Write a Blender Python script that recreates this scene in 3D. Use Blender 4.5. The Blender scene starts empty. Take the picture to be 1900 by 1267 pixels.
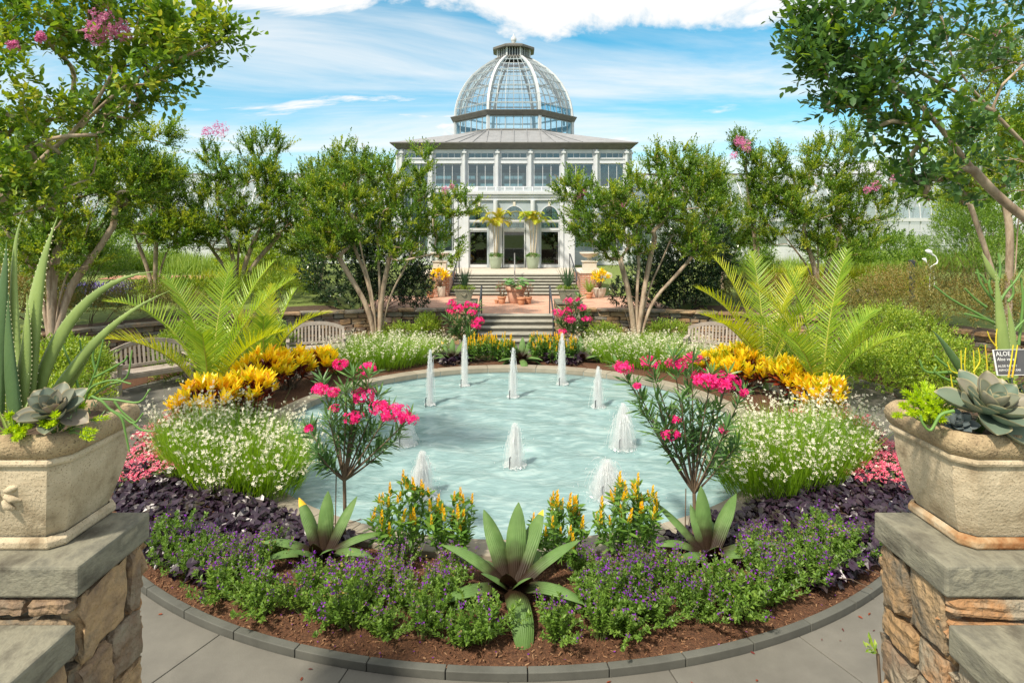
import bpy, bmesh, math, random
import numpy as np
from mathutils import Vector, Matrix
random.seed(11)
RNG = np.random.default_rng(11)
PI = math.pi
scene = bpy.context.scene
COL = scene.collection

# ------------------------------------------------------------------ camera
CAMZ = 3.3
cam_d = bpy.data.cameras.new('camera'); cam = bpy.data.objects.new('camera', cam_d); COL.objects.link(cam)
cam.location = (0, 0, CAMZ); cam.rotation_euler = (math.radians(90), 0, 0)
cam_d.sensor_width = 36; cam_d.lens = 1100/1900*36; cam_d.shift_y = -(633.5-435)/1900
cam_d.clip_start = 0.05; cam_d.clip_end = 2000
scene.camera = cam

# ------------------------------------------------------------------ sky and sun
SUN_EL, SUN_AZ = math.radians(52), math.radians(-142)     # azimuth from +Y, clockwise: behind the camera on the left
SKY_STRENGTH = 0.09
world = bpy.data.worlds.new('World'); scene.world = world; world.use_nodes = True
def build_world():
    nt = world.node_tree; N = nt.nodes; L = nt.links; N.clear()
    out = N.new('ShaderNodeOutputWorld'); bg = N.new('ShaderNodeBackground'); bg.inputs['Strength'].default_value = SKY_STRENGTH
    sky = N.new('ShaderNodeTexSky'); sky.sky_type = 'NISHITA'; sky.sun_disc = False
    sky.sun_elevation = SUN_EL; sky.sun_rotation = SUN_AZ; sky.air_density = 1.0; sky.dust_density = 0.6; sky.ozone_density = 2.5
    hs = N.new('ShaderNodeHueSaturation'); hs.inputs['Hue'].default_value = 0.468; hs.inputs['Saturation'].default_value = 1.45; hs.inputs['Value'].default_value = 1.6
    L.new(sky.outputs[0], hs.inputs['Color'])
    tc = N.new('ShaderNodeTexCoord'); sep = N.new('ShaderNodeSeparateXYZ'); L.new(tc.outputs['Generated'], sep.inputs[0])
    def math_(op, a, b=None, c=None):
        m = N.new('ShaderNodeMath'); m.operation = op
        for i, s in enumerate((a, b, c)):
            if s is None: continue
            if isinstance(s, (int, float)): m.inputs[i].default_value = s
            else: L.new(s, m.inputs[i])
        return m.outputs[0]
    zc = math_('MAXIMUM', sep.outputs[2], 0.0)
    den = math_('ADD', zc, 0.09)
    u = math_('DIVIDE', sep.outputs[0], den); v = math_('DIVIDE', sep.outputs[1], den)
    def noise(sx, sy, scale, det, rough, dist, off):
        cb = N.new('ShaderNodeCombineXYZ')
        L.new(math_('MULTIPLY', u, sx), cb.inputs[0]); L.new(math_('MULTIPLY', v, sy), cb.inputs[1]); cb.inputs[2].default_value = off
        n = N.new('ShaderNodeTexNoise'); n.inputs['Scale'].default_value = scale; n.inputs['Detail'].default_value = det
        n.inputs['Roughness'].default_value = rough; n.inputs['Distortion'].default_value = dist
        L.new(cb.outputs[0], n.inputs['Vector']); return n.outputs['Fac']
    def ramp(f, a, b):
        r = N.new('ShaderNodeMapRange'); r.interpolation_type = 'SMOOTHSTEP'
        r.inputs['From Min'].default_value = a; r.inputs['From Max'].default_value = b
        L.new(f, r.inputs['Value']); return r.outputs[0]
    streak = ramp(noise(0.55, 1.35, 0.62, 8, 0.60, 0.5, 3.1), 0.40, 0.66)       # thin streaks
    high = ramp(sep.outputs[2], 0.27, 0.37)
    puff = math_('MULTIPLY', ramp(math_('ADD', noise(0.8, 1.3, 0.9, 10, 0.62, 0.5, 5.2), math_('MULTIPLY', high, 0.27)), 0.56, 0.68), 1.0)
    hz = ramp(sep.outputs[2], 0.30, 0.02)
    hz = math_('MULTIPLY', hz, 0.36)
    cl = math_('MAXIMUM', math_('MULTIPLY', streak, 0.8), puff)
    cl = math_('MINIMUM', math_('ADD', cl, math_('MULTIPLY', math_('SUBTRACT', 1.0, cl), hz)), 1.0)
    mix = N.new('ShaderNodeMix'); mix.data_type = 'RGBA'
    L.new(cl, mix.inputs['Factor']); L.new(hs.outputs[0], mix.inputs['A']); mix.inputs['B'].default_value = (9.0, 9.0, 8.9, 1)
    L.new(mix.outputs['Result'], bg.inputs['Color']); L.new(bg.outputs[0], out.inputs['Surface'])
build_world()
sun_d = bpy.data.lights.new('sun', 'SUN'); sun_d.energy = 4.7; sun_d.angle = math.radians(4); sun_d.color = (1.0, 0.91, 0.76)
sun = bpy.data.objects.new('sun', sun_d); COL.objects.link(sun)
sdir = Vector((math.sin(SUN_AZ)*math.cos(SUN_EL), math.cos(SUN_AZ)*math.cos(SUN_EL), math.sin(SUN_EL)))
sun.rotation_euler = sdir.to_track_quat('Z', 'Y').to_euler()
scene.view_settings.view_transform = 'Standard'; scene.view_settings.look = 'None'
scene.view_settings.exposure = 0.36; scene.view_settings.gamma = 1.0
scene.cycles.transparent_max_bounces = 16
scene.cycles.max_bounces = 8; scene.cycles.volume_bounces = 3

# ------------------------------------------------------------------ mesh helpers
def nz(a):
    a = np.asarray(a, float); return a/np.maximum(np.linalg.norm(a, axis=-1, keepdims=True), 1e-9)
def P(px, py, Y):                      # the point at depth Y seen at a pixel of the photograph
    return np.array([(px-950)*Y/1100, Y, CAMZ-(py-435)*Y/1100])
ORG = {}
class MB:
    def __init__(s): s.v = []; s.f = []; s.n = 0
    def add(s, V, F, mi=0):
        V = np.asarray(V, float).reshape(-1, 3)
        if isinstance(F, np.ndarray): s.f.append((F+s.n, mi))
        else:
            by = {}
            for q in F: by.setdefault(len(q), []).append(q)
            for k, qs in by.items(): s.f.append((np.array(qs, int)+s.n, mi))
        s.v.append(V); s.n += len(V)
    def build(s, name, mats, parent=None, smooth=False, bevel=0, kind=None, org=None):
        me = bpy.data.meshes.new(name)
        V = np.concatenate(s.v) if s.v else np.zeros((0, 3))
        o0 = np.array(ORG.get(parent.name, (0, 0, 0)) if parent else (org if org is not None else (0, 0, 0)), float)
        V = V-o0
        me.vertices.add(len(V)); me.vertices.foreach_set('co', V.astype(np.float32).ravel())
        lo = np.concatenate([f.ravel() for f, _ in s.f]); tot = np.concatenate([np.full(len(f), f.shape[1]) for f, _ in s.f])
        mi = np.concatenate([np.broadcast_to(np.asarray(m), (len(f),)) for f, m in s.f])
        me.loops.add(len(lo)); me.loops.foreach_set('vertex_index', lo.astype(np.int32))
        me.polygons.add(len(tot)); me.polygons.foreach_set('loop_start', np.concatenate([[0], np.cumsum(tot)[:-1]]).astype(np.int32))
        me.polygons.foreach_set('material_index', mi.astype(np.int32))
        me.polygons.foreach_set('use_smooth', np.full(len(tot), bool(smooth)))
        me.update(calc_edges=True)
        for m in (mats if isinstance(mats, (list, tuple)) else [mats]): me.materials.append(m)
        o = bpy.data.objects.new(name, me); COL.objects.link(o)
        if parent: o.parent = parent
        else: o.location = o0
        ORG[o.name] = tuple(o0)
        if bevel:
            b = o.modifiers.new('bevel', 'BEVEL'); b.width = bevel; b.segments = 2; b.limit_method = 'ANGLE'; b.angle_limit = 0.6
        if kind: o['kind'] = kind
        return o
def tag(o, label, cat, group=None):
    o['label'] = label; o['category'] = cat
    if group: o['group'] = group
    return o
def thing(name, label, cat, loc=(0, 0, 0), group=None, rz=0):
    o = bpy.data.objects.new(name, None); COL.objects.link(o); o.empty_display_size = 0.1
    o.location = tuple(float(c) for c in loc); o.rotation_euler = (0, 0, rz)
    ORG[o.name] = tuple(float(c) for c in loc)
    return tag(o, label, cat, group)
def structure(o): o['kind'] = 'structure'; return o
def dup(root, loc, rz=0, sc=1.0, label=None, group=None):
    def cp(o, par):
        c = o.copy(); COL.objects.link(c); c.parent = par
        for ch in list(o.children): cp(ch, c)
        return c
    r = cp(root, None); r.location = tuple(float(c) for c in loc); r.rotation_euler = (0, 0, rz)
    r.scale = (sc, sc, sc) if isinstance(sc, (int, float)) else sc
    if label: r['label'] = label
    if group: r['group'] = group
    return r
def inst(mesh_obj, name, loc, rot=(0, 0, 0), sc=(1, 1, 1), parent=None):   # another object on the same mesh
    o = bpy.data.objects.new(name, mesh_obj if isinstance(mesh_obj, bpy.types.Mesh) else mesh_obj.data); COL.objects.link(o)
    o.location = tuple(loc); o.rotation_euler = tuple(rot); o.scale = tuple(sc)
    if parent: o.parent = parent
    return o
BOXF = np.array([[0, 3, 2, 1], [4, 5, 6, 7], [0, 1, 5, 4], [1, 2, 6, 5], [2, 3, 7, 6], [3, 0, 4, 7]])
def box(mb, x0, x1, y0, y1, z0, z1, mi=0):
    mb.add([[x0, y0, z0], [x1, y0, z0], [x1, y1, z0], [x0, y1, z0], [x0, y0, z1], [x1, y0, z1], [x1, y1, z1], [x0, y1, z1]], BOXF, mi)
def bar(mb, a, b, w, h, mi=0, up=(0, 0, 1)):          # a box of section w x h along a-b
    a = np.array(a, float); b = np.array(b, float); d = nz(b-a); s = np.cross(d, up)
    if np.linalg.norm(s) < 1e-6: s = np.array([1., 0, 0])
    s = nz(s)*w/2; u = nz(np.cross(s, d))*h/2
    mb.add([a-s-u, a+s-u, a+s+u, a-s+u, b-s-u, b+s-u, b+s+u, b-s+u], np.array([[0, 1, 2, 3], [7, 6, 5, 4], [0, 4, 5, 1], [1, 5, 6, 2], [2, 6, 7, 3], [3, 7, 4, 0]]), mi)
def tube(mb, pts, rad, sides=6, mi=0, cap=True):
    pts = np.asarray(pts, float); n = len(pts); rad = np.broadcast_to(np.asarray(rad, float), (n,))
    t = nz(np.gradient(pts, axis=0)); ref = np.array([0.31, 0.87, 0.38])
    if abs(np.dot(ref, t[0])) > 0.9: ref = np.array([1., 0, 0])
    u = nz(np.cross(t, ref)); w = np.cross(t, u)
    a = np.linspace(0, 2*PI, sides, endpoint=False)
    V = pts[:, None]+rad[:, None, None]*(np.cos(a)[None, :, None]*u[:, None]+np.sin(a)[None, :, None]*w[:, None])
    i = np.arange(n-1)[:, None]*sides; j = np.arange(sides)[None]; j2 = (j+1) % sides
    F = np.stack([i+j, i+j2, i+sides+j2, i+sides+j], -1).reshape(-1, 4)
    mb.add(V.reshape(-1, 3), F, mi)
    if cap:
        mb.add(V[-1], [list(range(sides))], mi); mb.add(V[0], [list(range(sides))[::-1]], mi)
def lathe(mb, prof, c=(0, 0, 0), seg=24, mi=0, square=0, rot=0):   # prof: (r, z) list
    prof = np.asarray(prof, float); a = np.linspace(0, 2*PI, seg, endpoint=False)+rot
    k = np.ones(seg)
    if square: k = 1/np.maximum(np.abs(np.cos(a)), np.abs(np.sin(a)))
    V = np.stack([prof[:, 0][:, None]*np.cos(a)*k, prof[:, 0][:, None]*np.sin(a)*k, np.repeat(prof[:, 1][:, None], seg, 1)], -1)+np.array(c)
    n = len(prof); i = np.arange(n-1)[:, None]*seg; j = np.arange(seg)[None]; j2 = (j+1) % seg
    mb.add(V.reshape(-1, 3), np.stack([i+j, i+j2, i+seg+j2, i+seg+j], -1).reshape(-1, 4), mi)
def sector(mb, c, r0, r1, a0, a1, z0, z1, n=4, mi=0):      # prism over part of a ring
    a = np.linspace(a0, a1, n+1); ca, sa = np.cos(a), np.sin(a)
    R = []
    for r, z in ((r0, z0), (r1, z0), (r1, z1), (r0, z1)):
        R.append(np.stack([c[0]+r*ca, c[1]+r*sa, np.full(n+1, z)], -1))
    V = np.stack(R, 1).reshape(-1, 3); F = []
    for k in range(n):
        for q in range(4):
            F.append([k*4+q, k*4+(q+1) % 4, k*4+4+(q+1) % 4, k*4+4+q][::-1])
    F += [[0, 1, 2, 3], [n*4+3, n*4+2, n*4+1, n*4]]
    mb.add(V, F, mi)
# leaf templates: x along the leaf, y across, z up out of the leaf
def strip(n, wfun, fold=0.15, droop=0.0):
    xs = np.linspace(0, 1, n+1); V = []; F = []
    for x in xs:
        w = wfun(x)*0.5; z = -droop*x*x
        V += [[x, -w, z+fold*w*2], [x, 0, z], [x, w, z+fold*w*2]]
    for k in range(n):
        b = k*3
        F += [[b, b+3, b+4, b+1], [b+1, b+4, b+5, b+2]]
    return np.array(V), np.array(F)
KITE = (np.array([[0, 0, 0], [.45, -.5, .1], [1, 0, 0], [.45, .5, .1]]), np.array([[0, 1, 2], [0, 2, 3]]))
LEAF6 = (np.array([[0, 0, 0], [.3, -.46, .10], [.72, -.36, .06], [1, 0, -.06], [.72, .36, .06], [.3, .46, .10], [.35, 0, 0], [.72, 0, -.01]]),
         np.array([[0, 1, 6, 6], [1, 2, 7, 6], [2, 3, 7, 7], [3, 4, 7, 7], [4, 5, 6, 7], [5, 0, 6, 6]]))
LEAF6 = (LEAF6[0], [[0, 1, 6], [1, 2, 7, 6], [2, 3, 7], [3, 4, 7], [4, 5, 6, 7], [5, 0, 6]])
def leaf6_arr():
    t = []
    for q in LEAF6[1]:
        t.append(q[:3])
        if len(q) == 4: t.append([q[0], q[2], q[3]])
    return np.array(t)
LEAF6 = (LEAF6[0], leaf6_arr())
def place(mb, T, pos, d, up, L, W, mi=0):         # many copies of a template into one mesh
    TV, TF = T; pos = np.asarray(pos, float); n = len(pos)
    if n == 0: return
    d = nz(d); up = np.broadcast_to(np.asarray(up, float), d.shape)
    b = np.cross(up, d); bad = np.linalg.norm(b, axis=1) < 1e-4
    b[bad] = np.cross(np.array([0.3, 0.9, 0.2]), d[bad]); b = nz(b); u = np.cross(d, b)
    L = np.broadcast_to(np.asarray(L, float), (n,)); W = np.broadcast_to(np.asarray(W, float), (n,))
    V = pos[:, None]+(TV[None, :, 0:1]*L[:, None, None])*d[:, None]+(TV[None, :, 1:2]*W[:, None, None])*b[:, None]+(TV[None, :, 2:3]*W[:, None, None])*u[:, None]
    F = TF[None]+(np.arange(n)*len(TV))[:, None, None]
    m = mi if np.isscalar(mi) else np.repeat(np.asarray(mi), len(TF))
    mb.add(V.reshape(-1, 3), F.reshape(-1, TF.shape[1]), m)
def rdir(n, rng=RNG): return nz(rng.normal(size=(n, 3)))

# ------------------------------------------------------------------ materials
def new_mat(name):
    m = bpy.data.materials.new(name); m.use_nodes = True; nt = m.node_tree; nt.nodes.clear()
    return m, nt, nt.nodes, nt.links
def set_ramp(r, cols, interp='LINEAR'):
    cr = r.color_ramp; cr.interpolation = interp
    n = len(cols)
    while len(cr.elements) < n: cr.elements.new(0.5)
    for i, c in enumerate(cols):
        p = i/(n-1) if n > 1 else 0
        if len(c) == 4: p, c = c[0], c[1:]
        cr.elements[i].position = p; cr.elements[i].color = (*c, 1)
def M(name, cols, scale=8, rough=0.7, bump=0.3, bscale=40, rnd=None, amt=0.5, det=5, spec=0.4, metal=0.0, stretch=(1, 1, 1), bdist=0.01, speck=None, coords='pos', contrast=(0.25, 0.75)):
    m, nt, N, L = new_mat(name)
    out = N.new('ShaderNodeOutputMaterial'); b = N.new('ShaderNodeBsdfPrincipled'); L.new(b.outputs[0], out.inputs[0])
    if coords == 'pos': g = N.new('ShaderNodeNewGeometry'); vec = g.outputs['Position']
    else: g = N.new('ShaderNodeTexCoord'); vec = g.outputs['Object']
    mp = N.new('ShaderNodeMapping'); mp.inputs['Scale'].default_value = stretch; L.new(vec, mp.inputs[0]); vec = mp.outputs[0]
    n = N.new('ShaderNodeTexNoise'); n.inputs['Scale'].default_value = scale; n.inputs['Detail'].default_value = det; n.inputs['Roughness'].default_value = 0.62; L.new(vec, n.inputs['Vector'])
    mr = N.new('ShaderNodeMapRange'); mr.inputs['From Min'].default_value = contrast[0]; mr.inputs['From Max'].default_value = contrast[1]; L.new(n.outputs['Fac'], mr.inputs['Value'])
    f = mr.outputs[0]
    if rnd:
        if rnd == 'island': rn = N.new('ShaderNodeNewGeometry').outputs['Random Per Island']
        else: rn = N.new('ShaderNodeObjectInfo').outputs['Random']
        mx = N.new('ShaderNodeMix'); mx.inputs['Factor'].default_value = amt; L.new(f, mx.inputs['A']); L.new(rn, mx.inputs['B']); f = mx.outputs['Result']
    r = N.new('ShaderNodeValToRGB'); set_ramp(r, cols); L.new(f, r.inputs[0]); c = r.outputs[0]
    if speck:                                    # (colour, scale, threshold): small dark or light specks
        vn = N.new('ShaderNodeTexNoise'); vn.inputs['Scale'].default_value = speck[1]; vn.inputs['Detail'].default_value = 3; L.new(vec, vn.inputs['Vector'])
        vr = N.new('ShaderNodeMapRange'); vr.inputs['From Min'].default_value = speck[2]; vr.inputs['From Max'].default_value = speck[2]+0.07; L.new(vn.outputs['Fac'], vr.inputs['Value'])
        mx = N.new('ShaderNodeMix'); mx.data_type = 'RGBA'; L.new(vr.outputs[0], mx.inputs['Factor']); L.new(c, mx.inputs['A']); mx.inputs['B'].default_value = (*speck[0], 1); c = mx.outputs['Result']
    L.new(c, b.inputs['Base Color']); b.inputs['Roughness'].default_value = rough; b.inputs['Specular IOR Level'].default_value = spec; b.inputs['Metallic'].default_value = metal
    if bump:
        n2 = N.new('ShaderNodeTexNoise'); n2.inputs['Scale'].default_value = bscale; n2.inputs['Detail'].default_value = 4; L.new(vec, n2.inputs['Vector'])
        bp = N.new('ShaderNodeBump'); bp.inputs['Strength'].default_value = bump; bp.inputs['Distance'].default_value = bdist; L.new(n2.outputs['Fac'], bp.inputs['Height']); L.new(bp.outputs[0], b.inputs['Normal'])
    return m
def LEAFM(name, cols, trans=0.3, rough=0.42, spec=0.45, nscale=1.2, namt=0.35):
    m, nt, N, L = new_mat(name)
    out = N.new('ShaderNodeOutputMaterial'); b = N.new('ShaderNodeBsdfPrincipled'); t = N.new('ShaderNodeBsdfTranslucent'); mx = N.new('ShaderNodeMixShader')
    g = N.new('ShaderNodeNewGeometry'); n = N.new('ShaderNodeTexNoise'); n.inputs['Scale'].default_value = nscale; n.inputs['Detail'].default_value = 2
    L.new(g.outputs['Position'], n.inputs['Vector'])
    f = N.new('ShaderNodeMix'); f.inputs['Factor'].default_value = namt; L.new(g.outputs['Random Per Island'], f.inputs['A'])
    mr = N.new('ShaderNodeMapRange'); mr.inputs['From Min'].default_value = 0.3; mr.inputs['From Max'].default_value = 0.7; L.new(n.outputs['Fac'], mr.inputs['Value']); L.new(mr.outputs[0], f.inputs['B'])
    r = N.new('ShaderNodeValToRGB'); set_ramp(r, cols); L.new(f.outputs['Result'], r.inputs[0])
    L.new(r.outputs[0], b.inputs['Base Color']); b.inputs['Roughness'].default_value = rough; b.inputs['Specular IOR Level'].default_value = spec
    br = N.new('ShaderNodeHueSaturation'); br.inputs['Value'].default_value = 1.5; br.inputs['Saturation'].default_value = 1.1; br.inputs['Hue'].default_value = 0.49; L.new(r.outputs[0], br.inputs['Color'])
    L.new(br.outputs[0], t.inputs['Color']); mx.inputs[0].default_value = trans
    L.new(b.outputs[0], mx.inputs[1]); L.new(t.outputs[0], mx.inputs[2]); L.new(mx.outputs[0], out.inputs[0])
    return m
def GLASS(name, tint=(0.75, 0.86, 0.86), refl=0.12, wash=0):
    m, nt, N, L = new_mat(name)
    out = N.new('ShaderNodeOutputMaterial'); t = N.new('ShaderNodeBsdfTransparent'); t.inputs[0].default_value = (*tint, 1)
    g = N.new('ShaderNodeBsdfGlossy'); g.inputs['Roughness'].default_value = 0.02; g.inputs['Color'].default_value = (0.9, 0.97, 1, 1)
    fr = N.new('ShaderNodeLayerWeight'); fr.inputs[0].default_value = .5; pw = N.new('ShaderNodeMath'); pw.operation = 'POWER'; pw.inputs[1].default_value = 4; L.new(fr.outputs['Facing'], pw.inputs[0]); ad = N.new('ShaderNodeMath'); ad.operation = 'MULTIPLY_ADD'; ad.inputs[1].default_value = .6; ad.inputs[2].default_value = refl+.03; L.new(pw.outputs[0], ad.inputs[0])
    mx = N.new('ShaderNodeMixShader'); L.new(ad.outputs[0], mx.inputs[0]); L.new(t.outputs[0], mx.inputs[1]); L.new(g.outputs[0], mx.inputs[2]); L.new(mx.outputs[0], out.inputs[0])
    if wash:                                     # whitewashed glasshouse panes
        d = N.new('ShaderNodeBsdfDiffuse'); d.inputs[0].default_value = (.72, .75, .74, 1); m2 = N.new('ShaderNodeMixShader'); m2.inputs[0].default_value = wash; L.new(t.outputs[0], m2.inputs[1]); L.new(d.outputs[0], m2.inputs[2]); L.new(m2.outputs[0], mx.inputs[1])
    return m
STONE_C = [(.075, .062, .055), (.20, .135, .085), (.36, .22, .11), (.15, .145, .125), (.42, .29, .16), (.19, .11, .075), (.27, .24, .19), (.10, .095, .09)]
m_wallstone = M('fieldstone', STONE_C, scale=5, rough=0.85, bump=0.6, bscale=22, rnd='object', amt=0.78, bdist=0.02)
m_pierstone = M('pier fieldstone', [(.07, .052, .04), (.17, .115, .07), (.34, .21, .10), (.14, .12, .09), (.40, .27, .145), (.19, .13, .085), (.28, .24, .175), (.34, .18, .08), (.11, .095, .08)], scale=5, rough=0.9, bump=1.0, bscale=22, rnd='object', amt=0.68, bdist=0.03, det=12)
m_mortar = M('mortar', [(.11, .08, .055), (.22, .17, .115)], scale=9, rough=0.95, bump=0.6, bscale=60)
m_blue = M('bluestone', [(.065, .066, .058), (.105, .107, .094), (.14, .14, .12)], scale=3.5, rough=0.78, bump=0.25, bscale=90, rnd='object', amt=0.3, det=8, bdist=0.004)
m_cap = M('weathered bluestone cap', [(.06, .053, .038), (.135, .125, .094), (.22, .208, .155), (.14, .134, .104), (.28, .26, .19)], scale=5.5, rough=0.88, bump=0.7, bscale=60, det=12, bdist=0.008, stretch=(1, .6, 1.4), contrast=(.28, .72))
m_flag = M('flagstone paving', [(.085, .08, .068), (.12, .114, .098), (.15, .143, .123), (.185, .175, .15)], scale=2.6, rough=0.75, bump=0.35, bscale=70, rnd='object', amt=0.25, det=12, bdist=0.004, contrast=(.2, .8))
m_joint = M('dark joint', [(.05, .045, .04), (.09, .08, .065)], scale=20, rough=0.95, bump=0.4)
m_coping = M('pool coping stone', [(.20, .175, .13), (.28, .25, .195), (.34, .31, .245)], scale=4, rough=0.75, bump=0.3, bscale=60, rnd='object', amt=0.3, det=8, bdist=0.005)
m_mulch = M('mulch', [(.035, .017, .010), (.10, .045, .022), (.19, .09, .045)], scale=45, rough=0.95, bump=0.9, bscale=90, det=8, bdist=0.02)
m_chip = M('bark chip', [(.045, .02, .012), (.13, .055, .028), (.22, .11, .055), (.34, .21, .12)], scale=12, rough=0.9, bump=0.2, rnd='island', amt=0.8)
m_soil = M('soil', [(.05, .032, .02), (.10, .065, .04)], scale=14, rough=0.97, bump=0.8, bscale=40)
m_lawn = M('lawn', [(.08, .12, .025), (.14, .19, .04), (.22, .26, .07)], scale=6, rough=0.9, bump=0.6, bscale=120, det=8)
m_white = M('white paint', [(.48, .50, .52), (.60, .62, .64)], scale=1.2, rough=0.45, bump=0.05, bscale=20)
m_greypaint = M('grey paint', [(.33, .38, .41), (.40, .45, .48)], scale=2, rough=0.5, bump=0.05)
m_zinc = M('grey metal roof', [(.20, .205, .215), (.30, .305, .315)], scale=2.5, rough=0.5, bump=0.1, det=8)
m_darkmetal = M('dark bronze metal', [(.10, .095, .085), (.16, .15, .135)], scale=3, rough=0.45, bump=0.05)
m_rail = M('dark rail metal', [(.03, .035, .045), (.06, .065, .08)], scale=6, rough=0.4, bump=0.05)
m_steel = M('brushed rail metal', [(.28, .28, .28), (.4, .4, .4)], scale=6, rough=0.35, bump=0.05, metal=0.6)
m_frame = M('aluminium glazing bar', [(.34, .37, .39), (.44, .47, .49)], scale=3, rough=0.4, bump=0.0)
m_domebar = M('grey glazing bar', [(.28, .30, .31), (.38, .40, .41)], scale=3, rough=0.4, bump=0.0)
m_glass = GLASS('window glass', (.42, .52, .53), 0.10)
m_domeglass = GLASS('dome glass', (.80, .91, .95), 0.14)
m_wingglass = GLASS('greenhouse glass', (.55, .62, .62), 0.10, .22)
m_concrete = M('pale paving', [(.46, .40, .33), (.56, .50, .42)], scale=5, rough=0.8, bump=0.2)
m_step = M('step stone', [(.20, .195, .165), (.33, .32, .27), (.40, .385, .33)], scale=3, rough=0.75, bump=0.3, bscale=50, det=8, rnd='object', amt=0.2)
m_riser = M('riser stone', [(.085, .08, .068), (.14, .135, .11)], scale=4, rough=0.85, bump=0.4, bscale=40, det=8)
m_wood = M('weathered teak', [(.22, .185, .155), (.34, .29, .25), (.45, .40, .35)], scale=6, rough=0.8, bump=0.3, bscale=30, rnd='object', amt=0.35, stretch=(1, 1, .35))
m_terra = M('terracotta', [(.42, .17, .085), (.52, .24, .13), (.58, .31, .19)], scale=5, rough=0.85, bump=0.2)
m_terrapink = M('pale terracotta', [(.52, .29, .20), (.62, .37, .27)], scale=5, rough=0.85, bump=0.2)
m_celadon = M('celadon glaze', [(.27, .33, .24), (.34, .40, .30)], scale=4, rough=0.4, bump=0.05)
m_cream = M('cream stone', [(.55, .50, .42), (.66, .62, .54)], scale=6, rough=0.8, bump=0.2)
m_greenstone = M('olive cast stone', [(.22, .20, .14), (.31, .285, .21)], scale=7, rough=0.85, bump=0.3)
m_cast = M('weathered cast stone planter', [(.22, .165, .10), (.43, .35, .235), (.54, .45, .315), (.50, .415, .29)], scale=5.5, rough=0.85, bump=0.75, bscale=75, det=9, bdist=0.006, speck=((.26, .20, .13), 150, 0.60), contrast=(.3, .7))
m_castrim = M('mossy cast stone rim', [(.15, .11, .065), (.30, .22, .13), (.42, .32, .19), (.34, .265, .165)], scale=9, rough=0.9, bump=1.0, bscale=80, det=9, bdist=0.008, speck=((.16, .12, .07), 120, 0.58))
m_rust = M('rust stained cast stone', [(.50, .42, .30), (.46, .37, .25), (.36, .22, .11), (.22, .085, .025), (.42, .30, .18)], scale=5, rough=0.9, bump=0.5, bscale=60)
m_bark = M('crape myrtle bark', [(.15, .105, .07), (.29, .21, .145), (.46, .36, .26), (.24, .17, .115)], scale=7, rough=0.8, bump=0.4, bscale=24, stretch=(1, 1, .3), det=6)
m_darkbark = M('dark bark', [(.07, .05, .035), (.14, .10, .07)], scale=8, rough=0.9, bump=0.4, stretch=(1, 1, .3))  # evenly dark brown bark colour, used for the vine runners
m_stem = M('green stem', [(.10, .17, .04), (.16, .24, .07)], scale=8, rough=0.6, bump=0.0)
m_brownstem = M('woody stem', [(.11, .075, .05), (.20, .14, .09)], scale=8, rough=0.8, bump=0.1)
# ------------------------------------------------------------------ the setting
X0 = 0.12                                   # the garden's axis
PC = (0.0, 10.25)                           # centre of the pool
def sstep(a, b, x): t = np.clip((np.asarray(x, float)-a)/(b-a), 0, 1); return t*t*(3-2*t)
def gz(x, y):
    x = np.asarray(x, float); y = np.asarray(y, float)
    z = 0.80+0.62*sstep(15, 33, y)+0.85*sstep(5, 1.5, y)
    ter = 0.58+0.72*sstep(25.3, 27.6, y)
    k = sstep(6.4, 5.6, np.abs(x-X0))*sstep(17.5, 18.5, y)*sstep(34, 33, y)
    return z*(1-k)+ter*k
WALL_L = np.array([(-1.83, 19.35), (-4.3, 19.05), (-7.2, 18.2), (-9.7, 16.5), (-11.7, 14.3), (-12.8, 11.8), (-13.1, 9.0), (-12.4, 6.2), (-9.5, 3.4), (-5.0, 2.2)], float)
def resample(pts, step):
    pts = np.asarray(pts, float)
    for _ in range(3):                      # round the corners
        q = pts.copy(); a = 0.75*q[:-1]+0.25*q[1:]; b = 0.25*q[:-1]+0.75*q[1:]
        pts = np.concatenate([q[:1], np.stack([a, b], 1).reshape(-1, q.shape[1]), q[-1:]])
    d = np.concatenate([[0], np.cumsum(np.linalg.norm(np.diff(pts, axis=0), axis=1))])
    s = np.arange(0, d[-1], step)
    return np.stack([np.interp(s, d, pts[:, k]) for k in range(pts.shape[1])], 1)
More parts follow.
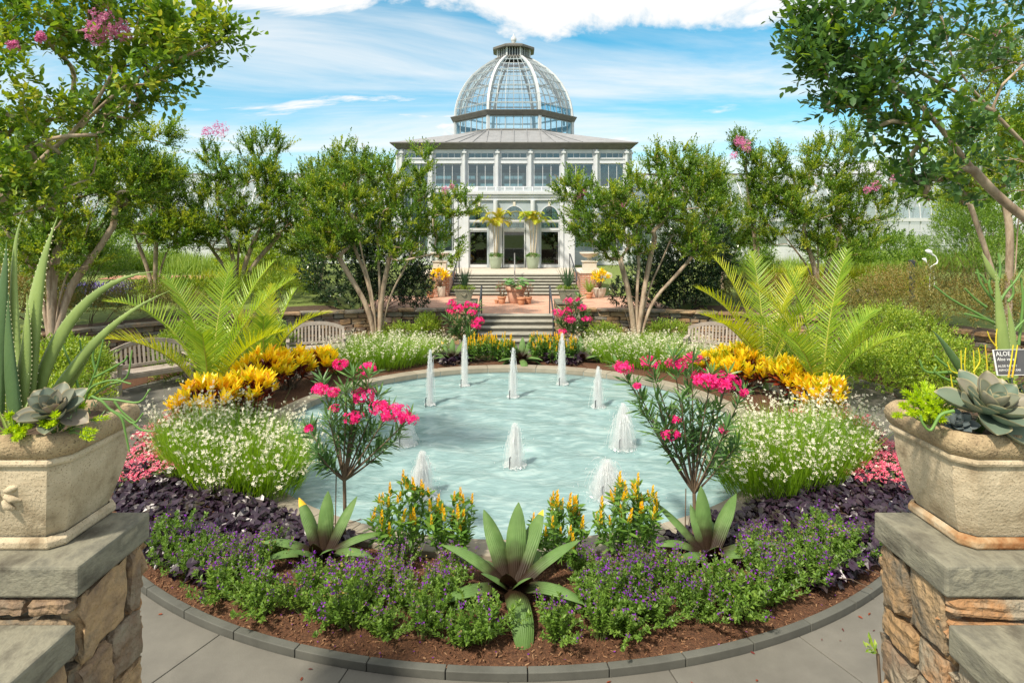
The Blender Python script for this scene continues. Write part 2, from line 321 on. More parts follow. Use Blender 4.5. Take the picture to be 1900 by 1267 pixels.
def ground():
    L = resample(WALL_L, 0.5)
    R = L*np.array([-1, 1])+np.array([2*X0, 0])
    near = np.array([(2.6, 1.9), (1.95, 1.7), (1.9, -0.6), (-1.9, -0.6), (-1.95, 1.7), (-2.6, 1.9)])
    far = np.array([(-1.2, 19.4), (-.4, 19.4), (.5, 19.4), (1.4, 19.4)])
    loop = np.concatenate([L[::-1], far, R, near])           # once round the sunken garden
    n = len(loop); nrm = np.roll(loop, -1, 0)-np.roll(loop, 1, 0); nrm = nz(np.stack([-nrm[:, 1], nrm[:, 0]], 1))
    cen = np.array([0.0, 10.0]); out = nz(loop-cen)
    flip = np.sign((nrm*out).sum(1)); flip[flip == 0] = 1
    rings = []; c = np.array([0., 10.25])
    rings.append(np.concatenate([c+nz(loop-c)*4.33, np.full((n, 1), -0.03)], 1)); rings.append(np.concatenate([c+(loop-c)*.93+nz(loop-c)*.3, np.full((n, 1), -0.03)], 1))
    rings.append(np.concatenate([loop, np.full((n, 1), -0.03)], 1))
    for d in (0.06, 0.7, 1.6, 2.6, 4, 6, 8, 10, 12.5, 15, 18, 22, 28, 40, 70, 150, 400, 1200):
        q = loop+out*d
        rings.append(np.concatenate([q, gz(q[:, 0], q[:, 1])[:, None]], 1))
    V = np.concatenate(rings); mb = MB(); F = []; mi = []
    for r in range(len(rings)-1):
        i = np.arange(n); j = (i+1) % n
        mb_f = np.stack([r*n+i, (r+1)*n+i, (r+1)*n+j, r*n+j], 1)
        F.append(mb_f); mi.append(np.full(n, 0 if r < 5 else 1))
    mb.v.append(V); mb.n = len(V)
    for f, m in zip(F, mi): mb.f.append((f, m))
    o = mb.build('ground', [m_soil, m_lawn], smooth=True)
    bm = bmesh.new(); bm.from_mesh(o.data); bmesh.ops.remove_doubles(bm, verts=bm.verts, dist=1e-4); bmesh.ops.recalc_face_normals(bm, faces=bm.faces); bm.to_mesh(o.data); bm.free()
    structure(o)
ground()

# unit stones, shared by every wall: irregular bevelled blocks
def unit_stones(n, seed, detail):
    rs = random.Random(seed); out = []
    for k in range(n):
        bm = bmesh.new(); bmesh.ops.create_cube(bm, size=1.0)
        for v in bm.verts: v.co += Vector((rs.uniform(-.10, .10), rs.uniform(-.05, .05), rs.uniform(-.11, .11)))
        if detail:
            bmesh.ops.subdivide_edges(bm, edges=bm.edges[:], cuts=4, use_grid_fill=True)
            ph = [rs.uniform(0, 9) for _ in range(6)]
            for v in bm.verts:
                c = v.co.copy(); m = max(abs(c.x), abs(c.y), abs(c.z))
                l = (abs(c.x)**7+abs(c.y)**7+abs(c.z)**7)**(1/7)
                v.co *= (0.5/max(l, 1e-3))*0.5+0.5
                v.co += Vector((math.sin(7*c.y+ph[0])+math.sin(11*c.z+ph[1]), math.sin(8*c.x+ph[2])+math.sin(13*c.z+ph[3]), math.sin(9*c.x+ph[4])+math.sin(10*c.y+ph[5])))*0.024+Vector((rs.uniform(-1, 1), rs.uniform(-1, 1), rs.uniform(-1, 1)))*0.03
        else:
            bmesh.ops.bevel(bm, geom=bm.edges[:], offset=0.07, segments=1, affect='EDGES')
            for v in bm.verts: v.co += Vector((rs.uniform(-1, 1), rs.uniform(-1, 1), rs.uniform(-1, 1)))*0.02
        me = bpy.data.meshes.new('stone'); bm.to_mesh(me); bm.free()
        me.materials.append(m_pierstone if detail else m_wallstone)
        for p in me.polygons: p.use_smooth = False
        out.append(me)
    return out
STONES = unit_stones(10, 3, False); BIGSTONES = unit_stones(10, 4, True)
def lay_face(parent, pt, length, z0, z1, hrange, lrange, depth, meshes, seed, name='stone', maxn=300, gap=0.012):
    """courses of stones over a face; pt(s) gives the point and the angle of the face at run s. Local to the parent."""
    rs = random.Random(seed); o0 = np.array(ORG[parent.name]); z = z0; cnt = 0
    while z < z1-0.02 and cnt < maxn:
        h = rs.uniform(*hrange)
        if z1-z-h < hrange[0]*0.6: h = z1-z
        s = -rs.uniform(0, 0.08) if length > 3 else 0
        while s < length-0.02 and cnt < maxn:
            l = rs.uniform(*lrange)*(0.75+0.5*h/hrange[1])
            if length-s-l < lrange[0]*0.5: l = length-s
            two = h > hrange[0]*1.55 and rs.random() < 0.35
            for zz, hh in ([(z, h*0.48), (z+h*0.5, h*0.5)] if two else [(z, h)]):
                (x, y), a = pt(s+l/2)
                dp = depth*rs.uniform(0.85, 1.3)
                p = np.array([x, y, zz+hh/2])-o0
                inst(rs.choice(meshes), name, p, (rs.uniform(-.05, .05), rs.uniform(-.05, .05), a+rs.uniform(-.05, .05)), (l-gap, dp, hh-gap), parent); cnt += 1
            s += l
        z += h
    return cnt
def garden_wall(sign, label):
    L = resample(WALL_L, 0.1)[:170]
    if sign > 0: L = L*np.array([-1, 1])+np.array([2*X0, 0])
    d = np.concatenate([[0], np.cumsum(np.linalg.norm(np.diff(L, axis=0), axis=1))])
    root = thing('stone_retaining_wall', label, 'wall', (*L[0], 0), 'curved stone retaining walls')
    t = nz(np.gradient(L, axis=0)); nin = np.stack([-t[:, 1], t[:, 0]], 1)*(1 if sign < 0 else -1)
    def pt(s):
        x = np.interp(s, d, L[:, 0]); y = np.interp(s, d, L[:, 1]); tx = np.interp(s, d, t[:, 0]); ty = np.interp(s, d, t[:, 1])
        return (x, y), math.atan2(ty, tx)
    mb = MB(); n = len(L); z0, z1 = -0.2, 0.82
    A = L+nin*0.03; B = L-nin*0.22
    V = np.concatenate([np.c_[A, np.full(n, z0)], np.c_[A, np.full(n, z1)], np.c_[B, np.full(n, z1)], np.c_[B, np.full(n, z0)]]); F = []
    for q in range(3):
        for k in range(n-1): F.append([q*n+k, q*n+k+1, (q+1)*n+k+1, (q+1)*n+k])
    F += [[0, n, 2*n, 3*n], [n-1, 4*n-1, 3*n-1, 2*n-1]]
    mb.add(V, F); mb.build('wall_core', m_mortar, root)
    lay_face(root, pt, 14.5, 0.0, 0.82, (0.085, 0.20), (0.20, 0.44), 0.2, STONES, 5+sign, maxn=296)
    rs = random.Random(8+sign); s = 0.0
    while s < 15.6:
        l = rs.uniform(.5, .95); (x, y), a = pt(s+l/2)
        o = inst(STONES[rs.randrange(10)], 'cap_stone', np.array([x, y, 0.86])-np.array(ORG[root.name]), (0, 0, a), (l-.008, .42, .085), root); s += l
garden_wall(-1, 'curved stacked stone retaining wall left of the steps')
garden_wall(1, 'curved stacked stone retaining wall right of the steps')

# ---- round path of big flagstones, kerb, bed, pool
def ring_pieces(pname, sname, rows, mat, kind, ground_mat=None, bevel=0.006):
    root = bpy.data.objects.new(pname, None); COL.objects.link(root); root.location = (PC[0], PC[1], 0); ORG[root.name] = (PC[0], PC[1], 0); structure(root)
    for r0, r1, z0, z1, n, gap, off in rows:
        da = 2*PI/n; g = gap/((r0+r1)/2)
        mb = MB(); sector(mb, PC, r0, r1, g/2, da-g/2, z0, z1, n=6)
        o = mb.build(sname, mat, root, bevel=bevel)
        o.rotation_euler = (0, 0, off)
        for k in range(1, n):
            q = inst(o, sname, (0, 0, 0), (0, 0, off+k*da), parent=root)
            if bevel:
                b = q.modifiers.new('bevel', 'BEVEL'); b.width = bevel; b.segments = 2; b.limit_method = 'ANGLE'; b.angle_limit = 0.6
    return root
ring_pieces('path', 'flagstone', [(5.872, 7.10, -.05, 0.0, 30, .009, .1), (7.109, 8.6, -.05, 0.002, 34, .009, .17)], m_flag, 'structure')
ring_pieces('kerb', 'kerb_stone', [(5.79, 5.865, -.06, .058, 60, .008, .02)], m_blue, 'structure', bevel=0.006)
ring_pieces('pool_coping', 'coping_stone', [(4.02, 4.34, -.02, .10, 44, .008, .0)], m_coping, 'structure', bevel=0.012)
mb = MB(); sector(mb, PC, 8.602, 9.3, 0, 2*PI*.9999, -.3, .012, n=90)
structure(mb.build('outer_bed', m_mulch))
def bedz(r): return 0.035+0.075*np.sin(np.clip((r-4.34)/(5.79-4.34), 0, 1)*PI)
def bed():
    rr = np.linspace(4.33, 5.792, 10); aa = np.linspace(0, 2*PI, 181)[:-1]
    R, A = np.meshgrid(rr, aa, indexing='ij'); Z = bedz(R)+RNG.uniform(-.012, .012, R.shape)
    V = np.stack([PC[0]+R*np.cos(A), PC[1]+R*np.sin(A), Z], -1).reshape(-1, 3); F = []
    m = len(aa)
    for i in range(len(rr)-1):
        for k in range(m): F.append([i*m+k, i*m+(k+1) % m, (i+1)*m+(k+1) % m, (i+1)*m+k][::-1])
    mb = MB(); mb.add(V, F); structure(mb.build('flower_bed', m_mulch, smooth=True))
    n = 15000; a = RNG.uniform(-PI*1.02, PI*.02, n); a[:11000] = RNG.uniform(-PI*.86, -PI*.14, 11000); r = RNG.uniform(4.36, 5.785, n)
    pos = np.stack([PC[0]+r*np.cos(a), PC[1]+r*np.sin(a), bedz(r)+RNG.uniform(0.0, .012, n)], -1)
    d = rdir(n); d[:, 2] *= .25
    up = np.array([0, 0, 1.0])+RNG.normal(size=(n, 3))*.25
    mb = MB(); T = (np.array([[0, -.5, 0], [1, -.4, 0], [1, .4, 0], [0, .5, 0], [.1, -.4, .5], [.9, -.3, .5], [.9, .3, .5], [.1, .4, .5]]), np.array([[4, 5, 6, 7], [0, 1, 5, 4], [1, 2, 6, 5], [2, 3, 7, 6], [3, 0, 4, 7]]))
    place(mb, T, pos, d, up, RNG.uniform(.012, .04, n), RNG.uniform(.005, .013, n))
    o = mb.build('bark_mulch', m_chip, kind='stuff'); tag(o, 'reddish brown bark mulch strewn over the flower bed', 'mulch')
bed()
def make_water_mat():
    m, nt, N, L = new_mat('pool water')
    out = N.new('ShaderNodeOutputMaterial'); b = N.new('ShaderNodeBsdfPrincipled'); L.new(b.outputs[0], out.inputs[0])
    g = N.new('ShaderNodeNewGeometry'); mp = N.new('ShaderNodeMapping'); mp.inputs['Scale'].default_value = (.55, 1.3, 1); L.new(g.outputs['Position'], mp.inputs[0])
    n = N.new('ShaderNodeTexNoise'); n.inputs['Scale'].default_value = 3.6; n.inputs['Detail'].default_value = 9; n.inputs['Distortion'].default_value = 1.4; L.new(mp.outputs[0], n.inputs['Vector'])
    r = N.new('ShaderNodeValToRGB'); set_ramp(r, [(.30, .16, .265, .27), (.5, .22, .34, .345), (.72, .34, .455, .45)]); L.new(n.outputs['Fac'], r.inputs[0]); L.new(r.outputs[0], b.inputs['Base Color'])
    b.inputs['Roughness'].default_value = 0.16; b.inputs['IOR'].default_value = 1.33
    n2 = N.new('ShaderNodeTexNoise'); n2.inputs['Scale'].default_value = 11; n2.inputs['Detail'].default_value = 5; n2.inputs['Distortion'].default_value = 1.0; L.new(mp.outputs[0], n2.inputs['Vector'])
    bp = N.new('ShaderNodeBump'); bp.inputs['Strength'].default_value = .5; bp.inputs['Distance'].default_value = .035; L.new(n2.outputs['Fac'], bp.inputs['Height']); L.new(bp.outputs[0], b.inputs['Normal'])
    return m
m_water = make_water_mat()
JETS = [(798, 752, 648), (862, 717, 621), (952, 738, 645), (1043, 714, 618), (1110, 757, 680), (1156, 832, 748), (955, 866, 785), (783, 924, 836), (1126, 922, 852), (752, 826, 768)]
WZ = -0.045
JP = []
for px, pb, ptop in JETS:
    Y = 1100*(CAMZ-WZ)/(pb-435); JP.append(((px-950)*Y/1100, Y, (pb-ptop)*Y/1100))
def pool():
    mb = MB(); lathe(mb, [(0.01, -.5), (4.03, -.5), (4.03, .07)], (PC[0], PC[1], 0), seg=96)
    structure(mb.build('pool_basin', M('pool plaster', [(.20, .27, .27), (.28, .35, .34)], scale=3, bump=.1), smooth=False))
    nr, na = 90, 260
    r = np.linspace(0, 4.035, nr); a = np.linspace(0, 2*PI, na, endpoint=False); R, A = np.meshgrid(r, a, indexing='ij')
    X = PC[0]+R*np.cos(A); Y = PC[1]+R*np.sin(A); Z = np.full_like(X, WZ)
    for k in range(14):
        th = RNG.uniform(0, 2*PI); w = RNG.uniform(3, 13); Z += .0042*np.sin(w*(X*np.cos(th)*.6+Y*np.sin(th))+RNG.uniform(0, 6)+.8*np.sin(1.3*X+k))
    for (jx, jy, jh) in JP:
        d = np.hypot(X-jx, Y-jy); Z += .014*np.cos(d*24)*np.exp(-d*2.6)+.012*np.exp(-(d/.16)**2)
    F = []
    i = np.arange(nr-1)[:, None]*na; j = np.arange(na)[None]; j2 = (j+1) % na
    mb = MB(); mb.add(np.stack([X, Y, Z], -1).reshape(-1, 3), np.stack([i+j, i+na+j, i+na+j2, i+j2], -1).reshape(-1, 4))
    structure(mb.build('water', m_water, smooth=True))
    # wide landing stones in the coping at the pool's two sides
    for s in (-1, 1):
        mb = MB(); box(mb, s*4.22-.36, s*4.22+.36, 10.1, 10.72, .0, .112)
        o = mb.build('coping_pad', m_coping, org=(s*4.22, 10.4, 0), bevel=.012)
        tag(o, 'pale rectangular stone pad in the pool edge beside the %s crotons' % ('left' if s < 0 else 'right'), 'stone slab', 'pads in the pool edge')
pool()

# ---- stairs at the camera between the piers
def near_stairs():
    root = bpy.data.objects.new('near_steps', None); COL.objects.link(root); ORG[root.name] = (0, 0, 0); structure(root)
    for k in range(11):
        y = 4.1-.34*k; mb = MB(); box(mb, -1.80, 1.80, y-.36, y, -.1, .152*(k+1)); mb.build('step', m_step, root, bevel=.01)
    mb = MB(); box(mb, -1.85, 1.85, -3, .34, .5, 1.70); mb.build('landing', m_step, root)
near_stairs()
def pier(s):
    side = 'left' if s < 0 else 'right'
    root = thing('stone_pier', 'fieldstone pier with bluestone cap in the %s foreground' % side, 'stone pier', (s*2.4, 2.76, 0), 'foreground stone piers')
    xi, xo, y0, y1 = 1.875, 2.95, 2.545, 2.99
    mb = MB(); a, b = sorted((s*(xi+.03), s*xo)); box(mb, a, b, y0+.03, y1-.03, -.1, 1.76); mb.build('pier_core', m_mortar, root)
    # inner side, front, back faces
    lay_face(root, lambda t: ((s*(xi+.035), y0+t), PI/2), y1-y0, 0.35, 1.755, (.16, .30), (.15, .27), .10, BIGSTONES, 21 if s < 0 else 33, gap=.022)
    lay_face(root, lambda t: ((s*(xi+t), y0+.02), 0), xo-xi, 0.35, 1.755, (.10, .24), (.16, .34), .10, BIGSTONES, 24 if s < 0 else 36, gap=.022)
    lay_face(root, lambda t: ((s*(xi+t), y1-.02), 0), xo-xi, 0.35, 1.755, (.12, .26), (.18, .36), .10, BIGSTONES, 27 if s < 0 else 39, gap=.012)
    mb = MB(); a, b = sorted((s*1.842, s*3.0)); box(mb, a, b, 2.515, 3.02, 1.757, 1.89)
    mb.build('cap', m_cap, root, bevel=.012)
    r2 = thing('stone_cheek_wall', 'low stone stair wall with bluestone cap at the bottom %s corner' % side, 'wall', (s*2.4, 1.8, 0), 'stair walls')
    mb = MB(); a, b = sorted((s*(xi+.04), s*xo)); box(mb, a, b, -.5, 2.50, -.1, 1.52); mb.build('wall_core', m_mortar, r2)
    lay_face(r2, lambda t: ((s*(xi+.045), .9+t), PI/2), 1.6, 0.6, 1.52, (.16, .28), (.18, .34), .10, BIGSTONES, 41 if s < 0 else 43, gap=.012)
    mb = MB(); a, b = sorted((s*1.842, s*3.0)); box(mb, a, b, -.5, 2.508, 1.525, 1.655); mb.build('cap', m_cap, r2, bevel=.012)
pier(-1); pier(1)

# ---- lower steps, pillars, brick terrace, upper steps
def flight(name, y0, n, tread, rise, z0, half, nose):
    root = bpy.data.objects.new(name, None); COL.objects.link(root); root.location = (X0, y0, z0); ORG[root.name] = (X0, y0, z0); structure(root)
    for k in range(n):
        y = y0+tread*k
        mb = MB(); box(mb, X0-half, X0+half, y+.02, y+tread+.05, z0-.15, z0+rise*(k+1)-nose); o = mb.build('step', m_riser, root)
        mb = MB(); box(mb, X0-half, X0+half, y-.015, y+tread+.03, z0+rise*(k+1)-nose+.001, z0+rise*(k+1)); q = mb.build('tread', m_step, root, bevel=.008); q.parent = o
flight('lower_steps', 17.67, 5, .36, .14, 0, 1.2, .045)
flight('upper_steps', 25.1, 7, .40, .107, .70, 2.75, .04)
def make_brick(name, c1, c2, mortar, scale, plane='xy', rot=0):
    m, nt, N, L = new_mat(name)
    out = N.new('ShaderNodeOutputMaterial'); b = N.new('ShaderNodeBsdfPrincipled'); L.new(b.outputs[0], out.inputs[0]); b.inputs['Roughness'].default_value = .85
    g = N.new('ShaderNodeNewGeometry'); vec = g.outputs['Position']
    if plane == 'xz':
        s = N.new('ShaderNodeSeparateXYZ'); L.new(vec, s.inputs[0]); c = N.new('ShaderNodeCombineXYZ')
        ad = N.new('ShaderNodeMath'); ad.operation = 'ADD'; L.new(s.outputs[0], ad.inputs[0]); L.new(s.outputs[1], ad.inputs[1]); L.new(ad.outputs[0], c.inputs[0]); L.new(s.outputs[2], c.inputs[1]); vec = c.outputs[0]
    bt = N.new('ShaderNodeTexBrick'); L.new(vec, bt.inputs['Vector']); bt.inputs['Scale'].default_value = scale
    bt.inputs['Color1'].default_value = (*c1, 1); bt.inputs['Color2'].default_value = (*c2, 1); bt.inputs['Mortar'].default_value = (*mortar, 1)
    bt.inputs['Mortar Size'].default_value = .012; bt.inputs['Brick Width'].default_value = .22; bt.inputs['Row Height'].default_value = .075 if plane == 'xz' else .11
    n = N.new('ShaderNodeTexNoise'); n.inputs['Scale'].default_value = 1.6; n.inputs['Detail'].default_value = 8; L.new(g.outputs['Position'], n.inputs['Vector'])
    mx = N.new('ShaderNodeMix'); mx.data_type = 'RGBA'; mx.blend_type = 'OVERLAY'; mx.inputs['Factor'].default_value = .45; L.new(bt.outputs['Color'], mx.inputs['A']); L.new(n.outputs['Fac'], mx.inputs['B'])
    L.new(mx.outputs['Result'], b.inputs['Base Color'])
    bp = N.new('ShaderNodeBump'); bp.inputs['Strength'].default_value = .5; bp.inputs['Distance'].default_value = .008; bp.invert = True; L.new(bt.outputs['Fac'], bp.inputs['Height']); L.new(bp.outputs[0], b.inputs['Normal'])
    return m
m_brickpave = make_brick('brick paving', (.46, .235, .155), (.58, .33, .23), (.42, .31, .24), 1.0)
m_brickwall = make_brick('brick wall', (.34, .125, .075), (.46, .19, .115), (.48, .42, .35), 1.0, 'xz')
def terrace():
    mb = MB(); box(mb, X0-5.5, X0+5.5, 19.62, 25.118, .3, .70); box(mb, X0-1.24, X0+1.24, 19.50, 19.622, .3, .699)
    structure(mb.build('brick_terrace', m_brickpave))
    mb = MB(); box(mb, X0-4.6, X0+4.6, 27.92, 33.2, .9, 1.449); structure(mb.build('upper_landing', m_concrete))
terrace()
def pillar(s):
    side = 'left' if s < 0 else 'right'
    root = thing('stone_pillar', 'square stone pillar with flat cap at the %s of the lower steps' % side, 'stone pillar', (X0+s*1.58, 18.4, 0), 'pillars flanking the lower steps')
    xi, xo, y0, y1 = X0+s*1.25, X0+s*1.93, 17.75, 19.3
    a, b = sorted((xi+s*.05, xo-s*.05)); mb = MB(); box(mb, a, b, y0+.05, y1, -.1, 1.2); mb.build('pillar_core', m_mortar, root)
    lay_face(root, lambda t: ((min(xi, xo)+t, y0+.06), 0), .68, 0, 1.2, (.10, .22), (.16, .34), .14, STONES, 51+s)
    lay_face(root, lambda t: ((xi+s*.06, y0+t), PI/2), y1-y0, 0, 1.2, (.10, .22), (.2, .4), .14, STONES, 55+s)
    mb = MB(); a, b = sorted((X0+s*1.19, X0+s*2.0)); box(mb, a, b, 17.69, 18.62, 1.205, 1.29); mb.build('cap', m_cap, root, bevel=.012)
    r = thing('handrail', 'dark metal handrail on the %s of the lower steps' % side, 'handrail', (X0+s*1.13, 18.5, 0), 'lower step handrails')
    x = X0+s*1.12; mb = MB()
    tube(mb, [(x, 19.75, 1.55), (x, 19.45, 1.60), (x, 17.95, .98), (x, 17.72, .92), (x, 17.68, .80)], .027, 8); mb.build('rail', m_rail, r, smooth=True)
    for yy, zt, zb in ((19.5, 1.59, .70), (17.85, .94, .14)):
        mb = MB(); tube(mb, [(x, yy, zb), (x, yy, zt)], .022, 8); mb.build('post', m_rail, r, smooth=True)
    # brick pier with white urn by the upper steps
    bp = thing('brick_pier', 'red brick pier with pale coping on the %s of the upper steps' % side, 'brick pier', (X0+s*3.2, 25.6, .7), 'brick piers by the upper steps')
    a, b = sorted((X0+s*2.78, X0+s*3.62)); mb = MB(); box(mb, a, b, 25.05, 27.9, .6, 1.64); mb.build('brickwork', m_brickwall, bp)
    a, b = sorted((X0+s*2.74, X0+s*3.66)); mb = MB(); box(mb, a, b, 25.01, 27.9, 1.642, 1.70); mb.build('coping', m_cream, bp, bevel=.01)
    u = thing('garden_urn', 'white stone urn on a pedestal upon the %s brick pier' % side, 'urn', (X0+s*3.2, 25.45, 1.70), 'white urns on brick piers')
    c = (X0+s*3.2, 25.45, 0)
    mb = MB(); box(mb, c[0]-.36, c[0]+.36, 25.12, 25.78, 1.702, 1.76); box(mb, c[0]-.28, c[0]+.28, 25.17, 25.73, 1.761, 2.12); box(mb, c[0]-.33, c[0]+.33, 25.13, 25.77, 2.121, 2.17); mb.build('pedestal', m_cream, u, bevel=.012)
    mb = MB(); lathe(mb, [(.0, 2.171), (.17, 2.171), (.16, 2.20), (.08, 2.24), (.08, 2.28), (.26, 2.34), (.38, 2.44), (.42, 2.50), (.42, 2.53), (.36, 2.52), (.0, 2.46)], c, seg=28); mb.build('bowl', m_cream, u, smooth=True)
    h = thing('handrail', 'dark metal handrail on the %s of the upper steps' % side, 'handrail', (X0+s*2.6, 26, .7), 'upper step handrails')
    x = X0+s*2.62; mb = MB(); tube(mb, [(x, 25.0, 1.35), (x, 25.2, 1.62), (x, 27.9, 2.36), (x, 28.3, 2.36)], .028, 8); mb.build('rail', m_rail, h, smooth=True)
    for yy, zt, zb in ((25.3, 1.64, .8), (26.6, 2.0, 1.1), (28.2, 2.36, 1.45)):
        mb = MB(); tube(mb, [(x, yy, zb), (x, yy, zt)], .02, 8); mb.build('post', m_rail, h, smooth=True)
pillar(-1); pillar(1)
h = thing('handrail', 'grey metal handrail down the middle of the upper steps', 'handrail', (X0, 26.5, 1))
mb = MB(); tube(mb, [(X0, 25.9, 1.7), (X0, 26.0, 1.86), (X0, 27.9, 2.40), (X0, 28.0, 2.32)], .028, 8); mb.build('rail', m_steel, h, smooth=True)
for yy, zt, zb in ((26.1, 1.88, 1.0), (27.85, 2.38, 1.45)):
    mb = MB(); tube(mb, [(X0, yy, zb), (X0, yy, zt)], .024, 8); mb.build('post', m_steel, h, smooth=True)
# ------------------------------------------------------------------ the conservatory
BX, FZ = X0, 1.45
cons = thing('conservatory', 'white glass conservatory with grey roof and octagonal glass dome', 'conservatory', (BX, 36, FZ))
def pbuild(mb, name, mat, parent=cons, **k): return mb.build(name, mat, parent, **k)
_wc = {}
def window(w, h, nv, nh, fr=.045, bw=.03, name='window', panes=True, mat=None, glass=None):
    """a window centred on x=0 with its sill at z=0, front at y=0; returns (frame mesh, pane mesh, pane spots)"""
    key = (round(w, 3), round(h, 3), nv, nh)
    if key in _wc: return _wc[key]
    mb = MB()
    box(mb, -w/2, -w/2+fr, -.03, .05, 0, h); box(mb, w/2-fr, w/2, -.03, .05, 0, h)
    box(mb, -w/2+fr+.001, w/2-fr-.001, -.028, .048, 0, fr); box(mb, -w/2+fr+.001, w/2-fr-.001, -.028, .048, h-fr, h)
    iw = w-2*fr; ih = h-2*fr
    for k in range(1, nv): x = -iw/2+iw*k/nv; box(mb, x-bw/2, x+bw/2, -.02, .04, fr+.001, h-fr-.001)
    for k in range(1, nh):
        z = fr+ih*k/nh
        for q in range(nv): a = -iw/2+iw*q/nv+bw/2+.001; b = -iw/2+iw*(q+1)/nv-bw/2-.001; box(mb, a, b, -.018, .038, z-bw/2, z+bw/2)
    o = mb.build('window', mat or m_white); me = o.data; bpy.data.objects.remove(o)
    pw, ph = iw/nv, ih/nh
    mb = MB(); mb.add([[-pw/2, .01, 0], [pw/2, .01, 0], [pw/2, .01, ph], [-pw/2, .01, ph]], [[0, 1, 2, 3]])
    o = mb.build('pane', glass or m_glass); pm = o.data; bpy.data.objects.remove(o)
    spots = [(-iw/2+pw*(i+.5), 0, fr+ph*j) for i in range(nv) for j in range(nh)]
    _wc[key] = (me, pm, spots); return _wc[key]
def put_window(parent, loc, rz, *a, **k):
    me, pm, spots = window(*a, **k)
    w = inst(me, 'window', np.array(loc)-np.array(ORG[parent.name]), (0, 0, rz), (1, 1, 1), parent)
    for s in spots: inst(pm, 'pane', s, parent=w)
    return w
HW = 7.0; PITCH = 2*HW/7
def facade(c, rz, front):
    """one side of the main block; c is the middle of its foot, rz its turn"""
    R = np.array([[math.cos(rz), -math.sin(rz)], [math.sin(rz), math.cos(rz)]])
    def W(x, y, z): q = R@np.array([x, y]); return (c[0]+q[0], c[1]+q[1], z)
    def wbox(mb, x0, x1, y0, y1, z0, z1):
        mb.add([W(x0, y0, z0), W(x1, y0, z0), W(x1, y1, z0), W(x0, y1, z0), W(x0, y0, z1), W(x1, y0, z1), W(x1, y1, z1), W(x0, y1, z1)], BOXF)
    for k in range(8):
        x = -HW+PITCH*k
        if k == 7 or k == 0: x = np.clip(x, -HW+.19, HW-.19)
        mb = MB(); wbox(mb, x-.19, x+.19, -.02, .16, FZ, 8.46); pbuild(mb, 'pilaster', m_white)
        mb = MB(); tube(mb, [W(x, -.13, FZ), W(x, -.13, 8.44)], .085, 10); pbuild(mb, 'column', m_white, smooth=True)
        mb = MB(); wbox(mb, x-.13, x+.13, -.26, -.03, 8.2, 8.3); pbuild(mb, 'column_head', m_white)
    for k in range(7):
        x = -HW+PITCH*(k+.5); a, b = x-PITCH/2+.2, x+PITCH/2-.2
        mb = MB()
        for z0, z1, y in ((8.27, 8.46, .03), (7.62, 7.88, .0), (5.85, 6.14, .0), (FZ, 2.25, .02)):
            wbox(mb, a, b, y, .15, z0, z1)
        for z0, z1 in ((7.60, 7.645), (7.865, 7.91), (6.11, 6.17)): wbox(mb, a, b, -.06, -.001, z0, z1)
        pbuild(mb, 'spandrel', m_white)
        for z0, z1, nv, nh in ((7.915, 8.265, 4, 1), (6.175, 7.60, 3, 1), (2.26, 5.845, 3, 3)):
            put_window(cons, W(x, .06, z0), rz, b-a-.004, z1-z0, nv, nh)
CY = 36+HW
facade((BX, 36), 0, True); facade((BX, 36+2*HW), PI, False); facade((BX-HW, CY), -PI/2, False); facade((BX+HW, CY), PI/2, False)
# main roof: flared gutter and hipped skirt up to the drum
OCT = [PI/8+k*PI/4 for k in range(8)]
def octo(rf, z): r = rf/math.cos(PI/8); return np.array([[BX+r*math.cos(a), CY+r*math.sin(a), z] for a in OCT])
def main_roof():
    mb = MB()
    def sq(h, z): return np.array([[BX-h, CY-h, z], [BX+h, CY-h, z], [BX+h, CY+h, z], [BX-h, CY+h, z]])
    prof = [(6.9, 8.465), (7.12, 8.47), (7.42, 8.76), (7.46, 8.76), (7.46, 8.83), (7.36, 8.84)]
    V = np.concatenate([sq(*p) for p in prof]); F = [[r*4+i, r*4+(i+1) % 4, r*4+4+(i+1) % 4, r*4+4+i] for r in range(len(prof)-1) for i in range(4)]
    mb.add(V, F); pbuild(mb, 'gutter', m_darkmetal)
    mb = MB(); B = sq(7.36, 8.842); O = octo(4.20, 10.10)
    V = np.concatenate([B, O]); F = []
    # corner order of OCT: 22.5.. degrees; square corner 2 (+,+) next to oct 0,1 etc.
    m = {2: (0, 1), 3: (2, 3), 0: (4, 5), 1: (6, 7)}
    for s in range(4):
        a, b = m[s]; F.append([s, 4+b, 4+a])
        n = (s+1) % 4; F.append([s, n, 4+m[n][0], 4+b])
    mb.add(V, F); o = pbuild(mb, 'roof', m_zinc)
    mb = MB()
    for f in range(4):                                   # standing seams
        for t in np.linspace(-.92, .92, 17):
            an = f*PI/2; 
            e = np.array([t*7.2, -7.36]); i_ = np.array([np.clip(t*7.2, -1.8, 1.8) if abs(t*7.2) > 1.8 else t*7.2, -4.36])
            ca, sa = math.cos(an), math.sin(an); Rm = np.array([[ca, -sa], [sa, ca]])
            if abs(t*7.2) > 4.3: continue
            p = Rm@e; q = Rm@i_
            bar(mb, (BX+p[0], CY+p[1], 8.86), (BX+q[0], CY+q[1], 10.115), .03, .03)
    s_ = mb.build('roof_seams', m_zinc, cons); s_.parent = o
    mb = MB(); box(mb, BX-6.95, BX+6.95, 36.05, 49.95, 1.2, FZ-.002); pbuild(mb, 'floor', m_concrete)
main_roof()
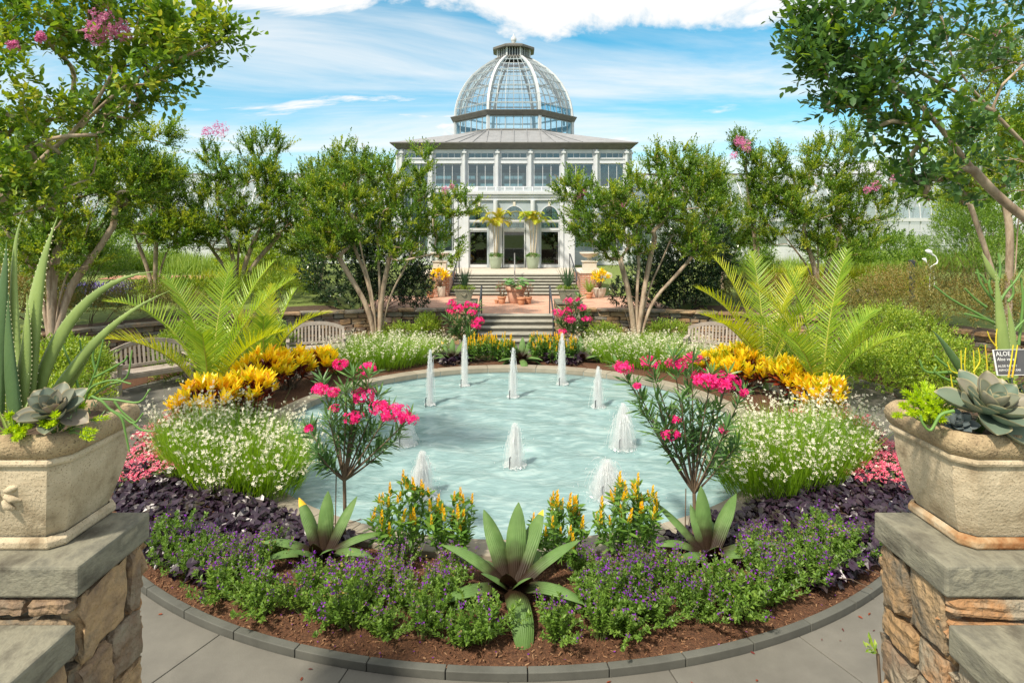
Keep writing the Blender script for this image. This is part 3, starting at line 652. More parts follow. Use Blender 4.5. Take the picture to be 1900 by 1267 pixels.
def dome():
    drum = MB(); z0, z1 = 10.08, 11.18
    A = octo(4.08, z0); B = octo(4.08, z1)
    d = None
    mb = MB()
    for lo, hi, zz0, zz1 in ((4.02, 4.20, 10.08, 10.20),):
        V = np.concatenate([octo(hi, zz0), octo(hi, zz1), octo(lo, zz1)]); mb.add(V, [[r*8+i, r*8+(i+1) % 8, r*8+8+(i+1) % 8, r*8+8+i] for r in range(2) for i in range(8)])
    pbuild(mb, 'drum_curb', m_darkmetal)
    root = MB(); prof = [(4.04, 11.10), (4.22, 11.12), (4.40, 11.40), (4.40, 11.44), (4.12, 11.46)]
    V = np.concatenate([octo(*p) for p in prof]); root.add(V, [[r*8+i, r*8+(i+1) % 8, r*8+8+(i+1) % 8, r*8+8+i] for r in range(len(prof)-1) for i in range(8)])
    dome = pbuild(root, 'dome', m_darkmetal)              # the dome's ring; ribs, bars and panes are its sub-parts
    # drum glazing
    for i in range(8):
        a, b = A[i], A[(i+1) % 8]
        mb = MB(); tube(mb, [a+[0, 0, .1], np.append(a[:2], z1-.05)], .13, 4); q = mb.build('drum_post', m_white, cons); q.parent = dome
        mb = MB(); n = 6
        for k in range(1, n):
            p = a+(b-a)*k/n; bar(mb, p+[0, 0, .1], p+[0, 0, 1.04], .05, .05, up=nz(p-[BX, CY, p[2]]))
        bar(mb, a+[0, 0, .14], b+[0, 0, .14], .05, .05); bar(mb, a+[0, 0, .98], b+[0, 0, .98], .05, .05)
        q = mb.build('drum_bars', m_domebar, cons); q.parent = dome
        mb = MB(); mb.add([a+[0, 0, .12], b+[0, 0, .12], b+[0, 0, 1.04], a+[0, 0, 1.04]], [[0, 1, 2, 3]]); q = mb.build('drum_glass', m_domeglass, cons); q.parent = dome
    # curved dome
    pr = np.array([(4.08, 11.45), (4.04, 12.0), (3.91, 12.6), (3.67, 13.25), (3.32, 13.9), (2.88, 14.5), (2.34, 15.05), (1.74, 15.52), (1.28, 15.82)])
    nrow = len(pr)-1; ncol = 6
    for i in range(8):
        pa = np.array([octo(r, z)[i] for r, z in pr]); pb = np.array([octo(r, z)[(i+1) % 8] for r, z in pr])
        out = nz((pa+pb)/2-np.array([BX, CY, 12.0]))
        mb = MB()
        for k in range(nrow): bar(mb, pa[k], pa[k+1], .17, .15, up=nz(np.array([pa[k][0]-BX, pa[k][1]-CY, .4])))
        q = mb.build('rib', m_white, cons); q.parent = dome
        ins = pa.copy(); ins[:, :2] = (ins[:, :2]-[BX, CY])*.93+[BX, CY]; mb = MB()
        for k in range(nrow): bar(mb, ins[k], ins[k+1], .09, .16, up=nz(np.array([pa[k][0]-BX, pa[k][1]-CY, .2])))
        q = mb.build('inner_rib', m_zinc, cons); q.parent = dome
        mb = MB()
        for k in range(nrow+1): bar(mb, pa[k], pb[k], .032, .045)
        for k in range(1, nrow, 2): bar(mb, ins[k], np.concatenate([(pb[k][:2]-[BX, CY])*.93+[BX, CY], [pb[k][2]]]), .05, .06)
        for c in range(1, ncol):
            for k in range(nrow): bar(mb, pa[k]+(pb[k]-pa[k])*c/ncol, pa[k+1]+(pb[k+1]-pa[k+1])*c/ncol, .026, .04)
        q = mb.build('glazing_bars', m_frame if i % 2 else m_domebar, cons); q.parent = dome
        mbx = MB()
        for k in range(nrow):
            for c in range(ncol):
                quad = [pa[k]+(pb[k]-pa[k])*c/ncol, pa[k]+(pb[k]-pa[k])*(c+1)/ncol, pa[k+1]+(pb[k+1]-pa[k+1])*(c+1)/ncol, pa[k+1]+(pb[k+1]-pa[k+1])*c/ncol]
                if i in (3, 4, 5, 6, 7) and k < nrow:                # faces towards the garden: each pane its own object
                    mb = MB(); quad = np.array(quad); j = RNG.normal(size=3)*.004; mb.add(quad+j, [[0, 1, 2, 3]]); q = mb.build('pane', m_domeglass, cons); q.parent = dome
                else: mbx.add(quad, [[0, 1, 2, 3]])
        if mbx.n: q = mbx.build('rear_panes', m_domeglass, cons, kind='stuff'); q.parent = dome
    # lantern
    def band(prof, name, mat, par):
        mb = MB(); V = np.concatenate([octo(*p) for p in prof]); mb.add(V, [[r*8+i, r*8+(i+1) % 8, r*8+8+(i+1) % 8, r*8+8+i] for r in range(len(prof)-1) for i in range(8)])
        q = mb.build(name, mat, cons); 
        if par: q.parent = par
        return q
    lan = band([(1.12, 15.75), (1.36, 15.78), (1.36, 15.88), (1.16, 15.95)], 'lantern', m_darkmetal, None)
    band([(.90, 15.95), (1.02, 16.0)], 'lantern_louver', m_rail, lan)
    band([(.96, 15.95), (.96, 16.66)], 'lantern_core', m_rail, lan)
    for i in range(8):
        a, b = octo(1.14, 15.9)[i], octo(1.14, 15.9)[(i+1) % 8]
        for t in (0, .2, .4, .6, .8):
            mb = MB(); p = a+(b-a)*t; w = .11 if t == 0 else .04
            bar(mb, p, p+[0, 0, .76], w, w, up=nz(p-[BX, CY, p[2]])); q = mb.build('lantern_post', m_white, cons); q.parent = lan
    band([(1.10, 16.52), (1.48, 16.50), (1.48, 16.64), (1.43, 16.68), (.62, 16.98), (.12, 17.10), (.02, 17.12)], 'lantern_roof', m_darkmetal, lan)
    mb = MB(); lathe(mb, [(.02, 17.08), (.16, 17.10), (.12, 17.18), (.19, 17.28), (.21, 17.40), (.17, 17.54), (.08, 17.64), (.04, 17.78), (.0, 17.86)], (BX, CY, 0), seg=16); q = mb.build('finial', m_white, cons, smooth=True); q.parent = lan
dome()
# entrance vestibule
def vestibule():
    v = cons; y = 32.8
    def wb(name, boxes, mat, **k):
        mb = MB()
        for bx_ in boxes: box(mb, BX+bx_[0], BX+bx_[1], *bx_[2:])
        return pbuild(mb, name, mat, **k)
    wb('cornice', [(-3.5, 3.5, y-.20, 36-.06, 5.50, 5.66)], m_white, bevel=.01)
    wb('cornice', [(-3.42, 3.42, y-.12, 36-.05, 5.36, 5.499)], m_white); wb('cornice', [(-3.36, 3.36, y-.06, 36-.04, 5.18, 5.359)], m_white)
    for s in (-1, 1):
        a, b = sorted((s*2.52, s*3.3)); wb('side_panel', [(a, b, y+.02, y+.2, FZ, 5.178)], m_white)
        wb('pilaster', [(min(s*2.52, s*2.72), max(s*2.52, s*2.72), y-.06, y+.018, FZ, 5.178)], m_white)
        wb('pilaster', [(min(s*3.12, s*3.34), max(s*3.12, s*3.34), y-.06, y+.018, FZ, 5.178)], m_white)
        wb('side_wall', [(min(s*3.14, s*3.3), max(s*3.14, s*3.3), y+.21, 35.9, FZ, 5.178)], m_white)
        wb('pier_panel', [(min(s*.66, s*1.4), max(s*.66, s*1.4), y+.02, y+.16, FZ, 4.10)], m_white)
        mb = MB(); tube(mb, [(BX+s*1.03, y-.1, FZ), (BX+s*1.03, y-.1, 5.17)], .13, 14); pbuild(mb, 'column', m_white, smooth=True)
        wb('column_base', [(s*1.03-.19, s*1.03+.19, y-.28, y+.015, FZ, FZ+.25)], m_white)
        wb('pilaster', [(min(s*1.40, s*1.5), max(s*1.40, s*1.5), y-.02, y+.018, FZ, 4.0)], m_greypaint)
    # grey arch frieze: three arches cut from one sheet each
    for cx, hw in ((-1.95, .56), (0, .62), (1.95, .56)):
        mb = MB(); x0, x1, zb, zt = cx-hw-.36 if cx else cx-.99, cx+hw+.36 if cx else cx+.99, 4.10, 5.178
        if cx < 0: x0, x1 = -2.52, -1.0
        if cx > 0: x0, x1 = 1.0, 2.52
        n = 16; rr = hw; hh = .78
        arc = [(cx-rr*math.cos(t), zb+hh*math.sin(t)) for t in np.linspace(0, PI, n+1)]
        for (ax, az), (bx2, bz) in zip(arc[:-1], arc[1:]):
            for yy in (y+.05, y+.12):
                mb.add([[BX+ax, yy, az], [BX+bx2, yy, bz], [BX+bx2, yy, zt], [BX+ax, yy, zt]], [[0, 1, 2, 3]])
            mb.add([[BX+ax, y+.05, az], [BX+bx2, y+.05, bz], [BX+bx2, y+.12, bz], [BX+ax, y+.12, az]], [[0, 1, 2, 3]])
        for a, b in ((x0, cx-rr), (cx+rr, x1)):
            if b-a > .02: box(mb, BX+a, BX+b, y+.05, y+.12, zb, zt)
        pbuild(mb, 'arch_panel', m_greypaint)
        mb = MB()
        for (ax, az), (bx2, bz) in zip(arc[:-1], arc[1:]): bar(mb, (BX+ax, y+.035, az), (BX+bx2, y+.035, bz), .05, .07, up=(0, 1, 0))
        pbuild(mb, 'arch_trim', m_white)
        wb('keystone', [(cx-.07, cx+.07, y-.01, y+.049, 4.86, 5.1)], m_cream)
        mb = MB(); mb.add([[BX+cx-rr, y+.09, zb]]+[[BX+a, y+.09, b] for a, b in arc]+[[BX+cx+rr, y+.09, zb]], [list(range(len(arc)+2))]); pbuild(mb, 'fanlight', m_glass)
        wb('transom', [(cx-hw, cx+hw, y+.0, y+.14, 4.0, 4.098)], m_white)
        wb('transom', [(cx-hw, cx+hw, y+.0, y+.14, 3.52, 3.60)], m_white)
        put_window(cons, (BX+cx, y+.05, 3.602), 0, 2*hw-.004, .396, 1, 1)
        # door leaf: frame with large pane
        mb = MB(); w = hw
        for a, b, c_, d in ((-w, -w+.07, FZ+.02, 3.515), (w-.07, w, FZ+.02, 3.515)): box(mb, BX+cx+a, BX+cx+b, y+.04, y+.11, c_, d)
        box(mb, BX+cx-w+.072, BX+cx+w-.072, y+.042, y+.108, FZ+.02, FZ+.18); box(mb, BX+cx-w+.072, BX+cx+w-.072, y+.042, y+.108, 3.44, 3.515)
        d = pbuild(mb, 'door', m_white)
        mb = MB(); box(mb, BX+cx-w+.07, BX+cx+w-.07, y+.07, y+.08, FZ+.18, 3.44); q = mb.build('pane', m_doorglass, cons); q.parent = d
        mb = MB(); tube(mb, [(BX+cx+w-.12, y-.02, 2.3), (BX+cx+w-.12, y-.02, 2.75)], .015, 6); q = mb.build('handle', m_rail, cons); q.parent = d
    # sloped glass curb on top
    wb('curb_frame', [(-2.1, 2.1, y+.1, y+.16, 5.662, 5.70), (-2.05, 2.05, y+.52, y+.58, 5.93, 5.98)], m_white)
    mb = MB()
    for x in np.linspace(-2.05, 2.05, 9): bar(mb, (BX+x, y+.13, 5.70), (BX+x, y+.55, 5.96), .05, .05)
    pbuild(mb, 'curb_bars', m_white)
    mb = MB(); mb.add([[BX-2.05, y+.13, 5.69], [BX+2.05, y+.13, 5.69], [BX+2.05, y+.55, 5.94], [BX-2.05, y+.55, 5.94]], [[0, 1, 2, 3]]); pbuild(mb, 'curb_glass', m_wingglass)
    wb('roof_deck', [(-3.3, 3.3, y+.3, 35.92, 5.661, 5.68)], m_zinc)
    for s in (-1, 1):
        mb = MB(); mb.add([[BX+s*2.06, y+.1, 5.69], [BX+s*3.3, y+.1, 5.69], [BX+s*3.0, 34.6, 6.1], [BX+s*2.06, 34.6, 6.1]], [[0, 1, 2, 3] if s > 0 else [3, 2, 1, 0]]); pbuild(mb, 'roof_slope', m_white)
m_doorglass = GLASS('door glass', (.22, .27, .26), 0.06)
vestibule()
# long glasshouse wings with rounded ends
def wing(s):
    side = 'left' if s < 0 else 'right'
    root = thing('glasshouse_wing', 'long white glasshouse wing behind the trees on the %s' % side, 'greenhouse', (BX+s*19, 41.5, 1.45), 'glasshouse wings')
    xs, xe = 7.05, 31.0; y0, y1 = 38.6, 44.6; yc = (y0+y1)/2; w = (y1-y0)/2; ze, h = 4.25, 3.2
    def W(x, y, z): return (BX+s*x, y, z)
    def zroof(x, y):
        u = abs(y-yc)/w; v = max(0, (x-(xe-w))/w); t = min(1, math.hypot(u, v) if v > 0 else u); return ze+h*math.sqrt(max(0, 1-t*t))
    def yhalf(x): v = max(0, (x-(xe-w))/w); return w*math.sqrt(max(0, 1-v*v))
    X = np.concatenate([np.arange(xs, xe-w, .72), xe-w+w*np.sin(np.linspace(0, PI/2, 9))])
    TH = np.linspace(0, PI, 13)
    grid = np.zeros((len(X), len(TH), 3))
    for i, x in enumerate(X):
        v = max(0, (x-(xe-w))/w); k = math.sqrt(max(0, 1-v*v))
        for j, t in enumerate(TH): grid[i, j] = W(x, yc-w*k*math.cos(t), ze+h*k*math.sin(t))
    mb = MB(); nX, nT = len(X), len(TH)
    i = np.arange(nX-1)[:, None]*nT; j = np.arange(nT-1)[None]
    mb.add(grid.reshape(-1, 3), np.stack([i+j, i+nT+j, i+nT+j+1, i+j+1], -1).reshape(-1, 4)); mb.build('roof_glass', m_wingglass, root)
    mb = MB()
    for a in range(nX):
        for b in range(nT-1): bar(mb, grid[a, b], grid[a, b+1], .05, .06)
    for b in range(0, nT, 2):
        for a in range(nX-1): bar(mb, grid[a, b], grid[a+1, b], .05, .05)
    mb.build('roof_bars', m_white, root)
    mb = MB(); tube(mb, [W(xs, yc, ze+h+.05), W(xe-w, yc, ze+h+.05)], .09, 5); mb.build('ridge', m_darkmetal, root)
    # walls: outline round the end
    ol = [W(x, yc-yhalf(x), 0) for x in X]
    base, eave, bars, gl = MB(), MB(), MB(), MB()
    for a, b in zip(ol[:-1], ol[1:]):
        if math.hypot(a[0]-b[0], a[1]-b[1]) < .05: continue
        bar(base, (a[0], a[1], 1.95), (b[0], b[1], 1.95), .14, 1.30)
        bar(eave, (a[0], a[1]-.02, ze), (b[0], b[1]-.02, ze), .22, .22)
        bar(eave, (a[0], a[1]-.02, 2.62), (b[0], b[1]-.02, 2.62), .2, .06)
        bar(bars, (a[0], a[1], 2.6), (a[0], a[1], 4.2), .06, .07, up=(0, 1, 0))
        bar(bars, (a[0], a[1], 3.5), (b[0], b[1], 3.5), .05, .05)
        gl.add([(a[0], a[1], 2.6), (b[0], b[1], 2.6), (b[0], b[1], 4.2), (a[0], a[1], 4.2)], [[0, 1, 2, 3]])
    base.build('base_wall', m_white, root); eave.build('eave', m_white, root); bars.build('glazing_bars', m_white, root); gl.build('wall_glass', m_wingglass, root)
    mb = MB()
    box(mb, *sorted((BX+s*xs, BX+s*(xe-w))), y1-.1, y1, 1.4, 4.2); mb.build('back_wall', m_white, root)
wing(-1); wing(1)
# ------------------------------------------------------------------ benches
def make_bench():
    root = thing('garden_bench', '', 'bench', (0, 0, 0), 'weathered garden benches')
    w = 1.42; h = w/2                                   # seat faces -Y
    for s in (-1, 1):
        mb = MB(); box(mb, s*(h-.03)-.035, s*(h-.03)+.035, -.28, -.21, 0, .62); mb.build('leg', m_wood, root, bevel=.006)
        mb = MB(); bar(mb, (s*(h-.03), .20, 0), (s*(h-.03), .24, .42), .07, .07, up=(0, 1, 0)); bar(mb, (s*(h-.03), .24, .42), (s*(h-.03), .34, .80), .066, .066, up=(0, 1, 0)); mb.build('leg', m_wood, root)
        mb = MB(); box(mb, s*(h-.03)-.045, s*(h-.03)+.045, -.31, .26, .622, .655); mb.build('armrest', m_wood, root, bevel=.01)
        mb = MB(); box(mb, s*(h-.03)-.025, s*(h-.03)+.025, -.205, .20, .33, .41); mb.build('side_rail', m_wood, root)
        mb = MB(); box(mb, s*(h-.03)-.02, s*(h-.03)+.02, -.205, .19, .12, .17); mb.build('stretcher', m_wood, root)
    mb = MB(); box(mb, -h+.006, h-.006, -.275, -.235, .32, .412); mb.build('seat_apron', m_wood, root, bevel=.006)
    for k in range(5):
        y = -.27+.098*k; mb = MB(); box(mb, -h+.01, h-.01, y, y+.085, .415, .44); mb.build('seat_slat', m_wood, root, bevel=.004)
    def ztop(x): return .98-.17*(abs(x)/h)**2.2
    mb = MB(); xs = np.linspace(-h+.01, h-.01, 17)
    for a, b in zip(xs[:-1], xs[1:]):
        za, zb = ztop(a), ztop(b); bar(mb, (a, .245+.22*(za-.44), za), (b+.002, .245+.22*(zb-.44), zb), .045, .085)
    mb.build('top_rail', m_wood, root)
    mb = MB(); box(mb, -h+.06, h-.06, .235, .275, .47, .53); mb.build('lower_rail', m_wood, root)
    for x in np.linspace(-h+.11, h-.11, 15):
        z1 = ztop(x)-.03; mb = MB(); bar(mb, (x, .258, .52), (x, .245+.22*(z1-.44), z1), .042, .016); mb.build('slat', m_wood, root)
    return root
bench = make_bench()
bench.location = (-7.72, 12.75, 0); bench.rotation_euler = (0, 0, math.radians(48)); bench['label'] = 'weathered grey slatted bench at the left beside the near palm'
dup(bench, (-5.0, 15.15, 0), math.radians(20), 1.0, 'weathered grey slatted bench behind white flowers, left of the steps')
dup(bench, (5.15, 15.1, 0), math.radians(-28), 1.0, 'weathered grey slatted bench behind a palm, right of the steps')

# ------------------------------------------------------------------ fountain jets
def water_white():
    m, nt, N, L = new_mat('white falling water')
    out = N.new('ShaderNodeOutputMaterial'); d = N.new('ShaderNodeBsdfDiffuse'); d.inputs[0].default_value = (.97, .98, .98, 1); t = N.new('ShaderNodeBsdfTranslucent'); t.inputs[0].default_value = (.97, .98, .98, 1)
    g = N.new('ShaderNodeBsdfGlossy'); g.inputs['Roughness'].default_value = .15
    a = N.new('ShaderNodeMixShader'); a.inputs[0].default_value = .5; L.new(d.outputs[0], a.inputs[1]); L.new(t.outputs[0], a.inputs[2])
    b = N.new('ShaderNodeMixShader'); b.inputs[0].default_value = .12; L.new(a.outputs[0], b.inputs[1]); L.new(g.outputs[0], b.inputs[2])
    tr = N.new('ShaderNodeBsdfTransparent'); c = N.new('ShaderNodeMixShader'); c.inputs[0].default_value = .70; L.new(tr.outputs[0], c.inputs[1]); L.new(b.outputs[0], c.inputs[2]); L.new(c.outputs[0], out.inputs[0])
    return m
m_jet = water_white()
OCTA = (np.array([[1, 0, 0], [-1, 0, 0], [0, 1, 0], [0, -1, 0], [0, 0, 1], [0, 0, -1]], float)*.5, np.array([[0, 2, 4], [2, 1, 4], [1, 3, 4], [3, 0, 4], [2, 0, 5], [1, 2, 5], [3, 1, 5], [0, 3, 5]]))
def jet(i, x, y, h, wide):
    rg = np.random.default_rng(100+i)
    where = ['at the far left of the row of tall jets', 'before the left pink oleander on the far bank', 'in front of the steps, middle of the far row', 'before the right pink oleander on the far bank', 'at the far right beside the right oleander blossom', 'near the right oleander, spreading like a bell', 'in the middle of the pool', 'behind the front left yellow candle flowers', 'behind the front right yellow candle flowers', 'half hidden by the left oleander blossom'][i]
    root = thing('fountain_jet', 'white fountain jet '+where, 'fountain jet', (x, y, WZ), 'jets in the round pool')
    mb = MB(); n = 380
    for k in range(n):
        top = h*rg.uniform(.35, 1.0)**.6; a = rg.uniform(0, 2*PI); r = wide*abs(rg.normal())*.75+.01; lean = rg.normal(size=2)*.012
        t = np.linspace(0, 1, 5); up = np.stack([.012*np.cos(a)*t+lean[0]*t, .012*np.sin(a)*t+lean[1]*t, top*(1-(1-t)**2)*.999], -1)
        tt = np.linspace(.15, 1, 6); dn = np.stack([r*np.cos(a)*tt**.65+lean[0], r*np.sin(a)*tt**.65+lean[1], top*(1-tt**2)], -1)
        pts = (up if rg.random() < .35 else dn)+np.array([x, y, WZ])
        w = rg.uniform(.002, .0055); s = rg.integers(0, 3); e = min(len(pts), s+3+rg.integers(0, 3)); q = pts[s:e]
        if len(q) >= 2: tube(mb, q, np.linspace(w, w*.4, len(q)), 3, cap=False)
    nd = 600; top = h*rg.uniform(.0, 1.0, nd); a = rg.uniform(0, 2*PI, nd); r = (wide*1.15*np.abs(rg.normal(size=nd))*np.sqrt(np.clip(1-top/h, 0, 1))+.012)
    place(mb, OCTA, np.stack([x+r*np.cos(a), y+r*np.sin(a), WZ+top], -1), np.tile([0, 0, 1.], (nd, 1))+rg.normal(size=(nd, 3))*.2, (0, 1, 0), rg.uniform(.008, .05, nd), rg.uniform(.004, .010, nd))
    mb.build('spray', m_jet, root, kind='stuff')
    inst(jet_mist(), 'mist', (0, 0, 0), (0, 0, rg.uniform(0, 6)), (wide*1.7+.03, wide*1.7+.03, h*1.0), root)['kind'] = 'stuff'
    mb = MB(); zz = np.linspace(0, h*.93, 9); rr = .010+.4*wide*(1-zz/h)**.8*.22; rr[0] *= 1.15
    pts = np.stack([x+rg.normal(size=9)*.004, y+rg.normal(size=9)*.004, WZ+zz], -1); tube(mb, pts, rr*(1+.12*rg.normal(size=9)), 10); mb.build('water_column', m_jet, root, smooth=True)
    mb = MB(); nf = 260; a = rg.uniform(0, 2*PI, nf); r = (wide*.9+.05)*np.sqrt(rg.uniform(0, 1, nf))*1.25
    place(mb, OCTA, np.stack([x+r*np.cos(a), y+r*np.sin(a), WZ+rg.uniform(0, .05, nf)*np.exp(-r*4)+.012], -1), rdir(nf, rg)*np.array([1, 1, .3]), (0, 0, 1), rg.uniform(.012, .045, nf), rg.uniform(.006, .016, nf))
    mb.build('splash', m_jet, root, kind='stuff')
    mb = MB(); tube(mb, [(x-.07, y-.1, WZ-.1), (x-.07, y-.1, WZ+.16), (x-.055, y-.1, WZ+.18)], .010, 6); mb.build('nozzle', m_rail, root)
_mist = []
def jet_mist():                                          # fine spray round each jet: a small volume, thick at the core
    if _mist: return _mist[0]
    m, nt, N, L = new_mat('water mist'); out = N.new('ShaderNodeOutputMaterial'); v = N.new('ShaderNodeVolumePrincipled'); v.inputs['Color'].default_value = (.98, .99, 1, 1); v.inputs['Anisotropy'].default_value = .2
    L.new(v.outputs[0], out.inputs['Volume']); tc = N.new('ShaderNodeTexCoord'); sp = N.new('ShaderNodeSeparateXYZ'); L.new(tc.outputs['Object'], sp.inputs[0])
    def mt(op, a, b=None):
        q = N.new('ShaderNodeMath'); q.operation = op
        for i, s in enumerate((a, b)):
            if s is None: continue
            if isinstance(s, (int, float)): q.inputs[i].default_value = s
            else: L.new(s, q.inputs[i])
        return q.outputs[0]
    rad = mt('SQRT', mt('ADD', mt('MULTIPLY', sp.outputs[0], sp.outputs[0]), mt('MULTIPLY', sp.outputs[1], sp.outputs[1])))
    om = mt('MAXIMUM', mt('SUBTRACT', 1.0, sp.outputs[2]), 0.0); R = mt('ADD', mt('MULTIPLY', mt('POWER', om, .75), .78), .20)
    g = N.new('ShaderNodeNewGeometry'); mp = N.new('ShaderNodeMapping'); mp.inputs['Scale'].default_value = (1, 1, .35); L.new(g.outputs['Position'], mp.inputs[0])
    n = N.new('ShaderNodeTexNoise'); n.inputs['Scale'].default_value = 26; n.inputs['Detail'].default_value = 3; L.new(mp.outputs[0], n.inputs['Vector'])
    k = mt('MAXIMUM', mt('SUBTRACT', 1.0, mt('DIVIDE', rad, R)), 0.0); k = mt('POWER', k, 1.9)
    k = mt('MULTIPLY', k, mt('MAXIMUM', mt('SUBTRACT', mt('MULTIPLY', n.outputs['Fac'], 3.2), .85), 0.0))
    L.new(mt('MULTIPLY', k, 34.0), v.inputs['Density'])
    mb = MB(); lathe(mb, [(.001, 0.0), (1.0, 0.0), (1.0, .06), (.92, .2), (.8, .4), (.62, .65), (.45, .85), (.28, .98), (.001, 1.0)], seg=14); o = mb.build('mist', m); _mist.append(o.data); bpy.data.objects.remove(o)
    return _mist[0]
WIDE = [.045, .05, .06, .07, .075, .14, .10, .12, .18, .12]
for i, (x, y, h) in enumerate(JP): jet(i, x, y, h, WIDE[i])

# ------------------------------------------------------------------ big planters on the piers
def planter(s):
    side = 'left' if s < 0 else 'right'
    cx, cy = s*2.24, 2.86; z = 1.891
    root = thing('stone_planter', 'large weathered cast stone planter on the %s pier' % side, 'planter', (cx, cy, z), 'planters on the foreground piers')
    def ring(h, ch, zz):
        q = [(-h+ch, -h), (h-ch, -h), (h, -h+ch), (h, h-ch), (h-ch, h), (-h+ch, h), (-h, h-ch), (-h, -h+ch)]
        V = []
        for a, b in zip(q, q[1:]+q[:1]):               # extra points so the flats can take relief
            for t in (0, .25, .5, .75): V.append((cx+a[0]+(b[0]-a[0])*t, cy+a[1]+(b[1]-a[1])*t, zz))
        return np.array(V)
    def shell(prof, name, mat, smooth=False, bevel=0):
        mb = MB(); V = np.concatenate([ring(h, c, z+zz) for h, c, zz in prof]); n = 32
        mb.add(V, [[r*n+i, r*n+(i+1) % n, r*n+n+(i+1) % n, r*n+n+i] for r in range(len(prof)-1) for i in range(n)])
        o = mb.build(name, mat, root, smooth=smooth, bevel=bevel); return o
    shell([(.0, .0, .001), (.212, .05, .001), (.218, .05, .012), (.218, .05, .035), (.200, .05, .052)], 'foot', m_rust if s > 0 else m_cast, bevel=.004)
    shell([(.192, .05, .050), (.212, .055, .10), (.232, .058, .17), (.250, .06, .24), (.262, .062, .31), (.266, .062, .37), (.264, .062, .40)], 'body', m_cast)
    shell([(.262, .062, .392), (.281, .066, .397), (.285, .066, .41), (.281, .066, .424), (.272, .064, .428)], 'moulding', m_cast, bevel=.003)
    shell([(.270, .064, .424), (.283, .068, .435), (.298, .072, .460), (.303, .073, .490), (.296, .072, .520), (.276, .066, .535), (.252, .06, .530), (.238, .055, .512), (.232, .055, .47)], 'rim', m_castrim, smooth=True)
    mb = MB(); V = ring(.236, .055, z+.485); V[:, 2] += RNG.uniform(-.008, .008, len(V)); V = np.concatenate([V, [[cx, cy, z+.50]]]); mb.add(V, [[i, (i+1) % 32, 32] for i in range(32)]); mb.build('soil', m_soil, root)
    if s < 0:
        mb = MB()                                       # three-lobed leaf in relief on the front
        for dx, dz, ln, an in ((.012, .012, .075, .35), (.010, -.012, .070, -.25), (.004, -.034, .055, -.75), (-.012, .012, -.075, -.35), (-.010, -.012, -.07, .25)):
            a0 = np.array([cx+dx, cy-.249, z+.27+dz]); tube(mb, [a0, a0+np.array([ln*.5*math.cos(an), -.012, ln*.5*math.sin(an)]), a0+np.array([ln*math.cos(an), .004, ln*math.sin(an)])], [.012, .017, .008], 10)
        mb.build('leaf_emblem', m_cast, root, smooth=True)
    return root
planter(-1); planter(1)

# ------------------------------------------------------------------ pots on the terrace
def pot(name, label, c, prof, mat, cat='pot', group=None, square=0, seg=28, handle=False):
    root = thing(name, label, cat, c, group)
    mb = MB(); lathe(mb, prof, c, seg=seg, square=square, rot=0); mb.build('body', mat, root, smooth=not square)
    rt = prof[-1]
    mb = MB(); a = np.linspace(0, 2*PI, seg, endpoint=False); k = 1/np.maximum(np.abs(np.cos(a)), np.abs(np.sin(a))) if square else 1
    mb.add(np.stack([c[0]+rt[0]*np.cos(a)*k, c[1]+rt[0]*np.sin(a)*k, np.full(seg, c[2]+rt[1])], -1), [list(range(seg))]); mb.build('soil', m_soil, root)
    if handle:
        mb = MB(); t = np.linspace(-1, 1, 9); hw = prof[2][0]*.42
        tube(mb, np.stack([c[0]+t*hw, np.full(9, c[1]-prof[3][0]*.98), c[2]+prof[3][1]*.74-.05*(1-t*t)], -1), .012, 6); mb.build('swag', mat, root, smooth=True)
    return root
def terrapot(r, h): return [(.001, .0), (r*.62, .0), (r*.66, .01), (r*.88, h*.72), (r*.86, h*.74), (r*.98, h*.75), (r, h*.80), (r, h*.98), (r*.97, h), (r*.88, h), (r*.84, h*.93), (r*.82, h*.90)]
TZ = .702
pot('terracotta_pot', 'largest pale terracotta pot in the middle of the brick terrace', (X0+.02, 22.5, TZ), terrapot(.39, .64), m_terrapink)
pot('terracotta_pot', 'small terracotta pot left of the largest pot', (X0-.50, 22.25, TZ), terrapot(.165, .28), m_terra, group='small terracotta pots')
pot('terracotta_pot', 'smallest terracotta pot at the left end of the pot group', (X0-.70, 22.35, TZ), terrapot(.09, .13), m_terra, group='small terracotta pots')
pot('terracotta_pot', 'small empty terracotta pot in front of the largest pot', (X0+.22, 21.95, TZ), terrapot(.165, .27), m_terra, group='small terracotta pots')
pot('terracotta_pot', 'small terracotta pot at the right end of the pot group', (X0+.48, 22.2, TZ), terrapot(.155, .27), m_terra, group='small terracotta pots')
sqp = [(.001, 0), (.19, 0), (.20, .01), (.275, .30), (.275, .31), (.295, .315), (.295, .35), (.27, .35), (.26, .30)]
pot('square_planter', 'olive square planter on the left stone pillar', (X0-1.58, 18.15, 1.291), sqp, m_greenstone, 'planter', 'planters on the step pillars', square=1, seg=32, handle=True)
pot('square_planter', 'olive square planter on the right stone pillar', (X0+1.58, 18.15, 1.291), sqp, m_greenstone, 'planter', 'planters on the step pillars', square=1, seg=32, handle=True)
celp = [(.001, 0), (.26, 0), (.27, .01), (.33, .30), (.37, .56), (.385, .60), (.385, .64), (.35, .64), (.34, .58)]
pot('glazed_pot', 'tall celadon pot with a palm left of the middle door', (BX-1.0, 32.05, FZ+.002), celp, m_celadon, group='celadon palm pots')
pot('glazed_pot', 'tall celadon pot with a palm right of the middle door', (BX+1.0, 32.05, FZ+.002), celp, m_celadon, group='celadon palm pots')
tall = [(.001, 0), (.13, 0), (.14, .01), (.155, .3), (.165, .40), (.17, .42), (.15, .42), (.14, .38)]
pot('cream_pot', 'slim cream pot beside the left brick pier', (X0-3.05, 24.6, TZ), tall, m_cream)
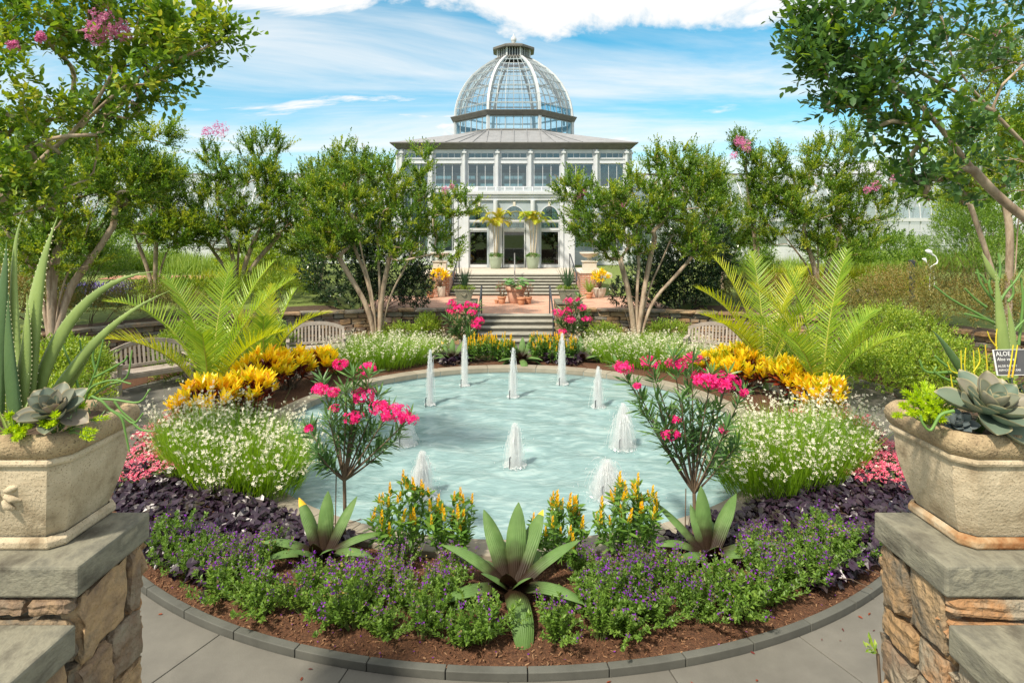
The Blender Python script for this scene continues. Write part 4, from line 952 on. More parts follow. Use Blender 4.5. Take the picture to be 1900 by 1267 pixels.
pot('cream_pot', 'round cream pot beside the right brick pier', (X0+3.5, 24.5, TZ), [(.001, 0), (.16, 0), (.18, .02), (.25, .22), (.27, .36), (.28, .38), (.25, .38), (.24, .33)], m_cream)
pot('terracotta_pot', 'terracotta pot with strappy leaves left of the slim cream pot', (X0-3.45, 24.3, TZ), terrapot(.17, .26), m_terra, group='pots by the brick piers')
pot('terracotta_pot', 'terracotta pot with strappy leaves left of the round cream pot', (X0+3.02, 24.1, TZ), terrapot(.17, .26), m_terra, group='pots by the brick piers')
for k, x in enumerate((-2.0, 2.0)):
    pot('terracotta_pot', 'terracotta pot behind the glass of the %s door' % ('left' if k == 0 else 'right'), (BX+x, 33.7, FZ+.002), terrapot(.3, .42), m_terra, group='pots inside the doors')

# ------------------------------------------------------------------ signs
def text_mesh(txt, size, shear=0):
    cu = bpy.data.curves.new('lettering', 'FONT'); cu.body = txt; cu.size = size; cu.shear = shear; cu.resolution_u = 2; cu.align_x = 'LEFT'
    o = bpy.data.objects.new('lettering', cu); COL.objects.link(o); bpy.context.view_layer.update()
    me = bpy.data.meshes.new_from_object(o.evaluated_get(bpy.context.evaluated_depsgraph_get())); bpy.data.objects.remove(o)
    return me
m_signface = M('charcoal sign plate', [(.075, .072, .078), (.10, .096, .10)], scale=20, rough=.35, bump=0.0)
m_signink = M('white sign lettering', [(.8, .8, .8), (.85, .85, .85)], scale=5, rough=.5, bump=0)
def sign(name, label, base, h, w, hh, rz, tilt, lines, group=None):
    root = thing(name, label, 'plant label', base, group, rz)
    mb = MB(); 
    def own(m, n, mat, **k):
        o = m.build(n, mat, **k); o.parent = root; return o
    tube(mb, [(0, .012, 0), (0, .012, h)], .004, 6); own(mb, 'stake', m_steel)
    mb = MB(); box(mb, -w/2, w/2, -.002, .002, -hh/2, hh/2); pl = own(mb, 'plate', m_signface); pl.location = (0, 0, h); pl.rotation_euler = (tilt, 0, 0)
    mb = MB(); e = max(.0022, hh*.018)
    for a in ((-w/2-e, w/2+e, -.0035, .0035, hh/2, hh/2+e), (-w/2-e, w/2+e, -.0035, .0035, -hh/2-e, -hh/2), (-w/2-e, -w/2, -.0034, .0034, -hh/2, hh/2), (w/2, w/2+e, -.0034, .0034, -hh/2, hh/2)): box(mb, *a)
    q = mb.build('border', m_signink); q.parent = pl
    for txt, x, z, size, sh in lines:
        me = text_mesh(txt, size, sh); me.materials.append(m_signink); o = bpy.data.objects.new('lettering', me); COL.objects.link(o); o.parent = pl
        o.rotation_euler = (PI/2, 0, 0); o.location = (x, -.0028, z)
    return root
SGN = P(1882, 672, 2.80)
sign('plant_label', 'charcoal plant label reading ALOE behind the grey rosette succulent', (SGN[0], SGN[1], 2.38), SGN[2]-2.38, .19, .115, math.radians(4), math.radians(-12),
     [('ALOE', -.088, .030, .030, 0), ('Aloe vera', -.088, .008, .022, .25), ('ALOE FAMILY', -.088, -.022, .016, 0), ('ASPHODELACEAE', -.088, -.040, .014, 0)])
for (px, py, Y, rz, lab, H) in ((328, 955, 6.6, .5, 'small dark plant label among the purple vines at the left', .3), (1588, 957, 6.7, -.6, 'small grey plant label among the purple vines at the right', .3), (1575, 888, 7.4, .3, 'small plant label at the foot of the right white flowers', .35), (318, 872, 7.6, .3, 'small plant label beside the left pink flowers', .35)):
    p = P(px, py, Y)
    sign('plant_label', lab, (p[0], p[1], p[2]-H), H, .085, .06, rz, math.radians(-40), [])

# ------------------------------------------------------------------ wire bird sculpture and bollard light
m_wire = M('white painted wire', [(.78, .8, .82), (.85, .86, .88)], scale=3, rough=.4, bump=0)
def bird():
    Y = 19.5; root = thing('bird_sculpture', 'white wire bird sculpture standing in the shrubs at the right', 'sculpture', P(1727, 503, Y))
    def path(pp): return np.array([P(x, y, Y) for x, y in pp])
    mb = MB(); tube(mb, path([(1729, 472), (1736, 476), (1740, 484), (1738, 489), (1730, 493), (1725, 497), (1727, 502)]), [.035, .02, .02, .025, .025, .02, .012], 6); mb.build('neck', m_wire, root, smooth=True)
    mb = MB(); tube(mb, path([(1717, 465), (1721, 466), (1726, 468), (1729, 472)]), [.02, .07, .07, .03], 7); mb.build('head', m_wire, root, smooth=True)
    mb = MB(); tube(mb, path([(1724, 494), (1719, 487), (1715, 481), (1711, 480)]), [.012, .02, .06, .01], 6); mb.build('wing', m_wire, root, smooth=True)
    mb = MB(); tube(mb, path([(1727, 499), (1725, 520), (1725, 540)]), .012, 5); mb.build('leg', m_wire, root)
    mb = MB(); tube(mb, path([(1727, 499), (1731, 498), (1734, 520), (1733, 540)]), .012, 5); mb.build('leg', m_wire, root)
bird()
bl = P(1595, 552, 17.6)
root = thing('bollard_light', 'small black bollard light behind the right palm', 'lamp', (bl[0], bl[1], gz(bl[0], bl[1])))
zb = float(gz(bl[0], bl[1])); top = P(1595, 536, 17.6)[2]
mb = MB(); lathe(mb, [(.001, zb), (.06, zb), (.06, top-.12)], (bl[0], bl[1], 0), seg=14); mb.build('post', m_rail, root, smooth=True)
mb = MB(); lathe(mb, [(.06, top-.12), (.10, top-.10), (.11, top-.05), (.07, top-.01), (.0, top)], (bl[0], bl[1], 0), seg=14); mb.build('hood', m_rail, root, smooth=True)
bl2 = P(1692, 490, 20.5); zb = float(gz(bl2[0], bl2[1]))
root = thing('bollard_light', 'dark bollard light left of the white wire bird', 'lamp', (bl2[0], bl2[1], zb))
mb = MB(); box(mb, bl2[0]-.07, bl2[0]+.07, bl2[1]-.07, bl2[1]+.07, zb, bl2[2]); mb.build('post', m_rail, root, bevel=.01)
mb = MB(); box(mb, bl2[0]-.08, bl2[0]+.08, bl2[1]-.08, bl2[1]+.08, bl2[2]+.001, bl2[2]+.14); mb.build('hood', m_rail, root, bevel=.02)
# ------------------------------------------------------------------ plant materials
L_gaura = LEAFM('gaura foliage', [(0.103, 0.206, 0.013), (0.196, 0.351, 0.021), (0.330, 0.496, 0.051)], .35)
L_petalw = LEAFM('white petal', [(.72, .68, .50), (.82, .78, .62), (.88, .82, .70)], .25, .6, .2)
L_salvia = LEAFM('salvia leaf', [(0.071, 0.144, 0.021), (0.144, 0.267, 0.038), (0.276, 0.410, 0.076)], .34)
L_purple = LEAFM('purple petal', [(.13, .015, .26), (.22, .03, .40), (.34, .07, .50)], .25, .6, .2)
L_calyx = LEAFM('dark calyx', [(.05, .03, .05), (.13, .12, .04), (.35, .25, .06)], .2, .7)
L_vine = LEAFM('purple vine leaf', [(0.007, 0.004, 0.008), (0.018, 0.007, 0.020), (0.033, 0.014, 0.033), (0.045, 0.042, 0.018)], .10, .36, .6)
L_pink = LEAFM('pink petal', [(.62, .03, .10), (.80, .10, .20), (.86, .26, .34), (.85, .50, .52)], .25, .6, .2, namt=.2)
L_bego = LEAFM('bronze green leaf', [(.05, .03, .012), (.06, .10, .02), (.12, .15, .03)], .2)
L_magenta = LEAFM('hot pink oleander petal', [(.72, .008, .14), (.85, .02, .22), (.88, .10, .32)], .25, .6, .2, namt=.15)
L_olea = LEAFM('oleander leaf', [(0.046, 0.111, 0.033), (0.091, 0.195, 0.052), (0.182, 0.312, 0.078)], .25, .38)
L_croty = LEAFM('yellow croton leaf', [(.70, .24, .01), (.84, .54, .015), (.90, .70, .03), (.86, .66, .02), (.62, .58, .02), (.26, .36, .02)], .28, .32, .5, namt=.2)
L_crotr = LEAFM('dark red croton leaf', [(.05, .012, .012), (.14, .02, .015), (.30, .06, .015), (.10, .09, .015)], .15, .32, .5)
L_candle = LEAFM('golden bract', [(.75, .36, .005), (.88, .54, .01), (.90, .64, .03)], .2, .5, .3)
L_lolly = LEAFM('shrimp plant leaf', [(0.056, 0.138, 0.022), (0.112, 0.237, 0.037), (0.225, 0.375, 0.062)], .3, .35)
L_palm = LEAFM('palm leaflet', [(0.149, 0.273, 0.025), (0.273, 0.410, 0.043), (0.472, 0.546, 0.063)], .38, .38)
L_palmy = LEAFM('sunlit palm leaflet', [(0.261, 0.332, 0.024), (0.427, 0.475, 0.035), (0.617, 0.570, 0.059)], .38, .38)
L_fox = LEAFM('foxtail palm leaflet', [(.22, .26, .015), (.40, .38, .02), (.55, .42, .03), (.14, .22, .02)], .35, .4)
L_shrub = LEAFM('azalea leaf', [(0.073, 0.145, 0.015), (0.158, 0.267, 0.024), (0.292, 0.401, 0.042), (0.437, 0.485, 0.060)], .3)
L_brownshrub = LEAFM('bronzed shrub leaf', [(0.081, 0.101, 0.024), (0.162, 0.176, 0.041), (0.297, 0.257, 0.068), (0.378, 0.203, 0.068)], .28)
L_holly = LEAFM('glossy dark leaf', [(0.013, 0.034, 0.013), (0.029, 0.068, 0.023), (0.065, 0.117, 0.039)], .12, .25, .7)
L_grass = LEAFM('ornamental grass', [(.14, .24, .03), (.24, .36, .06), (.36, .45, .10)], .35)
L_grassy = LEAFM('chartreuse grass', [(.25, .33, .015), (.40, .45, .025), (.50, .48, .04)], .35)
L_lav = LEAFM('lavender spike', [(.10, .06, .30), (.18, .12, .42), (.26, .20, .45)], .2)
L_spiky = LEAFM('blue green blade', [(.05, .10, .05), (.09, .16, .08), (.15, .23, .11)], .2)
L_lotus = LEAFM('broad pot leaf', [(.08, .20, .06), (.13, .28, .09), (.20, .36, .10)], .3)
def brom_mat(name, top, under, rough=.52, along=False):
    m, nt, N, L = new_mat(name)
    out = N.new('ShaderNodeOutputMaterial'); b = N.new('ShaderNodeBsdfPrincipled'); L.new(b.outputs[0], out.inputs[0]); g = N.new('ShaderNodeNewGeometry')
    n = N.new('ShaderNodeTexNoise'); n.inputs['Scale'].default_value = 9; n.inputs['Detail'].default_value = 5; L.new(g.outputs['Position'], n.inputs['Vector'])
    r = N.new('ShaderNodeValToRGB'); set_ramp(r, top); L.new(n.outputs['Fac'], r.inputs[0])
    r2 = N.new('ShaderNodeValToRGB'); set_ramp(r2, under); L.new(n.outputs['Fac'], r2.inputs[0])
    mx = N.new('ShaderNodeMix'); mx.data_type = 'RGBA'; L.new(g.outputs['Backfacing'], mx.inputs['Factor']); L.new(r2.outputs[0], mx.inputs['B']); c = r.outputs[0]
    if along:                                            # the leaf's own colouring: maroon foot, green blade, fine stripes
        at = N.new('ShaderNodeAttribute'); at.attribute_name = 'along'
        n3 = N.new('ShaderNodeMath'); n3.operation = 'MULTIPLY_ADD'; n3.inputs[1].default_value = .25; L.new(n.outputs['Fac'], n3.inputs[0]); L.new(at.outputs['Fac'], n3.inputs[2])
        mr = N.new('ShaderNodeMapRange'); mr.interpolation_type = 'SMOOTHSTEP'; mr.inputs['From Min'].default_value = .30; mr.inputs['From Max'].default_value = .70; L.new(n3.outputs[0], mr.inputs['Value'])
        m3 = N.new('ShaderNodeMix'); m3.data_type = 'RGBA'; L.new(mr.outputs[0], m3.inputs['Factor']); m3.inputs['A'].default_value = (.022, .012, .006, 1); L.new(c, m3.inputs['B']); c = m3.outputs['Result']
        ac = N.new('ShaderNodeAttribute'); ac.attribute_name = 'across'; sn = N.new('ShaderNodeMath'); sn.operation = 'SINE'; ml = N.new('ShaderNodeMath'); ml.operation = 'MULTIPLY'; ml.inputs[1].default_value = 34; L.new(ac.outputs['Fac'], ml.inputs[0]); L.new(ml.outputs[0], sn.inputs[0])
        bp = N.new('ShaderNodeBump'); bp.inputs['Strength'].default_value = .35; bp.inputs['Distance'].default_value = .004; L.new(sn.outputs[0], bp.inputs['Height']); L.new(bp.outputs[0], b.inputs['Normal'])
    L.new(c, mx.inputs['A']); L.new(mx.outputs['Result'], b.inputs['Base Color']); b.inputs['Roughness'].default_value = rough; b.inputs['Specular IOR Level'].default_value = .22
    return m
L_brom = brom_mat('bromeliad leaf', [(.06, .12, .03), (.10, .185, .05), (.17, .26, .09)], [(.03, .016, .012), (.075, .032, .02), (.10, .07, .025)], along=True)
L_bromtip = brom_mat('sun bleached leaf tip', [(.70, .36, .02), (.78, .52, .05)], [(.5, .3, .08), (.6, .4, .1)])
L_aloe = M('aloe skin', [(.13, .19, .05), (.24, .32, .095), (.38, .46, .17)], scale=3.2, rough=.42, bump=.15, bscale=60, det=6, stretch=(1, 1, .4))
L_aloedk = M('dark aloe skin', [(.05, .10, .035), (.10, .17, .06)], scale=4, rough=.42, bump=.15, bscale=60, stretch=(1, 1, .4))
L_thorn = M('pale thorn', [(.55, .55, .35), (.65, .62, .4)], scale=4, bump=0)
L_echev = M('grey pink succulent', [(.15, .19, .155), (.22, .235, .18), (.29, .215, .175)], scale=9, rough=.5, bump=.05, rnd='island', amt=.5)
L_echedge = M('pink succulent edge', [(.45, .33, .22), (.55, .46, .28)], scale=5, rough=.5, bump=0)
L_sedum = LEAFM('lime sedum', [(.26, .42, .01), (.42, .58, .015), (.62, .66, .03)], .35)
L_pencil = M('pencil cactus', [(.09, .20, .04), (.16, .29, .07)], scale=6, rough=.5, bump=.05)
L_stick = M('yellow stick cactus', [(.52, .50, .02), (.68, .56, .03), (.66, .30, .05)], scale=7, rough=.5, bump=.05)
STAR4 = []
def flower_tpl(n, w=.36, up=.18):
    V = []; F = []
    for k in range(n):
        a = 2*PI*k/n; c, s = math.cos(a), math.sin(a)
        b = len(V)
        for x, y, z in ((0.03, 0, 0), (.32, -w/2, up*.4), (.5, 0, up), (.32, w/2, up*.4)): V.append([x*c-y*s, x*s+y*c, z])
        F += [[b, b+1, b+2], [b, b+2, b+3]]
    return np.array(V), np.array(F)
FL4, FL5 = flower_tpl(4, .34), flower_tpl(5, .34)
BLADE3 = strip(3, lambda x: (1-x)**.6*1.0, .12, 0); BLADE5 = strip(5, lambda x: 1.0*(1-x**2.5)*.95+.02, .1, 0)
OVAL3 = strip(3, lambda x: max(.02, math.sin(PI*min(1, x*.92+.06))), .12, .12)

def sprays(mb, tips, dirs, tl, m, L, W, T, rg, spread=.85, rise=.1, mi=0, jit=.25, t0=.05):
    tips = np.asarray(tips); n = len(tips); dirs = nz(dirs)
    tl = np.broadcast_to(np.asarray(tl, float), (n,)); t = np.linspace(t0, 1, m)
    pos = tips[:, None]+dirs[:, None]*(tl[:, None]*t[None])[..., None]
    rnd = nz(rg.normal(size=(n, 3))); u = nz(np.cross(dirs, rnd)); w = np.cross(dirs, u)
    ph = np.arange(m)*2.399+rg.uniform(0, 6, (n, 1)); lat = np.cos(ph)[..., None]*u[:, None]+np.sin(ph)[..., None]*w[:, None]
    k = spread*(1-.45*t)[None, :, None]
    d = nz(dirs[:, None]*(1-.5*k)+lat*k+np.array([0, 0, rise])+rg.normal(size=(n, m, 3))*jit)
    pos = pos.reshape(-1, 3); d = d.reshape(-1, 3); N = len(pos)
    up = np.array([0, 0, 1.])+rg.normal(size=(N, 3))*.35
    sc = np.repeat(rg.uniform(.75, 1.15, n), m)*rg.uniform(.75, 1.15, N)
    place(mb, T, pos, d, up, L*sc, W*sc, mi)
def ellip(n, c, r, rg, shell=.6, zmin=-1.0):
    d = nz(rg.normal(size=(n*2, 3))); d = d[d[:, 2] > zmin][:n]
    k = shell+(1-shell)*rg.uniform(0, 1, len(d))**.5
    k *= 1+.13*np.sin(d[:, 0]*5+c[0]*3)*np.cos(d[:, 1]*4.3+c[1])+.08*rg.normal(size=len(d))
    return np.asarray(c)+d*np.asarray(r)*k[:, None], d
def shrub(name, label, blobs, n, tl, m, L, W, mat, base, seed, T=KITE, cat='shrub', group=None, spread=.8, shell=.55, zmin=-.35, stems=14, extra=None):
    """leafy mass over several ellipsoids; blobs: (centre, radii)"""
    rg = np.random.default_rng(seed); root = thing(name, label, cat, base, group)
    vol = np.array([r[0]*r[2]+r[1]*r[2] for _, r in blobs]); mb = MB(); ends = []
    for (c, r), f in zip(blobs, vol/vol.sum()):
        p, d = ellip(max(8, int(n*f)), c, r, rg, shell, zmin); ends.append(p)
        sprays(mb, p, nz(d*.8+np.array([0, 0, .45])+rg.normal(size=d.shape)*.3), tl*rg.uniform(.7, 1.3, len(p)), m, L, W, T, rg, spread)
    mb.build('foliage', mat, root)
    if stems:
        ends = np.concatenate(ends); mb = MB(); b = np.asarray(base, float)
        for e in ends[rg.choice(len(ends), min(stems, len(ends)), replace=False)]:
            q = np.array([b[0]*.5+e[0]*.5+rg.normal()*.05, b[1]*.5+e[1]*.5+rg.normal()*.05, b[2]*.55+e[2]*.45])
            s0 = b+np.array([(e[0]-b[0])*.3, (e[1]-b[1])*.3, 0]); tube(mb, [s0, q, e], [.018, .012, .005], 4, cap=False)
        mb.build('stems', m_brownstem, root)
    return root

# ------------------------------------------------------------------ white gaura clumps
def gaura(label, c, ra, rb, ang, seed, dens=1.0, h=.85, base_z=.1):
    rg = np.random.default_rng(seed); root = thing('gaura_clump', label, 'flowers', (*c, base_z), 'clumps of white gaura')
    def pts(n, k=1.0):
        r = np.sqrt(rg.uniform(0, 1, n))*k; a = rg.uniform(0, 2*PI, n); x = ra*r*np.cos(a); y = rb*r*np.sin(a)
        return np.stack([c[0]+x*math.cos(ang)-y*math.sin(ang), c[1]+x*math.sin(ang)+y*math.cos(ang), np.full(n, base_z)], -1), r
    area = ra*rb*dens
    mb = MB(); n = int(7200*area); p, r = pts(n)
    out = p-np.array([*c, base_z]); d = nz(np.array([0, 0, 1.0])+out*np.array([.45, .45, 0])+rg.normal(size=(n, 3))*.2)
    place(mb, strip(3, lambda x: 1-x**2, .1, .9), p+np.array([0, 0, 1])*rg.uniform(0, .25, n)[:, None], d, rg.normal(size=(n, 3)), rg.uniform(.26, .62, n)*h/.85, .010)
    mb.build('foliage', L_gaura, root)
    mbs, mbf = MB(), MB(); n = int(420*area); p, r = pts(n, 1.0)
    for k in range(n):
        o = p[k]-np.array([*c, base_z]); hh = h*rg.uniform(.65, 1.3)*(1-.10*r[k]); ln = o[:2]*.30+rg.normal(size=2)*.10
        t = np.linspace(0, 1, 6); q = p[k]+np.stack([ln[0]*t**1.5, ln[1]*t**1.5, hh*(t-.08*t*t)], -1)
        tube(mbs, q, np.linspace(.0022, .0012, 6), 3, cap=False)
    tt = rg.uniform(.50, 1.0, (n, 8)); 
    hh = h*rg.uniform(.55, 1.35, n)*(1-.10*r)
    o = p-np.array([*c, base_z]); ln = o[:, :2]*.38+rg.normal(size=(n, 2))*.14
    F = np.stack([p[:, None, 0]+ln[:, None, 0]*tt**1.5, p[:, None, 1]+ln[:, None, 1]*tt**1.5, base_z+hh[:, None]*(tt-.08*tt*tt)], -1).reshape(-1, 3)
    F = F+rg.normal(size=F.shape)*.022; m = len(F)
    place(mbf, FL4, F, rdir(m, rg), rg.normal(size=(m, 3))+np.array([0, -.8, .6]), rg.uniform(.031, .052, m), rg.uniform(.031, .052, m))
    mbs.build('stems', m_stem, root); mbf.build('flowers', L_petalw, root)
gaura('billowing clump of white gaura left of the near pool edge', (-3.80, 8.0), 1.40, .66, math.radians(-38), 1)
gaura('billowing clump of white gaura right of the near pool edge', (3.82, 8.0), 1.42, .68, math.radians(38), 2)
gaura('band of small white flowers on the far left bank before the bench', (-3.25, 14.25), 1.35, .55, math.radians(30), 3, 1.0, .75)
gaura('band of small white flowers on the far right bank before the bench', (3.55, 14.2), 1.75, .55, math.radians(-32), 4, 1.0, .75)
gaura('white flowers around the left myrtle trunk by the wall', (-3.3, 16.5), 1.5, .6, math.radians(-5), 5, .7, .5, .03)
gaura('white flowers around the right myrtle trunk by the wall', (3.5, 16.5), 1.7, .6, math.radians(5), 6, .7, .5, .03)

# ------------------------------------------------------------------ crotons
CROT = strip(4, lambda x: max(.05, math.sin(PI*min(1, .12+.85*x))**.8), .12, .18)
def croton(label, c, r, h, seed, n=46, yellow=True):
    rg = np.random.default_rng(seed); root = thing('croton', label, 'croton', (*c, .1), 'croton bushes')
    up, lo, st = MB(), MB(), MB()
    d = nz(np.stack([rg.normal(size=n), rg.normal(size=n), np.abs(rg.normal(size=n))*.9+.25], -1))
    tips = np.array([*c, .1+h*.40])+d*np.array([r, r, h*.50])*rg.uniform(.8, 1.05, n)[:, None]
    for k in range(n):
        b = np.array([c[0]+rg.normal()*.07, c[1]+rg.normal()*.07, .08]); tube(st, [b, (b+tips[k])/2+[0, 0, -.03], tips[k]], [.012, .009, .006], 4, cap=False)
    ax = nz(d*.7+np.array([0, 0, .75]))
    sprays(up, tips-ax*.05, ax, .12, 13, .185, .058, CROT, rg, .75, .25, jit=.12)
    sprays(lo, tips-ax*.22, ax, .15, 10, .17, .055, CROT, rg, .95, .0, jit=.2)
    up.build('yellow_leaves', L_croty, root); lo.build('dark_leaves', L_crotr, root); st.build('stems', m_brownstem, root)
croton('yellow and red croton at the near end of the left row', (-5.05, 9.75), .50, .80, 11)
croton('yellow and red croton second in the left row, behind white flowers', (-4.62, 10.35), .46, .82, 12)
croton('tall yellow croton in the middle of the left row', (-4.9, 11.6), .52, .92, 13)
croton('yellow croton before the second palm on the left', (-4.62, 12.3), .45, .82, 14)
croton('orange tipped croton at the far end of the left row', (-4.18, 12.95), .36, .66, 15, 34)
croton('yellow croton at the far end of the right row by the bench', (4.95, 13.0), .44, .74, 16)
croton('bright yellow croton beside the right landing pad', (4.75, 12.0), .46, .80, 17)
croton('yellow croton in the middle of the right row under the palm', (5.2, 11.1), .50, .84, 18)
croton('yellow croton at the near end of the right row behind white flowers', (5.35, 10.2), .45, .72, 19)
croton('low orange croton against the right pool edge', (4.45, 12.9), .32, .6, 20, 28)

# ------------------------------------------------------------------ pink bedding and purple vines
def ringpts(n, r0, r1, a0, a1, rg):
    r = np.sqrt(rg.uniform(r0*r0, r1*r1, n)); a = np.radians(rg.uniform(a0, a1, n)); return np.stack([PC[0]+r*np.cos(a), PC[1]+r*np.sin(a)], -1), r
def pink_bed(label, r0, r1, a0, a1, seed):
    rg = np.random.default_rng(seed); p, _ = ringpts(1, r0, r1, (a0+a1)/2, (a0+a1)/2+.1, rg)
    root = thing('pink_bedding', label, 'flowers', (*p[0], .1), 'beds of pink begonia')
    n = 2600; p, r = ringpts(n, r0, r1, a0, a1, rg); z = .10+.28*(.75+.25*np.sin(p[:, 0]*9)*np.cos(p[:, 1]*8))
    mb = MB(); q = np.c_[p, .08+(z-.08)*rg.uniform(.2, .9, n)]; place(mb, OVAL3, q, rdir(n, rg)*np.array([1, 1, .4]), np.array([0, 0, 1.])+rg.normal(size=(n, 3))*.4, rg.uniform(.04, .07, n), rg.uniform(.03, .05, n)); mb.build('foliage', L_bego, root)
    n = 2300; p, r = ringpts(n, r0, r1, a0, a1, rg); z = .10+.30*(.75+.25*np.sin(p[:, 0]*9)*np.cos(p[:, 1]*8))
    mb = MB(); q = np.c_[p, z+rg.normal(size=n)*.025]; place(mb, FL4, q, rdir(n, rg)*np.array([1, 1, .5]), np.array([0, -.5, 1.])+rg.normal(size=(n, 3))*.5, rg.uniform(.035, .055, n), rg.uniform(.035, .055, n)); mb.build('flowers', L_pink, root)
pink_bed('carpet of pink begonias beside the left kerb', 4.65, 5.76, 176, 213, 31)
pink_bed('carpet of pink begonias beside the right kerb', 4.70, 5.76, -34, -1, 32)
VINE = (np.array([[0, 0, 0], [.12, -.40, .05], [.42, -.55, .02], [.55, -.25, 0], [1, 0, -.12], [.55, .25, 0], [.42, .55, .02], [.12, .40, .05], [.35, 0, -.04]]), np.array([[0, 1, 8], [1, 2, 8], [2, 3, 8], [3, 4, 8], [4, 5, 8], [5, 6, 8], [6, 7, 8], [7, 0, 8]]))
def vine_bed(label, r0, r1, a0, a1, seed, n=2300, h=.20):
    rg = np.random.default_rng(seed); p, _ = ringpts(1, (r0+r1)/2, (r0+r1)/2+.01, (a0+a1)/2, (a0+a1)/2+.1, rg)
    root = thing('sweet_potato_vine', label, 'foliage plant', (*p[0], .1), 'purple sweet potato vines')
    p, r = ringpts(n, r0, r1, a0, a1, rg); lay = rg.uniform(0, 1, n)**.6; z = .09+h*(.7+.3*np.sin(p[:, 0]*6.1+seed)*np.cos(p[:, 1]*5.3))*lay
    mb = MB(); d = rdir(n, rg); d[:, 2] = -.25+.2*rg.normal(size=n); place(mb, VINE, np.c_[p, z], d, np.array([0, -.35, 1.])+rg.normal(size=(n, 3))*.32, rg.uniform(.065, .12, n), rg.uniform(.065, .115, n)); mb.build('foliage', L_vine, root)
    mb = MB()
    for k in range(60):
        i = rg.integers(0, n); q = np.array([*p[i], z[i]*.6]); e = q+np.array([rg.normal()*.25, rg.normal()*.25, .02]); tube(mb, [q, (q+e)/2+[0, 0, .04], e], .004, 4, cap=False)
    mb.build('runners', m_darkbark, root, kind='stuff')
vine_bed('deep purple sweet potato vine mat at the left of the bed', 4.38, 5.70, 205, 241, 41, 3000, .24)
vine_bed('deep purple sweet potato vine mat at the right of the bed', 4.38, 5.72, -61, -25, 42, 3200, .24)
vine_bed('dark purple vine mound on the far bank left of the yellow flowers', 4.55, 5.2, 102, 112, 43, 420, .28)
vine_bed('dark purple vine mound on the far bank right of the yellow flowers', 4.55, 5.2, 69, 80, 44, 460, .28)
vine_bed('purple vine patch behind the right bromeliad', 4.36, 4.9, -68, -57, 45, 420, .18)
vine_bed('purple vine patch behind the left bromeliad', 4.36, 4.9, 237, 248, 46, 420, .18)

# ------------------------------------------------------------------ purple salvia: six bushes, copied
def salvia(seed, flowers):
    rg = np.random.default_rng(seed); root = thing('purple_salvia', 'low bushy purple salvia at the front of the flower bed', 'flowers', (0, 0, 0), 'purple salvia bushes along the front of the bed')
    lf, fl, st = MB(), MB(), MB(); n = 36
    for k in range(n):
        a = rg.uniform(0, 2*PI); sp = abs(rg.normal())*.55; h = rg.uniform(.20, .34)*(1.05-.3*min(1, sp)); b = np.array([math.cos(a), math.sin(a), 0])*rg.uniform(0, .05)
        t = np.linspace(0, 1, 5); q = b+np.stack([math.cos(a)*sp*.22*t**1.2, math.sin(a)*sp*.22*t**1.2, h*t], -1); tube(st, q, np.linspace(.003, .0018, 5), 3, cap=False)
        m = 7
        for j in range(1, 4): sprays(lf, q[j:j+1], q[j:j+1]*0+nz(q[j+1]-q[j]), h*.3, m+2, .038, .017, KITE, rg, 1.0, .15)
        sprays(lf, q[4:5]-[0, 0, .02], q[4:5]*0+np.array([0, 0, 1.]), .04, 10, .034, .016, KITE, rg, .9, .3)
        if rg.random() < flowers:
            ax = nz(q[4]-q[3]+np.array([0, 0, .1])); L = rg.uniform(.09, .20); e = q[4]+ax*L; tube(st, [q[4], e], [.0018, .001], 3, cap=False)
            m = 11; tt = rg.uniform(.1, 1, m); pp = q[4]+ax*(L*tt)[:, None]+rg.normal(size=(m, 3))*.008
            place(fl, KITE, pp, rdir(m, rg)+np.array([0, 0, .2]), rg.normal(size=(m, 3)), rg.uniform(.013, .023, m), rg.uniform(.010, .017, m), (rg.random(m) < .42).astype(int))
    lf.build('foliage', L_salvia, root, kind='stuff'); fl.build('flowers', [L_purple, L_calyx], root, kind='stuff') if fl.n else None; st.build('stems', m_stem, root)
    return root
SAL = [salvia(200+k, f) for k, f in enumerate((.12, .75, .25, .95, .18, .6))]
